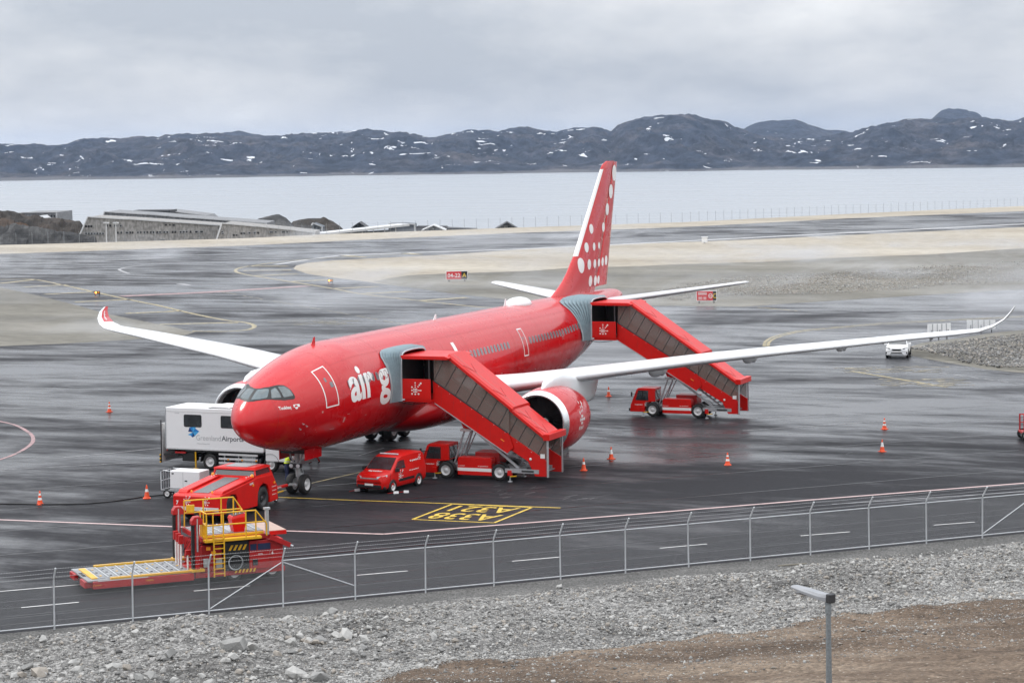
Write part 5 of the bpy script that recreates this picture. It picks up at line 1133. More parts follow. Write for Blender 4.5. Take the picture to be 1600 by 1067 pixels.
# ================================================================== PASSENGER STAIRS
# local axes: x out from the aircraft, y aft, z up; origin on the ground under the outer edge of the bellows
def stairs(label, loc, H, Lf, rz=-PI/2):
    o = thing('passenger_stairs', label, 'boarding stairs', loc, rz, 'covered passenger stairs at the airliner')
    hw, pw = 1.12, 1.55; xs, xe = 1.70, Lf-.10
    zt = lambda x: H+1.08+(x-1.6)*(1.30-H-1.08)/(Lf-.1-1.6)          # top edge of the red stringer
    slope = (1.30-H-1.08)/(Lf-1.7); zb = lambda x: zt(x)-1.16
    xm = xs+(xe-xs)*.66; zr = lambda x: H+2.32+(x-2.75)*(2.50-H-2.32)/(Lf-2.75)
    # platform
    pl = MB().box(-.05,1.74,-pw,pw,H-.14,H).build('platform', M['red'], o, bevel=.015)
    for s in (-1, 1):
        wl = MB().box(0,1.74,s*pw-.04,s*pw+.04,H+.002,H+1.12).build('side_panel', M['red'], o, bevel=.015)
        if s < 0:
            m = MB(); put_emblem(m, lambda u, v: (.83+u, -pw-.046, H+.50+v), .115); m.build('emblem', M['mark_white'], wl, fix=False)
        for x in (.04, 1.66): MB().box(x-.035,x+.035,s*pw-.035,s*pw+.035,H+1.122,H+2.2).build('corner_post', M['dark'], o)
    MB().prism([(-.1,H+2.2),(2.80,H+2.2),(2.86,H+2.31),(2.62,H+2.40),(-.1,H+2.40)], 'y', -pw-.10, pw+.10).build('platform_roof', M['red'], o, bevel=.02)
    MB().box(.0,1.72,pw-.10,pw-.05,H+.01,H+2.18).build('interior_shade_sheet', M['black'], o)  # black sheet added along the far side to paint the platform's dark interior
    MB().box(.02,.20,-pw-.10,-pw-.042,H-.06,H+.02).build('work_lamp', M['lamp'], pl); MB().tube([(-.3,-pw+.2,H-.2),(.5,-pw+.15,H-.30),(1.4,-pw+.2,H-.2)], .018, 5).build('hose', M['black'], pl)
    # stepped outer hood of pleated fabric, reaching to the fuselage skin
    prof = [(-1,-.12),(-1,.4),(-1,.9),(-1,1.4),(-1,1.9),(-1,2.3),(-.90,2.52),(-.74,2.62),(-.4,2.66),(0,2.67),(.4,2.66),(.74,2.62),(.90,2.52),(1,2.3),(1,1.9),(1,1.4),(1,.9),(1,.4),(1,-.12)]
    rings = []; nR = 17
    for i in range(nR):
        t = i/(nR-1); w = 1.66+.92*t**1.05+(.10 if i % 2 else -.04); dz = .09 if i % 2 else -.05; rg = []
        for a, z in prof:
            zz = H+z+(dz if z > 2.25 else 0); x_in = loc[1]*-1*-1-loc[1]*0 if False else -(-loc[1]-math.sqrt(max(.2, 2.83**2-(min(zz, 7.7)-5.0-.003*(loc[0]-15))**2)))
            rg.append((.02+(x_in-.02)*t, a*w, zz))
        rings.append(rg)
    MB().loft(rings, False, False, 0, False).build('bellows', M['bellow'], o, fix=False)
    MB().tube([(rings[0][k][0], rings[0][k][1], rings[0][k][2]) for k in range(len(prof))], .05, 6).build('bellows_frame', M['steel'], o)
    rl = rings[-1]; MB().tube([(rl[k][0]+.04, rl[k][1], rl[k][2]) for k in range(len(prof))], .045, 6).build('bumper_seal', M['grey'], o)
    MB().box(-.55,-.06,-1.7,1.7,H-.10,H-.02).build('bridge_plate', M['steel'], o); MB().box(-.10,-.07,-1.5,1.5,H+.01,H+2.18).build('hood_shade_sheet', M['black'], o)  # black end panel added, its colour stands in for shade inside the hood
    # stair flights: upper outer section, lower inner section
    for s in (-1, 1):
        up = [(xs,zb(xs)),(xs,zt(xs)),(xm,zt(xm)),(xm+.32,zt(xm+.32)-.62),(xm-.05,zb(xm)+.02)]
        MB().prism(up, 'y', s*hw-.05 if s > 0 else -hw-.05, s*hw+.05 if s > 0 else -hw+.05).build('upper_stringer', M['red'], o, bevel=.012)
        fl = MB(); a, b = (xs+.1,zb(xs+.1)-.02), (xm,zb(xm)-.02); fl.bar((a[0],s*hw,a[1]),(b[0],s*hw,b[1]),.18,.04); fl.build('stringer_flange', M['grey'], o)
        x0 = xs+(xe-xs)*.42; lo = [(x0,zb(x0)+.22),(x0,zt(x0)-.12),(xe,zt(xe)-.12),(xe,.36),(xe-.75,.36),(xe-1.15,zb(xe-1.15)+.30)]
        MB().prism(lo, 'y', s*(hw-.12)-.03, s*(hw-.12)+.03).build('lower_stringer', M['red'], o, bevel=.012)
        for k in range(7):
            x = xs+.35+(xm-xs-.5)*k/6; MB().lathe([(0,.022),(s*.012,.02),(s*.014,.001)], 'y', (x, s*(hw+.05), zt(x)-.09), 8).build('bolt', M['rim'], o)
        for k in range(5):
            x = x0+.4+(xe-.5-x0)*k/4
            if x > xm+.25: MB().lathe([(0,.022),(s*.012,.02),(s*.014,.001)], 'y', (x, s*(hw-.09), zt(x)-.22), 8).build('bolt', M['rim'], o)
        for k in range(6): x = xs+.5+(xm-xs-.8)*k/5; MB().bar((x,s*(hw+.052),zt(x)-.18),(x,s*(hw+.052),zb(x)+.05),.012,.006,up=(0,1,0)).build('panel_joint', M['red_dull'], o)
        MB().box(xe-.02,xe+.06,s*(hw-.04)-.05,s*(hw-.04)+.05,.34,2.46).build('foot_post', M['steel'], o)
        # glazing, pane by pane
        def glaze(xa, xb, n, yy, dz, first, nm='window_panel'):
            top = lambda q: min(zr(max(q, 2.75)), H+2.2)-.02+dz*.6
            def lean(q):                      # the mullions stand square to the flight
                h = (zr(q) if q > 2.0 else H+2.5)-zt(q); return max(0, .58*h/(1+.58*.70))
            E = [xa+(xb-xa)*i/n for i in range(n+1)]; T = [min(q+lean(q), xb) for q in E]
            if first: MB().prism([(xa,zt(xa)+.015),(T[0]-.02,top(T[0])),(xa,top(xa))], 'y', yy-.008, yy+.008).build(nm, M['tint'], o)
            for i in range(n):
                c = [(E[i]+.02,zt(E[i]+.02)+.015+dz),(E[i+1]-.02,zt(E[i+1]-.02)+.015+dz)]
                if T[i+1] < xb-1e-4: c.append((T[i+1]-.02, top(T[i+1]-.02)))
                else:
                    c.append((xb-.01, min(top(xb), top(xb)))) if T[i] < xb-.05 else c.append((xb-.01, zt(E[i])+(xb-E[i])/.58*1.0 if False else top(xb)))
                if T[i] < xb-.05: c.append((T[i]+.02, top(T[i]+.02)))
                MB().prism(c, 'y', yy-.008, yy+.008).build(nm, M['tint'], o)
                if i or first: MB().bar((E[i],yy,zt(E[i])+dz+.01),(T[i],yy,top(T[i])),.035,.035,up=(0,1,0)).build('mullion', M['dark'], o)
        nU = int(round((xm-xs)/.62)); glaze(xs+.05, xm+.10, nU, s*hw, 0, True); glaze(xm-.55, xe-.03, max(3, int(round((xe-xm)/.62))+1), s*(hw-.12), -.12, False)
        MB().tube([(xs+.05,s*(hw-.1),zt(xs)-.05),(xm,s*(hw-.1),zt(xm)-.05)], .03, 6).build('handrail', M['steel'], o)
        MB().bar((xs+.05,s*(hw+.055),zt(xs)-.01),(xm,s*(hw+.055),zt(xm)-.01),.02,.06).build('sill_trim', M['dark'], o)
    n = int((H-.45)/.19)
    stp = None
    for i in range(n):
        t = (i+.5)/n; x = xs+.12+(xe-.35-xs-.12)*t; z = H-.1-(H-.55)*t
        if stp is None: stp = MB().box(-.15,.15,-hw+.18,hw-.18,-.03,.0).build('step', M['tread'], o); stp.location = (x,0,z)
        else: clone(stp, o, (x,0,z))
    # roofs: upper roof overlaps the lower one
    def roof(xa, xb, w, dz, nm):
        m = MB(); vs = []
        for x in (xa, xb):
            z = zr(x)+dz; vs += [(x,-w,z-.16),(x,-w,z),(x,-w*.86,z+.11),(x,w*.86,z+.11),(x,w,z),(x,w,z-.16)]
        m.add(vs, [(0,1,7,6),(1,2,8,7),(2,3,9,8),(3,4,10,9),(4,5,11,10),(5,0,6,11),(0,5,4,3,2,1),(6,7,8,9,10,11)]); r_ = m.build(nm, M['red'], o)
        MB().bar((xa+.1,-w*.5,zr(xa+.1)+dz+.116),(xb-.1,-w*.5,zr(xb-.1)+dz+.116),.035,.012).build('roof_seam', mat('roof_seam_pale', (.55,.25,.24), .5) if 'roof_seam_pale' not in bpy.data.materials else bpy.data.materials['roof_seam_pale'], r_)
        for t in (.22, .68):
            x = xa+(xb-xa)*t
            for dy in (-.32, .32): MB().bar((x,-w*.86*(1 if dy < 0 else .0),zr(x)+dz+.118),(x+.55,-w*.43,zr(x+.55)+dz+.118),.03,.014).build('roof_rib', M['red_dull'], r_)
    roof(2.66, xm+.35, hw+.16, 0, 'upper_roof'); roof(xm+.1, xe-.02, hw+.02, -.14, 'lower_roof')
    MB().box(xe-.16,xe+.20,-hw-.16,hw+.16,2.34,2.68).build('foot_canopy', M['red'], o, bevel=.02)
    MB().box(xe-.10,xe-.02,-hw+.02,-hw+.10,.38,1.22).box(xe-.10,xe-.02,hw-.10,hw-.02,.38,1.22).build('foot_panel', M['red_dull'], o)
    MB().box(xe-.42,xe-.16,-hw+.066,-hw+.074,zt(xe)+.05,zt(xe)+.28).build('notice', M['mark_white'], o)
    m = MB().lathe([(-.0,.075),(-.012,.075),(-.012,.001)], 'y', (xe-1.0,-hw+.086,zt(xe)-.02), 12); m.build('round_sticker', M['mark_white'], o)
    MB().tube([(xm-.4,-hw-.06,zb(xm-.4)+.55),(xm-.2,-hw-.06,zb(xm-.2)+.55)], .02, 6).build('lamp', M['amber'], o)
    # truck chassis under the stairs; its cab points to the aircraft
    F = Lf; cx = lambda d: F-d; cw = .98
    fr = MB().box(cx(6.9),cx(1.9),-.42,.42,.48,.70); fr.build('chassis', M['grey'], o)
    cab = MB().prism([(cx(7.72),.30),(cx(7.68),.75),(cx(7.25),1.80),(cx(7.12),1.90),(cx(5.95),1.90),(cx(5.95),1.02),(cx(6.62),.95),(cx(6.72),.30)], 'y', -cw, -cw+1.35).build('cab', M['red'], o, bevel=.03)
    MB().prism([(cx(7.33),1.08),(cx(7.12),1.74),(cx(6.42),1.74),(cx(6.42),1.08)], 'y', -cw-.012, -cw+.01).build('side_window', M['window'], cab)
    MB().bar((cx(6.86),-cw-.018,1.09),(cx(6.80),-cw-.018,1.73),.05,.02,up=(0,1,0)).build('window_bar', M['black'], cab)
    MB().add([(cx(7.545)-.012,-cw+.1,1.08),(cx(7.545)-.012,-cw+1.25,1.08),(cx(7.29)-.012,-cw+1.25,1.70),(cx(7.29)-.012,-cw+.1,1.70)], [(0,1,2,3)]).build('windscreen', M['window'], cab, fix=False)
    MB().box(cx(6.0),cx(5.94)+.004,-cw+.12,-cw+1.2,1.1,1.75).build('rear_window', M['window'], cab)
    m = MB(); put_text(m, 'air greenland', lambda u, v: (cx(7.38)+u, -cw-.006, .74+v), width=.55, height=.09, bold=.03); put_emblem(m, lambda u, v: (cx(6.62)+u*.8, -cw-.006, .80+v), .045); m.build('lettering', M['mark_white'], cab, fix=False)
    MB().box(cx(7.82),cx(7.66),-cw+.05,-cw+1.3,.34,.52).build('bumper', M['black'], cab)
    MB().bar((cx(7.2),-cw-.02,1.5),(cx(7.5),-cw-.30,1.5),.025,.025).box(cx(7.52),cx(7.46),-cw-.38,-cw-.24,1.36,1.66).build('mirror', M['black'], cab)
    tk = MB().prism([(cx(5.42),.26),(cx(5.42),1.14),(cx(5.34),1.24),(cx(3.50),1.24),(cx(3.42),1.14),(cx(3.42),.26)], 'y', -cw+.0, -cw+.62).build('tank_box', M['red'], o, bevel=.02)
    MB().box(cx(5.42),cx(3.42),-cw-.006,-cw+.01,.48,.66).build('stripe', M['mark_white'], tk)
    m = MB(); put_text(m, 'air greenland', lambda u, v: (cx(5.38)+u, -cw-.006, .74+v), width=.38, height=.05, bold=.03); m.build('lettering', M['mark_white'], tk, fix=False); m = MB(); put_text(m, 'air greenland', lambda u, v: (cx(4.22)+u, -cw-.006, .74+v), width=.60, height=.06, bold=.03); m.build('lettering', M['mark_white'], tk, fix=False)
    MB().box(cx(4.75),cx(3.3),-.1,cw,.55,1.42).build('engine_cover', M['red_dull'], o, bevel=.03)
    for d in (6.15, 2.97):
        for s in (-1, 1): wheel(o, (cx(d), s*(cw-.16), .47), .47, .30, 0, s)
        MB().tube([(cx(d),-cw+.2,.47),(cx(d),cw-.2,.47)], .07, 8).build('axle', M['dark'], o)
        for s in (-1, 1): MB().loft([[(cx(d)+.56*math.cos(a), s*(cw-.32), .47+.56*math.sin(a)) for a in np.linspace(.15, PI-.15, 9)],[(cx(d)+.56*math.cos(a), s*(cw+.0), .47+.56*math.sin(a)) for a in np.linspace(.15, PI-.15, 9)]], False).build('mudguard', M['dark'], o, fix=False)
    # lifting rams, folding beam and outriggers
    xl = cx(5.75); tx = xl+1.0
    for s in (-1, 1):
        r1 = MB().tube([(xl,s*.62,.85),(xl+.62,s*.62,zb(tx)-.35+.0)], .055, 8); r1.tube([(xl+.1,s*.46,.85),(tx,s*.46,zb(tx)-.25)], .035, 8); r1.build('lift_ram', M['steel'], o)
        MB().bar((cx(1.9),s*.72,.72),(tx-.2,s*.72,zb(tx-.2)-.09),.09,.13).build('slide_rail', M['steel'], o)
    MB().box(xl+.42,tx+.1,-.75,.75,zb(tx)-.40,zb(tx)-.26).build('ram_crosshead', M['steel'], o)
    MB().prism([(tx-.62,zb(tx-.62)-.03),(tx+.4,zb(tx+.4)-.03),(tx+.2,zb(tx)-.30),(tx-.4,zb(tx)-.20)], 'y', -.8, .8).build('lift_bracket', M['red'], o, bevel=.02)
    MB().box(cx(2.6),cx(.62),-hw+.08,-hw+.20,.50,.72).box(cx(2.6),cx(.62),hw-.20,hw-.08,.50,.72).build('ground_frame', M['steel'], o)
    MB().box(cx(1.62),cx(.92),-hw+.06,-hw+.082,.56,.66).build('slot', M['dark'], o)
    for d in (6.78, 2.32):
        for s in (-1, 1):
            j = MB().box(cx(d)-.11,cx(d)+.11,s*(cw+.02)-.10,s*(cw+.02)+.10,.34,.62).build('outrigger', M['red'], o); MB().tube([(cx(d),s*(cw+.02),.34),(cx(d),s*(cw+.02),.05)], .035, 8).lathe([(.0,.13),(.04,.13),(.06,.05)], 'z', (cx(d),s*(cw+.02),.0), 12).build('foot_pad', M['grey'], j)
            MB().bar((cx(d)+.05,s*(cw+.12),.30),(cx(d)+.42,s*(cw+.12),.34),.05,.05).build('caution_bar', M['yellow'], j)
    return o
stairs('shorter covered red stairs at the door just ahead of the port wing', (14.85, -3.0, 0), 4.38, 8.45)
stairs('taller covered red stairs at the rear door behind the port wing', (44.9, -3.1, 0), 5.25, 10.20)

# ================================================================== CARS
def car(name, label, cat, loc, rz, st, paint, wheels, wr, glassdef, extra, rim=None, bevel=.0):
    """st: stations (x, z bottom, z belt, z top, half width, half width at the top)"""
    o = thing(name, label, cat, loc, rz); m = MB(); rings = []; st = sorted(st)
    xs = []
    for a, b in zip(st[:-1], st[1:]): xs += list(np.linspace(a[0], b[0], 4)[:-1])
    xs.append(st[-1][0])
    def half(x):
        zb, zl, zt, w, wt = [float(np.interp(x, [s[0] for s in st], [s[k] for s in st])) for k in range(1, 6)]
        e = .07; return [(w*.90, zb), (w*.985, zb+.10), (w, zb+.30), (w, zl-.05), (w*.985, zl), (wt+(w-wt)*.10, zt-e*1.0 if zt-zl > .12 else zt-.03), (wt*.90, zt-.008), (0, zt+.012)]
    for x in xs:
        h = half(x); rings.append([(x, y, z) for y, z in h]+[(x, -y, z) for y, z in h[-2::-1]])
    m.loft(rings, True, True, 0, True); body = m.build('body', paint, o)
    body.modifiers.new('edges', 'EDGE_SPLIT').split_angle = R(38)
    side = lambda x, z: float(np.interp(z, [p[1] for p in half(x)[:7]], [p[0] for p in half(x)[:7]]))
    for nm, kind, pts, mt in glassdef:
        if kind == 'side':
            for s in (-1, 1):
                q = MB(); vs = [(x, s*(side(x, z)+.022), z) for x, z in pts]; vi = [(x, s*(side(x, z)-.01), z) for x, z in pts]; n = len(pts)
                q.add(vs+vi, [tuple(range(n)), tuple(range(n, 2*n))]+[(k, (k+1)%n, n+(k+1)%n, n+k) for k in range(n)]).build(nm, mt, o)
        else:      # across: list of (x, z, half width)
            q = MB(); L_ = []
            for x, z, w in pts: L_.append([(x, w*t, z) for t in (-1, -.5, 0, .5, 1)])
            q.loft(L_, False, False, 0, True); q.build(nm, mt, o, fix=False)
    for x, y in wheels:
        for s in (-1, 1):
            wheel(o, (x, s*y, wr), wr, .22, 0, s, rim, rr=.66)
            MB().lathe([(-.10,wr*1.10),(.095,wr*1.13),(.100,wr*1.01)], 'y', (x, s*y, wr+.01), 24, sm=True).build('wheel_arch', M['black'], o, fix=False)
    extra(o, side, half); return o
def van_bits(o, side, half):
    for s in (-1, 1):
        MB().loft([[(2.17,s*.46,.80),(2.17,s*.46,.92)],[(2.10,s*.70,.82),(2.08,s*.70,.96)],[(1.80,s*.885,.90),(1.78,s*.885,1.0)]], False).xf(Matrix.Translation((.028,s*.012,0))).build('headlight', M['lamp'], o, fix=False)
        MB().box(.92,1.10,s*.93 if s > 0 else -1.13,1.13 if s > 0 else -.93,1.06,1.26).build('mirror', M['black'], o, bevel=.03)
        MB().box(-.85,.70,s*.922-.012,s*.922+.012,.50,.64).build('side_moulding', M['black'], o)
        MB().box(-2.17,-2.10,s*.80-.07,s*.80+.07,.85,1.25).build('tail_light', M['tail'], o)
        MB().tube([(1.55,s*.925,.5),(1.55,s*.93,1.05)], .006, 4).tube([(.30,s*.925,.5),(.30,s*.925,1.12)], .006, 4).build('door_gap', M['black'], o)
        MB().box(.36,.50,s*.925-.012,s*.925+.012,.93,.97).build('door_handle', M['black'], o)
    MB().box(2.06,2.215,-.74,.74,.30,.50).box(1.8,2.1,-.86,.86,.27,.42).build('front_bumper', M['black'], o, bevel=.04)
    MB().box(2.17,2.205,-.55,.55,.78,.84).build('grille_bar', M['steel'], o); MB().box(2.16,2.20,-.60,.60,.57,.61).build('grille_slot', M['black'], o)
    MB().box(2.215,2.23,-.26,.26,.44,.55).build('number_plate', M['mark_white'], o)
    MB().box(.10,.22,-.56,.56,1.83,1.90).build('light_bar', M['lamp'], o, bevel=.02)
    fs = lambda x0, z0, s: (lambda u, v: (x0-s*u*1.0 if False else x0-u, s*(side(x0-u, z0+v)+.008), z0+v))
    for x0, z0, w_, h_ in ((-.55,1.38,.85,.13),(-.35,.92,.95,.09)): m = MB(); put_text(m, 'air greenland', fs(x0, z0, 1), width=w_, height=h_, bold=.03); m.build('lettering', M['mark_white'], o, fix=False)
    for x0, z0, k_ in ((-1.55,1.50,.05),(.55,.78,.085)): m = MB(); put_emblem(m, lambda u, v: (x0-u, side(x0, z0+v)+.008, z0+v), k_); m.build('emblem', M['mark_white'], o, fix=False)
    m = MB(); put_text(m, 'airgreenland', lambda u, v: (1.70-v*1.0, -.42+u, 1.105+v*.28), width=.84, height=.20, bold=.03); m.build('bonnet_lettering', M['mark_white'], o, fix=False)
VAN = [(2.20,.36,.60,.78,.74,.70),(2.12,.28,.72,.95,.84,.80),(1.80,.25,.86,1.06,.91,.86),(1.28,.24,1.05,1.15,.925,.86),(.50,.24,1.10,1.74,.925,.74),(.10,.24,1.10,1.83,.925,.76),(-1.2,.24,1.10,1.86,.925,.77),(-1.9,.26,1.10,1.82,.92,.76),(-2.08,.30,1.05,1.74,.91,.74),(-2.15,.38,1.0,1.60,.88,.72)]
car('parked_van', 'small red panel van with black bumper parked between nose wheel and front stairs', 'van', (9.88, -3.89, 0), R(173.5), VAN, M['red'], [(1.32,.85),(-1.32,.85)], .325,
    [('windscreen','across',[(1.255,1.185,.76),(.90,1.465,.72),(.54,1.735,.665)],M['window']),('side_window','side',[(1.02,1.16),(.62,1.52),(.42,1.58),(.05,1.58),(.02,1.16)],M['window']),('rear_window','across',[(-2.165,1.15,.6),(-2.13,1.55,.58)],M['window'])], van_bits, M['rim'])
def suv_bits(o, side, half):
    for s in (-1, 1):
        MB().loft([[(2.22,s*.50,.78),(2.22,s*.50,.86)],[(2.16,s*.72,.79),(2.15,s*.72,.90)],[(1.98,s*.87,.84),(1.96,s*.87,.93)]], False).xf(Matrix.Translation((.03,s*.015,0))).build('headlight', M['dark'], o, fix=False)
        MB().box(.80,1.0,.90 if s > 0 else -1.12,1.12 if s > 0 else -.90,1.02,1.20).build('mirror', M['white'], o, bevel=.03)
        MB().prism([(.52,.40),(.52,.60),(.72,.64),(.90,.52),(.86,.40)], 'x', 2.17, 2.235).xf(Matrix.Diagonal((1, s, 1, 1))).build('fog_light_recess', M['black'], o)
        MB().box(-1.9,1.9,s*.915-.015,s*.915+.015,.28,.42).build('sill', M['black'], o)
    MB().prism([(-.42,.79),(.42,.79),(.36,.68),(.24,.64),(-.24,.64),(-.36,.68)], 'x', 2.20, 2.262).build('grille', M['black'], o)
    MB().prism([(-.62,.26),(.62,.26),(.55,.40),(-.55,.40)], 'x', 2.10, 2.25).build('skid_plate', M['grey'], o); MB().prism([(-.5,.41),(.5,.41),(.44,.50),(-.44,.50)], 'x', 2.18, 2.245).build('lower_grille', M['black'], o)
    MB().box(2.235,2.25,-.26,.26,.515,.61).build('number_plate', M['mark_white'], o)
SUV = [(2.24,.30,.60,.72,.80,.72),(2.16,.24,.74,.90,.88,.82),(1.85,.22,.86,1.00,.92,.86),(1.10,.22,1.0,1.08,.92,.84),(.30,.22,1.02,1.60,.92,.66),(-.3,.22,1.02,1.66,.92,.66),(-1.6,.24,1.02,1.58,.92,.64),(-2.1,.30,1.0,1.10,.90,.80),(-2.2,.36,.9,1.0,.86,.76)]
car('parked_car', 'white suv with black lower bumper parked under the outer port wing', 'car', (90.6, -13.6, 0), R(188), SUV, M['white'], [(1.38,.85),(-1.38,.85)], .35,
    [('windscreen','across',[(1.10,1.112,.76),(.7,1.392,.69),(.34,1.615,.59)],M['window']),('side_window','side',[(.85,1.07),(.32,1.48),(-.2,1.52),(-1.4,1.46),(-1.6,1.07)],M['window'])], suv_bits, mat('dark_rim', (.08,.08,.085), .35, metal=.5))

# ================================================================== LIFT TRUCK WITH WHITE CABIN
t = thing('lift_truck', 'white box bodied ambulance lift truck standing behind the nose of the airliner', 'truck', (14.25, 11.85, 0), -PI/2)
bx = MB().box(0,6.35,-1.25,1.25,1.14,3.50).build('box_body', M['white'], t, bevel=.03)
for z0, z1 in ((1.115,1.20),(3.27,3.30)): MB().box(.02,6.33,-1.262,-1.25,z0,z1).build('trim_rail', M['rim'], bx)
MB().box(-.012,.05,-1.262,-1.20,1.15,3.48).box(-.012,.05,1.2,1.262,1.15,3.48).build('corner_trim', M['steel'], bx)
def rr(x0, x1, z0, z1, r=.08): return [(x0+r,z0),(x1-r,z0),(x1-r*.3,z0+r*.3),(x1,z0+r),(x1,z1-r),(x1-r*.3,z1-r*.3),(x1-r,z1),(x0+r,z1),(x0+r*.3,z1-r*.3),(x0,z1-r),(x0,z0+r),(x0+r*.3,z0+r*.3)]
for x0 in (1.22, 3.62):
    w = MB().prism(rr(x0,x0+1.16,2.42,3.13), 'y', -1.262, -1.24).build('window_frame', M['black'], bx); MB().prism(rr(x0+.05,x0+1.11,2.47,3.08), 'y', -1.268, -1.25).build('window', M['window'], w)
m = MB(); put_text(m, 'Greenland', lambda u, v: (2.02+u, -1.256, 1.68+v), width=1.58, height=.30, bold=-.008); m.build('lettering', M['txtlight'], bx, fix=False)
m = MB(); put_text(m, 'Airports', lambda u, v: (3.66+u, -1.256, 1.60+v), width=1.42, height=.385, bold=.018); m.build('lettering', M['txtgrey'], bx, fix=False)
m = MB(); put_text(m, 'Mittarfeqarfiit', lambda u, v: (2.05+u, -1.256, 1.44+v), width=.85, height=.085); put_text(m, 'GLA 042', lambda u, v: (.62+u, -1.256, 3.16+v), width=.3, height=.06); m.build('small_lettering', M['txtlight'], bx, fix=False)
star = [((0,.0),(.42,.06),(.16,.22)),((0,0),(.16,.22),(.30,.42)),((0,0),(.30,.42),(-.02,.30)),((0,0),(-.02,.30),(-.22,.26)),((0,0),(-.30,.02),(-.22,.26)),((0,0),(-.34,-.16),(-.14,-.20)),((0,0),(-.14,-.20),(-.04,-.30)),((0,0),(.12,-.22),(-.04,-.30)),((0,0),(.42,.06),(.12,-.22))]
m = MB()
for i, tri in enumerate(star): m.add([(1.80+a, -1.257, 2.13+b) for a, b in tri], [(0,1,2)], i % 3)
m.build('star_logo', [M['blue'], M['blue2'], M['blue3']], bx, fix=False)
MB().prism([(2.75,3.50),(2.80,3.58),(3.0,3.64),(3.7,3.64),(4.02,3.58),(4.08,3.50)], 'y', -1.05, .6).build('roof_unit', M['white'], t, bevel=.03); MB().box(2.74,4.10,-1.07,.62,3.502,3.535).build('roof_unit_base', M['dark'], t)
MB().box(.3,7.6,-.45,.45,.62,.88).build('chassis', M['dark'], t); MB().box(.05,6.3,-1.18,1.18,.98,1.12).build('subframe', M['black'], t)
MB().box(.02,.08,-1.2,1.2,.99,1.11).build('rear_bar', M['red_dull'], t); MB().box(.55,1.25,-1.18,-.98,.88,1.06).build('marker_lamp', M['tail'], t)
lift = MB().box(-.36,-.28,-1.15,1.15,.34,2.55).build('tail_lift', M['rim'], t)
for z in (.6, 1.1, 1.6, 2.1): MB().box(-.40,-.361,-1.1,1.1,z-.03,z+.03).build('rib', M['grey'], lift)
for s in (-1, 1): MB().tube([(-.34,s*1.18,.3),(-.34,s*1.18,2.75)], .035, 6).bar((-.3,s*1.0,.75),(.9,s*.8,.8),.07,.10).bar((-.2,s*.9,.5),(1.1,s*.8,.62),.07,.08).build('lift_arm', M['dark'], t)
hz_ = MB()
for i in range(5): hz_.box(-.42,-.355,-1.26,-1.16,.30+.1*i,.395+.1*i,i % 2)
hz_.build('hazard_board', [M['yellow'], M['black']], t)
MB().box(.95,1.75,-1.05,-.5,.42,.95).box(1.1,1.7,.5,1.05,.45,.95).build('battery_box', M['black'], t, bevel=.03)
MB().tube([(1.9,-1.15,1.0),(1.9,-1.15,.12)], .05, 8).lathe([(0,.16),(.05,.16),(.08,.05)], 'z', (1.9,-1.15,0), 12).build('outrigger', M['yellow'], t)
for x in (2.83, 6.72):
    for s in (-1, 1): wheel(t, (x, s*1.03, .46), .46, .30, 0, s)
    MB().tube([(x,-.95,.46),(x,.95,.46)], .08, 8).build('axle', M['dark'], t)
    for s in (-1, 1): MB().loft([[(x+.58*math.cos(a), s*.82, .50+.58*math.sin(a)) for a in np.linspace(-.1, PI+.1, 13)],[(x+.58*math.cos(a), s*1.24, .50+.58*math.sin(a)) for a in np.linspace(-.1, PI+.1, 13)]], False).build('mudguard', M['dark'], t, fix=False)
for z in (.44, .68, .93): MB().box(3.45,5.95,-1.24,-1.20,z-.055,z+.055).build('side_guard_rail', M['rim'], t)
for x in (3.8, 4.7, 5.6): MB().box(x-.03,x+.03,-1.198,-1.14,.40,.98).box(x+.2,x+.32,-1.246,-1.2,.60,.68,1).build('side_guard_post', [M['grey'], M['amber']], t)
MB().box(4.9,5.8,-1.19,-.7,.42,.86).build('fuel_tank', M['alu'], t, bevel=.06)
cb = MB().prism([(6.42,.62),(6.42,2.62),(6.9,2.72),(7.75,2.66),(8.15,1.62),(8.22,.62)], 'y', -1.2, 1.2).build('cab', M['white'], t, bevel=.06)
MB().prism([(6.8,1.6),(6.8,2.4),(7.62,2.4),(7.95,1.6)], 'y', -1.215, 1.215).build('cab_window', M['window'], cb); MB().add([(8.165,-1.05,1.66),(8.165,1.05,1.66),(7.80,1.0,2.56),(7.80,-1.0,2.56)], [(0,1,2,3)]).build('windscreen', M['window'], cb, fix=False); MB().box(8.15,8.3,-1.2,1.2,.42,.72).build('bumper', M['grey'], cb, bevel=.03)

# ================================================================== AIRCRAFT TUG
t = thing('tow_tug', 'low red aircraft tug with black wheel arches hooked to the nose wheel', 'tractor', (-.25, .45, 0), 0)
hw = 1.30
low = MB().prism([(-2.92,.40),(-2.92,1.28),(-2.80,1.36),(.9,1.72),(2.55,1.68),(3.02,1.05),(3.06,.32),(2.2,.30),(2.12,.95),(1.95,1.22),(1.55,1.36),(1.15,1.22),(.98,.95),(.90,.30),(-1.05,.34),(-1.12,1.0),(-1.3,1.2),(-1.75,1.26),(-2.1,1.10),(-2.2,.90),(-2.2,.40)], 'y', -hw, hw).build('body', M['red'], t, bevel=.035)
MB().box(-2.15,2.1,-hw+.1,hw-.1,.5,1.18).build('wheel_well', M['black'], t)
for s in (-1, 1):
    rg = MB().prism([(-2.55,1.385),(-2.42,1.52),(.55,1.80),(.85,1.74)], 'y', s*.98-.26, s*.98+.26).build('hood_ridge', M['red'], t, bevel=.03)
    for i in range(4): MB().lathe([(0,.03),(.03,.025),(.04,.001)], 'z', (.35+.22*i, s*.98, 1.785+.01*i), 8).build('bolt', M['mark_white'], rg)
gr = MB(); 
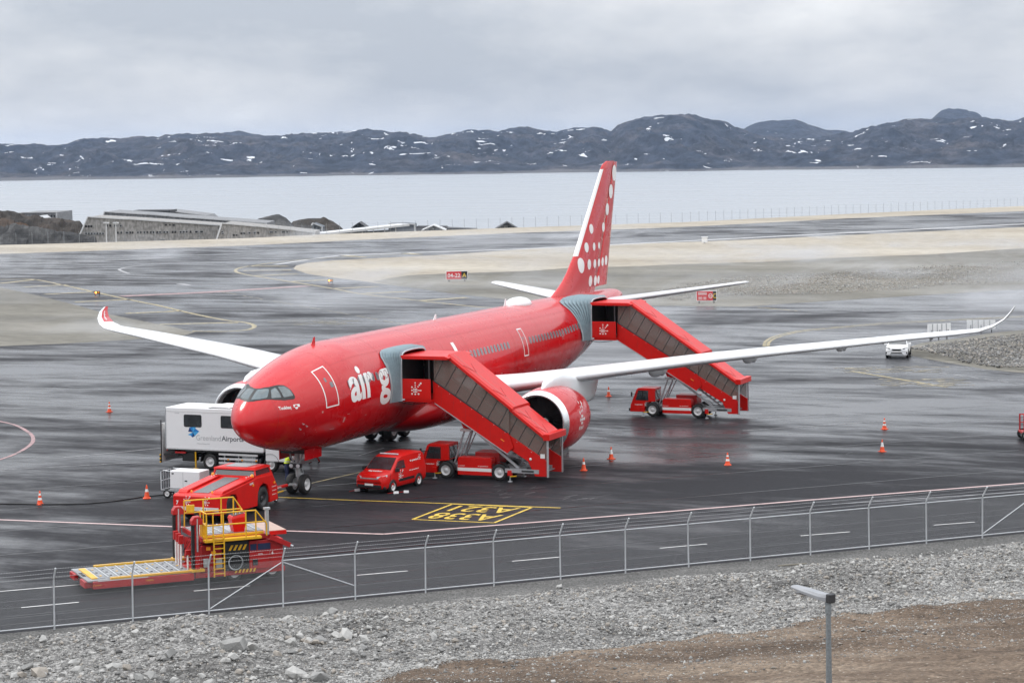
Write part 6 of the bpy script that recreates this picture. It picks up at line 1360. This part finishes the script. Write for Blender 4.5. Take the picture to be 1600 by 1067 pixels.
for i in range(15): a = -2.45+.21*i; gr.add([(a,-.42,1.42+.0971*(i*.21)),(a+.17,-.42,1.42+.0971*(i*.21+.17)),(a+.17,.42,1.42+.0971*(i*.21+.17)),(a,.42,1.42+.0971*(i*.21)),(a,-.42,1.36+.0971*(i*.21)),(a+.17,-.42,1.36+.0971*(i*.21+.17)),(a+.17,.42,1.36+.0971*(i*.21+.17)),(a,.42,1.36+.0971*(i*.21))], [(0,1,2,3),(0,4,5,1),(1,5,6,2),(2,6,7,3),(3,7,4,0)])
gr.build('radiator_grille', mat('grille_grey', (.20,.205,.21), .5, metal=.4, var=.25, scale=12), t)
cabz = MB()
def crect(z, x0, x1, w): return [(x0,-w,z),(x1,-w,z),(x1,w,z),(x0,w,z)]
cab_lo = MB().loft([crect(1.60,.82,2.72,1.22), crect(1.80,.86,2.62,1.20)], True, True, 0, False).build('cab', M['red'], t)
MB().loft([crect(1.802,.88,2.58,1.17), crect(2.08,1.0,2.40,1.10)], True, True, 0, False).build('cab_glass', M['window'], cab_lo)
MB().loft([crect(2.082,.90,2.50,1.20), crect(2.16,.93,2.46,1.18), crect(2.20,1.05,2.34,1.04)], True, True, 0, False).build('cab_roof', M['red'], cab_lo)
MB().box(1.1,2.25,-.62,.62,2.202,2.23).build('roof_hatch', M['grey'], cab_lo)
for x, s in ((.90,-1),(.90,1),(2.52,-1),(2.52,1)): MB().bar((x,s*1.175,1.8),(x+(.1 if x < 1 else -.1),s*1.11,2.085),.09,.09).build('cab_pillar', M['red'], cab_lo)
for s in (-1, 1):
    MB().lathe([(0,.075),(.03,.085),(.14,.07),(.17,.0)], 'z', (.70,s*1.12,1.76), 12).build('beacon', M['amber'], t); MB().lathe([(0,.05),(.09,.045),(.11,.0)], 'z', (-2.35,s*.58,1.40), 10).build('marker_light', M['amber'], t)
    for x in (1.55,): wheel(t, (x, s*1.10, .58), .58, .36, 0, s, M['dark'])
    wheel(t, (-1.65, s*1.06, .58), .58, .34, 0, s, M['dark'])
    MB().box(2.6,2.75,s*hw-.03,s*hw+.03,1.2,1.3).build('side_marker', M['amber'], t); MB().box(.40,.52,s*hw-.03,s*hw+.03,1.36,1.46).build('side_marker', M['amber'], t)
m = MB(); put_text(m, 'TREPEL', lambda u, v: (.10+u*.98, -hw-.006, 1.52+v+.09*u-.08), width=.42, height=.10, bold=.03)
for k, z in enumerate((1.02,.82,.62)): put_text(m, 'air greenland' if k == 0 else 'airgreenland.com', lambda u, v: (2.42+u*.95, -hw-.006, z+v), width=.48, height=.07, bold=.03)
m.build('lettering', M['mark_white'], t, fix=False)
m = MB()
for yy in (.55, -.52): m = MB(); put_emblem(m, lambda u, v: (-2.926, yy-u, 1.02+v), .072); m.build('emblem', M['mark_white'], t, fix=False)
m = MB()
put_text(m, '7', lambda u, v: (-2.926, 1.12-u, .86+v), height=.2, bold=.03); m.build('number', M['mark_white'], t, fix=False)
MB().box(-2.96,-2.921,-1.25,1.25,.60,.78).build('rear_plate', M['rim'], t); MB().box(-2.97,-2.955,-.62,-.28,.61,.77).build('number_plate', M['mark_white'], t)
m = MB(); put_text(m, 'XM 8', lambda u, v: (-2.975, -.33-u, .64+v), width=.24, height=.10, bold=.03); m.build('plate_lettering', M['txtgrey'], t, fix=False)
for s in (-1, 1): MB().box(-2.95,-2.918,s*1.05-.12,s*1.05+.12,.42,.56).build('rear_light', M['tail'], t)
MB().box(-2.95,-2.90,-.12,.12,.42,.58).tube([(-3.05,0,.5),(-2.95,0,.5)], .05, 8).build('hitch', M['dark'], t)
tb = thing('tow_bar', 'red tow bar between the tug and the nose wheel', 'tow bar', (2.82, .1, 0), math.atan2(-.1, 3.4))
MB().tube([(.0,0,.66),(2.6,0,.62)], .085, 12).build('beam', M['red'], tb); MB().tube([(2.5,0,.62),(3.3,0,.56)], .05, 8).box(3.2,3.36,-.22,.22,.50,.62).build('tow_head', M['steel'], tb); MB().box(.5,2.2,-.03,.03,.36,.42).build('lift_lever', M['yellow'], tb)
for s in (-1, 1): wheel(tb, (.95, s*.28, .19), .19, .10, 0, s)
MB().tube([(.95,-.28,.19),(.95,.28,.19)], .03, 6).tube([(.95,0,.19),(.95,0,.62)], .04, 6).build('axle', M['dark'], tb)
m = MB(); put_text(m, 'TREPEL', lambda u, v: (1.3+u, -.088, .60+v), width=.6, height=.08, bold=.03); m.build('lettering', M['mark_white'], tb, fix=False)

# ================================================================== GROUND POWER CART + CABLE
t = thing('power_cart', 'white ground power cart with a tubular handle frame behind the tug', 'cart', (3.75, 4.85, 0), -PI/2)
b = MB().box(-.90,.88,-.52,.52,.46,1.46).build('cabinet', M['white'], t, bevel=.04)
MB().box(-.88,.86,-.525,-.519,.50,.56).build('trim', M['grey'], b); MB().box(-.12,-.108,-.526,-.518,.6,1.40).build('door_gap', M['grey'], b); MB().box(.0,.14,-.535,-.519,.92,.98).box(-.78,-.66,-.535,-.519,1.28,1.34).build('latch', M['black'], b)
MB().box(-.95,.95,-.55,.55,.38,.455).build('base_frame', M['grey'], t)
fr = MB()
for s in (-.5, .5): fr.tube([(-.95,s,.42),(-1.45,s,.42),(-1.45,s,1.38),(-1.30,s,1.45),(-.92,s,1.42)], .022, 6)
for z in (.42, .9, 1.38): fr.tube([(-1.45,-.5,z),(-1.45,.5,z)], .02, 6)
for s in (-.25, 0, .25): fr.tube([(-1.45,s,.42),(-1.45,s,1.38)], .012, 5)
fr.build('handle_frame', M['steel'], t)
for x in (-1.1, .7):
    for s in (-1, 1): wheel(t, (x, s*.46, .24), .24, .12, 0, s); 
    MB().tube([(x,-.44,.24),(x,.44,.24)], .03, 6).box(x-.05,x+.05,-.40,.40,.24,.38).build('axle', M['dark'], t)
MB().tube([(.95,0,.42),(1.7,0,.30)], .03, 6).build('draw_bar', M['steel'], t)
pts = smooth([gp(*q, .035) for q in [(-60,787),(0,786.5),(60,787.5),(120,787),(160,784.5),(200,779.5),(222,776),(246,773.5),(272,772)]], 6)
c = MB(); c.tube([(p.x, p.y, .035+.006*math.sin(i*.9)) for i, p in enumerate(pts)], .034, 7); tag(c.build('power_cable', M['black']), 'black power cable lying across the apron to the white power cart', 'cable')

# ================================================================== CARGO LOADER
t = thing('cargo_loader', 'red and yellow cargo loader with lowered roller platform beside the fence', 'cargo loader', (-20.3, -4.35, 0), math.atan2(-.6976, .7165))
W_ = 3.3
pf = MB().box(.0,.30,.25,1.15,.24,.50).box(.0,.30,2.15,3.05,.24,.50).box(.30,4.55,0,W_,.22,.52).build('front_platform', M['red_dull'], t, bevel=.02)
dk = MB().box(.10,4.5,.10,W_-.1,.50,.555).build('platform_deck', M['alu'], t)
for k in range(9):
    x = .62+.43*k; ro = MB().tube([(x,.40,.572),(x,W_-.4,.572)], .035, 8).build('roller', M['steel'], dk); MB().box(x+.12,x+.30,.46,W_-.46,.556,.575).build('deck_plate', M['alu'], dk)
    for yy in (.9, 1.65, 2.4): MB().box(x+.16,x+.24,yy-.05,yy+.05,.576,.60).build('drive_wheel', M['dark'] if (k+int(yy*10)) % 3 else M['yellow'], dk)
for y0, y1 in ((.06,.22),(W_-.22,W_-.06)): MB().box(1.05,4.45,y0,y1,.556,.63).build('side_guide', M['yellow'], pf)
MB().box(.5,2.6,-.006,.012,.52,.555).build('edge_strip', M['rim'], pf); MB().box(.34,.60,.45,2.85,.556,.60).build('end_stop', M['yellow'], pf); MB().box(.15,.30,1.2,2.1,.30,.56).build('rubber_bumper', M['rubber'], pf)
m = MB(); put_text(m, 'air greenland', lambda u, v: (.28+u, -.005, .34+v), width=.36, height=.06, bold=.02); m.build('lettering', M['yellow'], pf, fix=False); m = MB(); put_text(m, 'TREPEL', lambda u, v: (2.5+u, -.005, .36+v), width=.34, height=.07, bold=.02); m.build('lettering', M['yellow'], pf, fix=False)
# lift columns
for y in (.16, W_-.16):
    c = MB().box(4.62,4.82,y-.12,y+.12,.30,2.55).build('lift_column', M['red_dull'], t, bevel=.015)
    MB().prism([(4.48,2.52),(4.48,2.70),(4.60,2.86),(4.84,2.86),(4.96,2.70),(4.96,2.52)], 'y', y-.17, y+.17).build('column_head', M['red_dull'], c, bevel=.02)
    MB().tube([(4.72,y-.14,1.4),(4.72,y-.14,2.78)], .04, 8).build('chain_guide', M['steel'], c); MB().box(4.50,4.60,y-.09,y+.09,.35,2.5).build('mast_rail', M['black'], c); MB().box(4.45,5.0,y-.22,y+.22,.56,.66).build('column_foot', M['yellow'], c)
for i, (x, y) in enumerate(((4.3,1.1),(4.35,1.7),(4.4,2.3),(4.45,.6))):
    r_ = MB().tube([(x,y,.58),(x,y,1.75 if i != 3 else 1.3)], .045, 8).build('hydraulic_ram', M['mark_white'], t); MB().box(x-.1,x+.1,y-.1,y+.1,1.6 if i != 3 else 1.2,1.95 if i != 3 else 1.4).build('ram_cap', M['red_dull'], r_)
MB().box(4.9,5.1,.5,2.8,.4,1.6).build('scissor_box', M['red_dull'], t)
# chassis, engine housing
MB().box(4.6,8.55,.12,W_-.12,.26,.46).build('chassis', M['red_dull'], t, bevel=.02)
eh = MB().box(5.85,6.95,.05,W_-.05,.48,1.70).build('engine_panel', M['black'], t, bevel=.02); MB().box(6.96,8.45,.05,W_-.05,.44,1.66).build('rear_housing', M['red_dull'], t, bevel=.03)
MB().box(4.95,5.84,.25,W_-.25,.48,1.55).build('pump_housing', M['red_dull'], t, bevel=.02)
for i in range(4): x = 6.05+.2*i; MB().prism([(x,1.32),(x+.10,1.32),(x+.22,1.54),(x+.12,1.54)], 'y', .03, .049).build('hazard_stripe', M['yellow'], eh)
for i in range(6): x = 6.30+.16*i; MB().prism([(x,.36),(x+.08,.36),(x+.14,.50),(x+.06,.50)], 'y', .02, .045).build('hazard_stripe', M['yellow'], eh)
MB().lathe([(-.0,.30),(-.02,.33),(-.02,.27),(0,.30)], 'y', (6.35,.02,.80), 24).build('steel_hoop', M['steel'], eh)
MB().box(7.0,7.9,.03,.049,1.25,1.52).build('engine_vent', M['navy'], t); MB().box(5.3,5.5,.0,.06,1.2,1.36).build('warning_light', M['amber'], t)
m = MB(); put_text(m, '76', lambda u, v: (7.85+u, .042, 1.02+v), height=.13, bold=.03); m.build('number', M['mark_white'], t, fix=False); m = MB(); put_text(m, 'TREPEL', lambda u, v: (7.25+u, .042, 1.04+v), width=.32, height=.06); m.build('lettering', M['mark_white'], t, fix=False)
for x in (6.35, 8.0):
    for s, y in ((-1,.30),(1,W_-.3)): wheel(t, (x, y, .36), .36, .26, 0, s)
# upper deck
ud = MB().box(4.95,7.85,0,W_,1.72,1.93).build('main_deck', M['red_dull'], t, bevel=.02); MB().box(5.0,7.8,.75,W_-.25,1.93,1.955).build('deck_sheet', M['alu'], ud)
for k in range(7): x = 5.25+.38*k; MB().tube([(x,.85,1.975),(x,W_-.35,1.975)], .032, 8).build('roller', M['steel'], ud)
MB().box(7.86,8.85,.8,W_,1.70,1.86).box(7.86,8.85,.85,W_-.05,1.862,1.88,1).build('deck_tail', [M['red'], mat('worn_plate', (.42,.30,.25), .6, scale=5)], ud)
MB().box(4.95,7.4,-.36,-.002,1.80,1.90).build('walkway', M['yellow'], ud); MB().box(4.96,7.6,.02,.10,1.935,2.03).build('kick_plate', M['yellow'], ud)
MB().bar((7.82,-.06,1.80),(8.72,-.06,1.36),.14,.20).build('guide_arm', M['red_dull'], t); MB().tube([(8.72,-.06,1.36),(8.84,-.1,1.30)], .05, 8).build('arm_tip', M['steel'], t)
m = MB(); put_text(m, 'TREPEL', lambda u, v: (6.02+u, -.006, 1.76+v), width=.42, height=.10, bold=.04); m.build('lettering', M['mark_white'], ud, fix=False)
yr = .032
def rail(pts, nm='guard_rail'): return MB().tube(pts, yr, 8).build(nm, M['yellow'], t)
yn = -.33
rail([(5.02,yn,3.0),(7.15,yn,3.0),(7.62,yn,2.40),(7.62,yn,1.9)]); rail([(5.02,yn,2.5),(7.6,yn,2.5)])
for x in (5.02,5.30,5.74,6.72,7.15): rail([(x,yn,1.9),(x,yn,3.0)], 'rail_post')
for y in (.55, W_-.02): rail([(5.05,y,3.05),(7.25,y,3.05),(7.62,y,2.50),(7.62,y,1.94)]) if y > 1 else None
rail([(5.05,W_-.02,2.52),(7.6,W_-.02,2.52)])
for x in (5.05, 5.9, 6.7, 7.25): rail([(x,W_-.02,1.94),(x,W_-.02,3.05)], 'rail_post')
rail([(5.02,yn,3.0),(5.02,.6,3.0)]); rail([(5.02,yn,2.5),(5.02,.6,2.5)]); rail([(5.02,.6,1.94),(5.02,.6,3.0)], 'rail_post')
MB().box(5.15,5.5,W_-.06,W_+.04,2.55,2.85).build('control_box', M['yellow'], t); MB().box(4.98,5.2,.2,.45,1.96,2.5).build('gate_panel', M['yellow'], t)
cs = MB().loft([[(6.52,.75,1.955),(6.98,.75,1.955),(6.98,1.25,1.955),(6.52,1.25,1.955)],[(6.40,.68,2.52),(7.06,.68,2.60),(7.06,1.32,2.60),(6.40,1.32,2.52)],[(6.44,.72,2.62),(7.04,.72,2.74),(7.04,1.28,2.74),(6.44,1.28,2.62)]], True, True, 0, False).build('console', M['red'], t, bevel=.015)
MB().add([(6.50,.76,2.645),(6.99,.76,2.742),(6.99,1.24,2.742),(6.50,1.24,2.645)], [(0,1,2,3)]).build('control_panel', M['black'], cs, fix=False)
for i in range(5): MB().lathe([(0,.018),(.06,.014),(.075,.022),(.09,.0)], 'z', (6.56+.09*i,.90,2.655+.018*i), 8).build('lever', M['mark_white'] if i % 2 else M['amber'], cs)
MB().lathe([(0,.05),(.10,.045),(.12,0)], 'z', (7.0,1.2,2.75), 10).build('beacon', M['amber'], cs)
MB().box(7.66,7.80,-.10,.05,1.90,2.95).box(7.60,7.86,-.12,.07,2.951,3.03).build('lamp_column', M['grey'], t)
for i in range(7):
    y = .35+.32*i; MB().tube([(4.95,y,1.62),(4.75-.05*(i%3),y+.03,1.1),(4.95+.05*(i%2),y-.02,.55)], .018, 5).build('hose', M['black'], t)
MB().tube([(5.0,.2,1.66),(5.6,.16,1.60),(6.3,.1,1.68),(7.4,.1,1.62)], .02, 6).build('hose', M['black'], t); MB().box(5.0,5.22,.08,.24,.70,1.05).build('valve_box', M['grey'], t, bevel=.015); MB().box(5.55,5.80,.10,.24,.62,.98).build('valve_box', M['grey'], t, bevel=.015)
MB().box(7.1,7.32,.02,.05,.62,.86).build('access_hatch', M['dark'], t); MB().box(5.1,5.26,-.02,.06,1.42,1.56).build('amber_box', M['amber'], t)
for x in (7.3, 7.9): MB().box(x-.03,x+.03,.03,.06,.5,1.6).build('panel_rib', M['red_dull'], t)
for i in range(4): MB().box(5.1+.62*i,5.62+.62*i,1.0+.0*i,W_-.5,1.957,1.968).build('deck_plate', M['alu'] if i % 2 else M['grey'], t)
ld = MB().box(5.28,5.33,-.42,-.37,.34,2.1).box(5.72,5.77,-.42,-.37,.34,2.1).build('ladder', M['yellow'], t)
rg = None
for i in range(8):
    if rg is None: rg = MB().box(-.195,.195,-.04,.04,-.018,.018).build('rung', M['yellow'], ld); rg.location = (5.525,-.395,.48)
    else: clone(rg, ld, (5.525,-.395,.48+.21*i))

# ================================================================== CONES, CHOCKS, RED CART
def cone_mesh(stripes):
    prof = [(.03,.165),(.05,.15),(.16,.125),(.70,.030),(.72,.022),(.725,.001)]; zs = sorted(set([p[0] for p in prof]+[s for st in stripes for s in st])); P_ = [(z, float(np.interp(z, [p[0] for p in prof], [p[1] for p in prof]))) for z in zs]
    col = MB().lathe(P_, 'z', (0,0,0), 18, 0, True, lambda i, k: 1 if any(a-1e-6 <= (zs[i]+zs[i+1])/2 <= b for a, b in stripes) else 0)
    base = MB().prism([(-.20,-.16),(-.16,-.20),(.16,-.20),(.20,-.16),(.20,.16),(.16,.20),(-.16,.20),(-.20,.16)], 'z', 0, .035); return col.mesh('cone_body', [M['cone'], M['mark_white']]), base.mesh('cone_base', M['cone'])
C1 = cone_mesh([(.36,.50)]); C2 = cone_mesh([(.24,.36),(.48,.58)]); C3 = cone_mesh([(.30,.56)])
for i, (px, py, cm, lb) in enumerate([(171,643.5,C2,'cone alone on the left apron below the starboard wing tip'),(62.5,788,C2,'cone by the black cable at the far left edge'),(229.5,778.5,C1,'cone by the black cable left of the white power cart'),
        (912,735,C1,'cone nearest the foot of the front stairs'),(955,717,C3,'cone just behind the one at the foot of the front stairs'),(951,619.5,C1,'small distant cone right behind the port engine'),
        (1137,726.5,C2,'cone standing alone right of the front stairs under the wing'),(1382,670.5,C2,'farther one of the two cones on the right apron'),(1378.5,705.5,C3,'nearer one of the two cones on the right apron')]):
    o = thing('traffic_cone', 'orange '+lb, 'traffic cone', gp(px, py), i*1.1, 'orange cones set around the airliner')
    for nm, me in (('cone_body', cm[0]), ('cone_base', cm[1])): q = bpy.data.objects.new(nm, me); COL.objects.link(q); q.parent = o
for px, py, rz, lb in ((618,770.8,.5,'red and white wheel chock on the ground before the van front wheel'),(634,769.5,.3,'red and white wheel chock further right beside the van front wheel'),(557,767,.9,'pale wheel chock at the corner of the van bumper')):
    o = thing('wheel_chock', lb, 'wheel chock', gp(px, py), rz, 'wheel chocks lying by the van'); MB().prism([(-.10,0),(.10,0),(.03,.12),(-.03,.12)], 'y', -.16, .1).build('block', M['rim'], o); MB().tube([(0,.1,.05),(.05,.25,.03),(.0,.42,.02)], .012, 6).build('rope', M['red'], o)
t = thing('red_cart', 'red wheeled equipment cart cut by the right edge of the photo', 'cart', tuple(gp(1597, 687)), R(-68)); L_ = 2.6
MB().box(-.1,L_,-.65,.65,.42,.56).build('bed', M['red_dull'], t, bevel=.02)
for x in (0, L_-.1):
    for s in (-.6, .6): MB().box(x-.04,x+.04,s-.04,s+.04,.56,1.52).build('post', M['red_dull'], t)
for s in (-.6, .6): MB().box(0,L_-.1,s-.03,s+.03,1.46,1.52).box(0,L_-.1,s-.03,s+.03,.98,1.03).build('rail', M['red'], t)
MB().box(.25,1.6,-.5,.5,.562,1.25).build('tank', M['white'], t, bevel=.05); MB().box(.2,1.7,-.55,.55,1.252,1.50).build('cover', M['red'], t, bevel=.04)
for z in (.66, .78, .90): MB().box(1.75,2.4,-.55,.55,z-.03,z+.03).build('slat', M['yellow'], t)
for x in (.15, L_-.3):
    for s in (-1, 1): wheel(t, (x, s*.6, .32), .32, .16, 0, s)
    MB().tube([(x,-.55,.32),(x,.55,.32)], .05, 8).box(x-.06,x+.06,-.5,.5,.32,.42).build('axle', M['dark'], t)

# ================================================================== PEOPLE
def person(label, loc, rz, joints, colors, vest=None):
    """one continuous body grown over a skeleton; clothes are shaded regions of it, hair a child"""
    o = thing('person', label, 'person', loc, rz); J = joints; names = list(J); idx = {n: i for i, n in enumerate(names)}
    E_ = [('pelvis','spine'),('spine','chest'),('chest','neck'),('neck','head'),('head','crown')]
    for s in 'lr':
        E_ += [('pelvis','hip'+s),('hip'+s,'knee'+s),('knee'+s,'ankle'+s),('ankle'+s,'toe'+s),('chest','sho'+s),('sho'+s,'elb'+s),('elb'+s,'wri'+s),('wri'+s,'palm'+s)]
    RAD = dict(pelvis=(.17,.125), spine=(.155,.115), chest=(.185,.13), neck=(.06,.06), head=(.082,.10), crown=(.07,.085), hip=(.095,.10), knee=(.065,.07), ankle=(.05,.055), toe=(.045,.035), sho=(.075,.075), elb=(.052,.052), wri=(.036,.036), palm=(.042,.026))
    me = bpy.data.meshes.new('body'); me.from_pydata([J[n] for n in names], [(idx[a], idx[b]) for a, b in E_], []); b = bpy.data.objects.new('body', me); COL.objects.link(b)
    b.modifiers.new('skin', 'SKIN').use_smooth_shade = True; sk = me.skin_vertices[0].data
    for n in names: sk[idx[n]].radius = RAD[n if n in RAD else n[:-1]]; sk[idx[n]].use_root = (n == 'pelvis')
    sb = b.modifiers.new('sub', 'SUBSURF'); sb.levels = sb.render_levels = 2
    dg = bpy.context.evaluated_depsgraph_get(); m2 = bpy.data.meshes.new_from_object(b.evaluated_get(dg)); m2.name = 'body'; bpy.data.objects.remove(b)
    b = bpy.data.objects.new('body', m2); COL.objects.link(b); b.parent = o
    for k in ('skin', 'top', 'legs', 'boots'): m2.materials.append(colors[k])
    pv = Vector(J['pelvis']); nk = Vector(J['neck']); wl = [Vector(J['wri'+s]) for s in 'lr']
    for f in m2.polygons:
        c = f.center; leg = c.z < pv.z+.02
        if c.z < .12: k = 3
        elif any((c-w).length < .13 and (c-Vector(J['elb'+s])).length > .20 for w, s in zip(wl, 'lr')) or (c-nk).dot((Vector(J['head'])-nk).normalized()) > .02: k = 0
        else: k = 2 if leg else 1
        f.material_index = k; f.use_smooth = True
    # hands: palm is on the body, five fingers each with a bend
    for s in 'lr':
        w, p = Vector(J['wri'+s]), Vector(J['palm'+s]); d = (p-w).normalized(); sd_ = d.cross(Vector((1,0,.2))).normalized(); nn = sd_.cross(d); m = MB()
        for i, (off, ln) in enumerate(((-.032,.066),(-.011,.076),(.011,.072),(.031,.056))):
            a = p+sd_*off+d*.02; m.tube([a, a+d*ln*.55, a+d*ln*.9+nn*ln*.35], .0095, 6, r2=.007)
        a = p-sd_*.035-d*.03; m.tube([a, a-sd_*.03+d*.025, a-sd_*.035+d*.06+nn*.01], .011, 6, r2=.008); m.build('fingers', colors['skin'], o)
    h = Vector(J['head']); cr_ = Vector(J['crown']); up = (cr_-h).normalized(); m = MB(); rg = []
    for i in range(7):
        a = i/6*PI*.52; rg.append([tuple(h+up*(.03+.115*math.cos(a))+Vector((.098*math.sin(a)*math.cos(2*PI*k/16)-.012, .088*math.sin(a)*math.sin(2*PI*k/16), 0))) for k in range(16)])
    m.loft(rg, True, False); m.build('hat', colors['hair'], o)
    fa = MB(); f0 = h+Vector((.088,0,0)); fa.lathe([(-.02,.014),(.012,.012),(.026,.0)], 'x', tuple(f0), 8).build('nose', colors['skin'], o)
    ey_ = MB()
    for s in (-1, 1): ey_.lathe([(-.005,.011),(.004,.009),(.007,.0)], 'x', tuple(h+Vector((.082,s*.03,.028))), 8)
    ey_.box(h.x+.078,h.x+.092,-.022+h.y,.022+h.y,h.z-.048,h.z-.040).build('eyes_and_mouth', M['hair'], o)
    ea = MB()
    for s in (-1, 1): ea.lathe([(-.012,.026),(.012,.022),(.014,.0)], 'y', tuple(h+Vector((0,s*.088,0))), 8)
    ea.build('ears', colors['skin'], o)
    if vest:
        ch, sp_ = Vector(J['chest']), Vector(J['spine']); m = MB(); rg = []
        for t_, wx_, wy_ in ((-.16,.150,.185),(0,.150,.195),(.5,.160,.205),(1.0,.175,.225),(1.35,.155,.215),(1.6,.11,.17)):
            c = sp_.lerp(ch, t_); rg.append([tuple(c+Vector((wx_*math.cos(2*PI*k/20), wy_*math.sin(2*PI*k/20), 0))) for k in range(20)])
        v = m.loft(rg, True, False); vo = v.build('vest', vest, o, fix=False); st = MB(); c = sp_.lerp(ch, .3)
        st.loft([[tuple(c+Vector((.166*math.cos(2*PI*k/20), .211*math.sin(2*PI*k/20), z))) for k in range(20)] for z in (-.025, .025)], True, False).build('reflective_band', M['rim'], vo, fix=False)
    return o
work = dict(pelvis=(0,0,.95), spine=(.04,0,1.14), chest=(.14,0,1.36), neck=(.20,0,1.50), head=(.26,0,1.62), crown=(.28,0,1.71), hipl=(0,.10,.90), hipr=(0,-.10,.90), kneel=(.06,.12,.50), kneer=(.02,-.12,.50), anklel=(.0,.13,.09), ankler=(-.06,-.13,.09), toel=(.16,.15,.035), toer=(.10,-.15,.035),
            shol=(.12,.20,1.40), shor=(.12,-.20,1.40), elbl=(.30,.26,1.20), elbr=(.30,-.25,1.20), wril=(.52,.20,1.24), wrir=(.52,-.18,1.22), palml=(.60,.18,1.25), palmr=(.60,-.16,1.23))
walk = dict(pelvis=(0,0,.95), spine=(.0,0,1.13), chest=(.01,0,1.36), neck=(.02,0,1.51), head=(.04,0,1.64), crown=(.04,0,1.73), hipl=(0,.10,.90), hipr=(0,-.10,.90), kneel=(.16,.11,.50), kneer=(-.04,-.11,.50), anklel=(.20,.11,.09), ankler=(-.26,-.11,.12), toel=(.36,.12,.035), toer=(-.12,-.12,.04),
            shol=(.0,.20,1.41), shor=(.0,-.20,1.41), elbl=(-.10,.26,1.14), elbr=(.10,-.26,1.14), wril=(-.02,.26,.90), wrir=(.26,-.25,.94), palml=(.01,.26,.82), palmr=(.31,-.24,.87))
person('ground worker in yellow vest and navy trousers bending to the nose wheel', tuple(gp(448, 755)), R(-35), work, dict(skin=M['skin'], top=M['navy'], legs=M['navy'], boots=M['black'], hair=M['hair']), M['hivis'])
person('ground worker in dark red trousers walking behind the nose wheel', tuple(gp(492, 724.5)), R(100), walk, dict(skin=M['skin'], top=M['redcloth'], legs=M['redcloth'], boots=M['black'], hair=M['hair']))

# ================================================================== AIR
def air(name, x0, x1, y0, y1, z0, z1, density, col):
    o = MB().box(x0, x1, y0, y1, z0, z1).build(name, []); m = bpy.data.materials.new(name); m.use_nodes = True; nt = m.node_tree; nt.nodes.clear()
    out = nt.nodes.new('ShaderNodeOutputMaterial'); v = nt.nodes.new('ShaderNodeVolumePrincipled'); v.inputs['Density'].default_value = density; v.inputs['Color'].default_value = (*col, 1); v.inputs['Anisotropy'].default_value = .2
    nt.links.new(v.outputs[0], out.inputs['Volume']); o.data.materials.clear(); o.data.materials.append(m); o['kind'] = 'stuff'; return o
air('haze', -600, 27000, -9500, 23000, -66, 330, 2.3e-5, (.56, .72, 1.0))
# steam drifting low over the warm wet tarmac
def steam(name, x0, x1, y0, y1, z1, peak, lo, hi, seed):
    o = MB().box(x0, x1, y0, y1, .05, z1).build(name, []); m = bpy.data.materials.new(name); m.use_nodes = True; nt = m.node_tree; nt.nodes.clear(); lk = nt.links.new
    out = nt.nodes.new('ShaderNodeOutputMaterial'); v = nt.nodes.new('ShaderNodeVolumePrincipled'); v.inputs['Color'].default_value = (.93,.95,1,1); v.inputs['Anisotropy'].default_value = .1; lk(v.outputs[0], out.inputs['Volume'])
    tc = nt.nodes.new('ShaderNodeTexCoord'); mp = nt.nodes.new('ShaderNodeMapping'); lk(tc.outputs['Object'], mp.inputs[0]); mp.inputs['Location'].default_value = (seed, seed*.7, 0); mp.inputs['Scale'].default_value = (.05,.05,.22)
    n = nt.nodes.new('ShaderNodeTexNoise'); n.inputs['Scale'].default_value = 1; n.inputs['Detail'].default_value = 4; n.inputs['Roughness'].default_value = .6; n.inputs['Distortion'].default_value = .8; lk(mp.outputs[0], n.inputs['Vector'])
    r = nt.nodes.new('ShaderNodeMapRange'); r.inputs[1].default_value = lo; r.inputs[2].default_value = hi; r.inputs[4].default_value = peak; lk(n.outputs[0], r.inputs[0])
    sp = nt.nodes.new('ShaderNodeSeparateXYZ'); lk(tc.outputs['Object'], sp.inputs[0]); f = nt.nodes.new('ShaderNodeMapRange'); f.interpolation_type = 'SMOOTHSTEP'; f.inputs[1].default_value = z1*.15; f.inputs[2].default_value = z1; f.inputs[3].default_value = 1; f.inputs[4].default_value = 0; lk(sp.outputs[2], f.inputs[0])
    k = nt.nodes.new('ShaderNodeMath'); k.operation = 'MULTIPLY'; lk(r.outputs[0], k.inputs[0]); lk(f.outputs[0], k.inputs[1]); lk(k.outputs[0], v.inputs['Density'])
    o.data.materials.clear(); o.data.materials.append(m); o['kind'] = 'stuff'; m.cycles.volume_step_rate = .12; return o
steam('drifting_steam', 62, 330, -70, 170, 4.2, .055, .545, .70, 3.0)
sc.cycles.volume_step_rate = 1.0; sc.cycles.volume_max_steps = 512
for o in bpy.data.objects:
    if o.name.split('.')[0] == 'emblem': o['kind'] = 'stuff'      # dot patterns too fine to pick apart
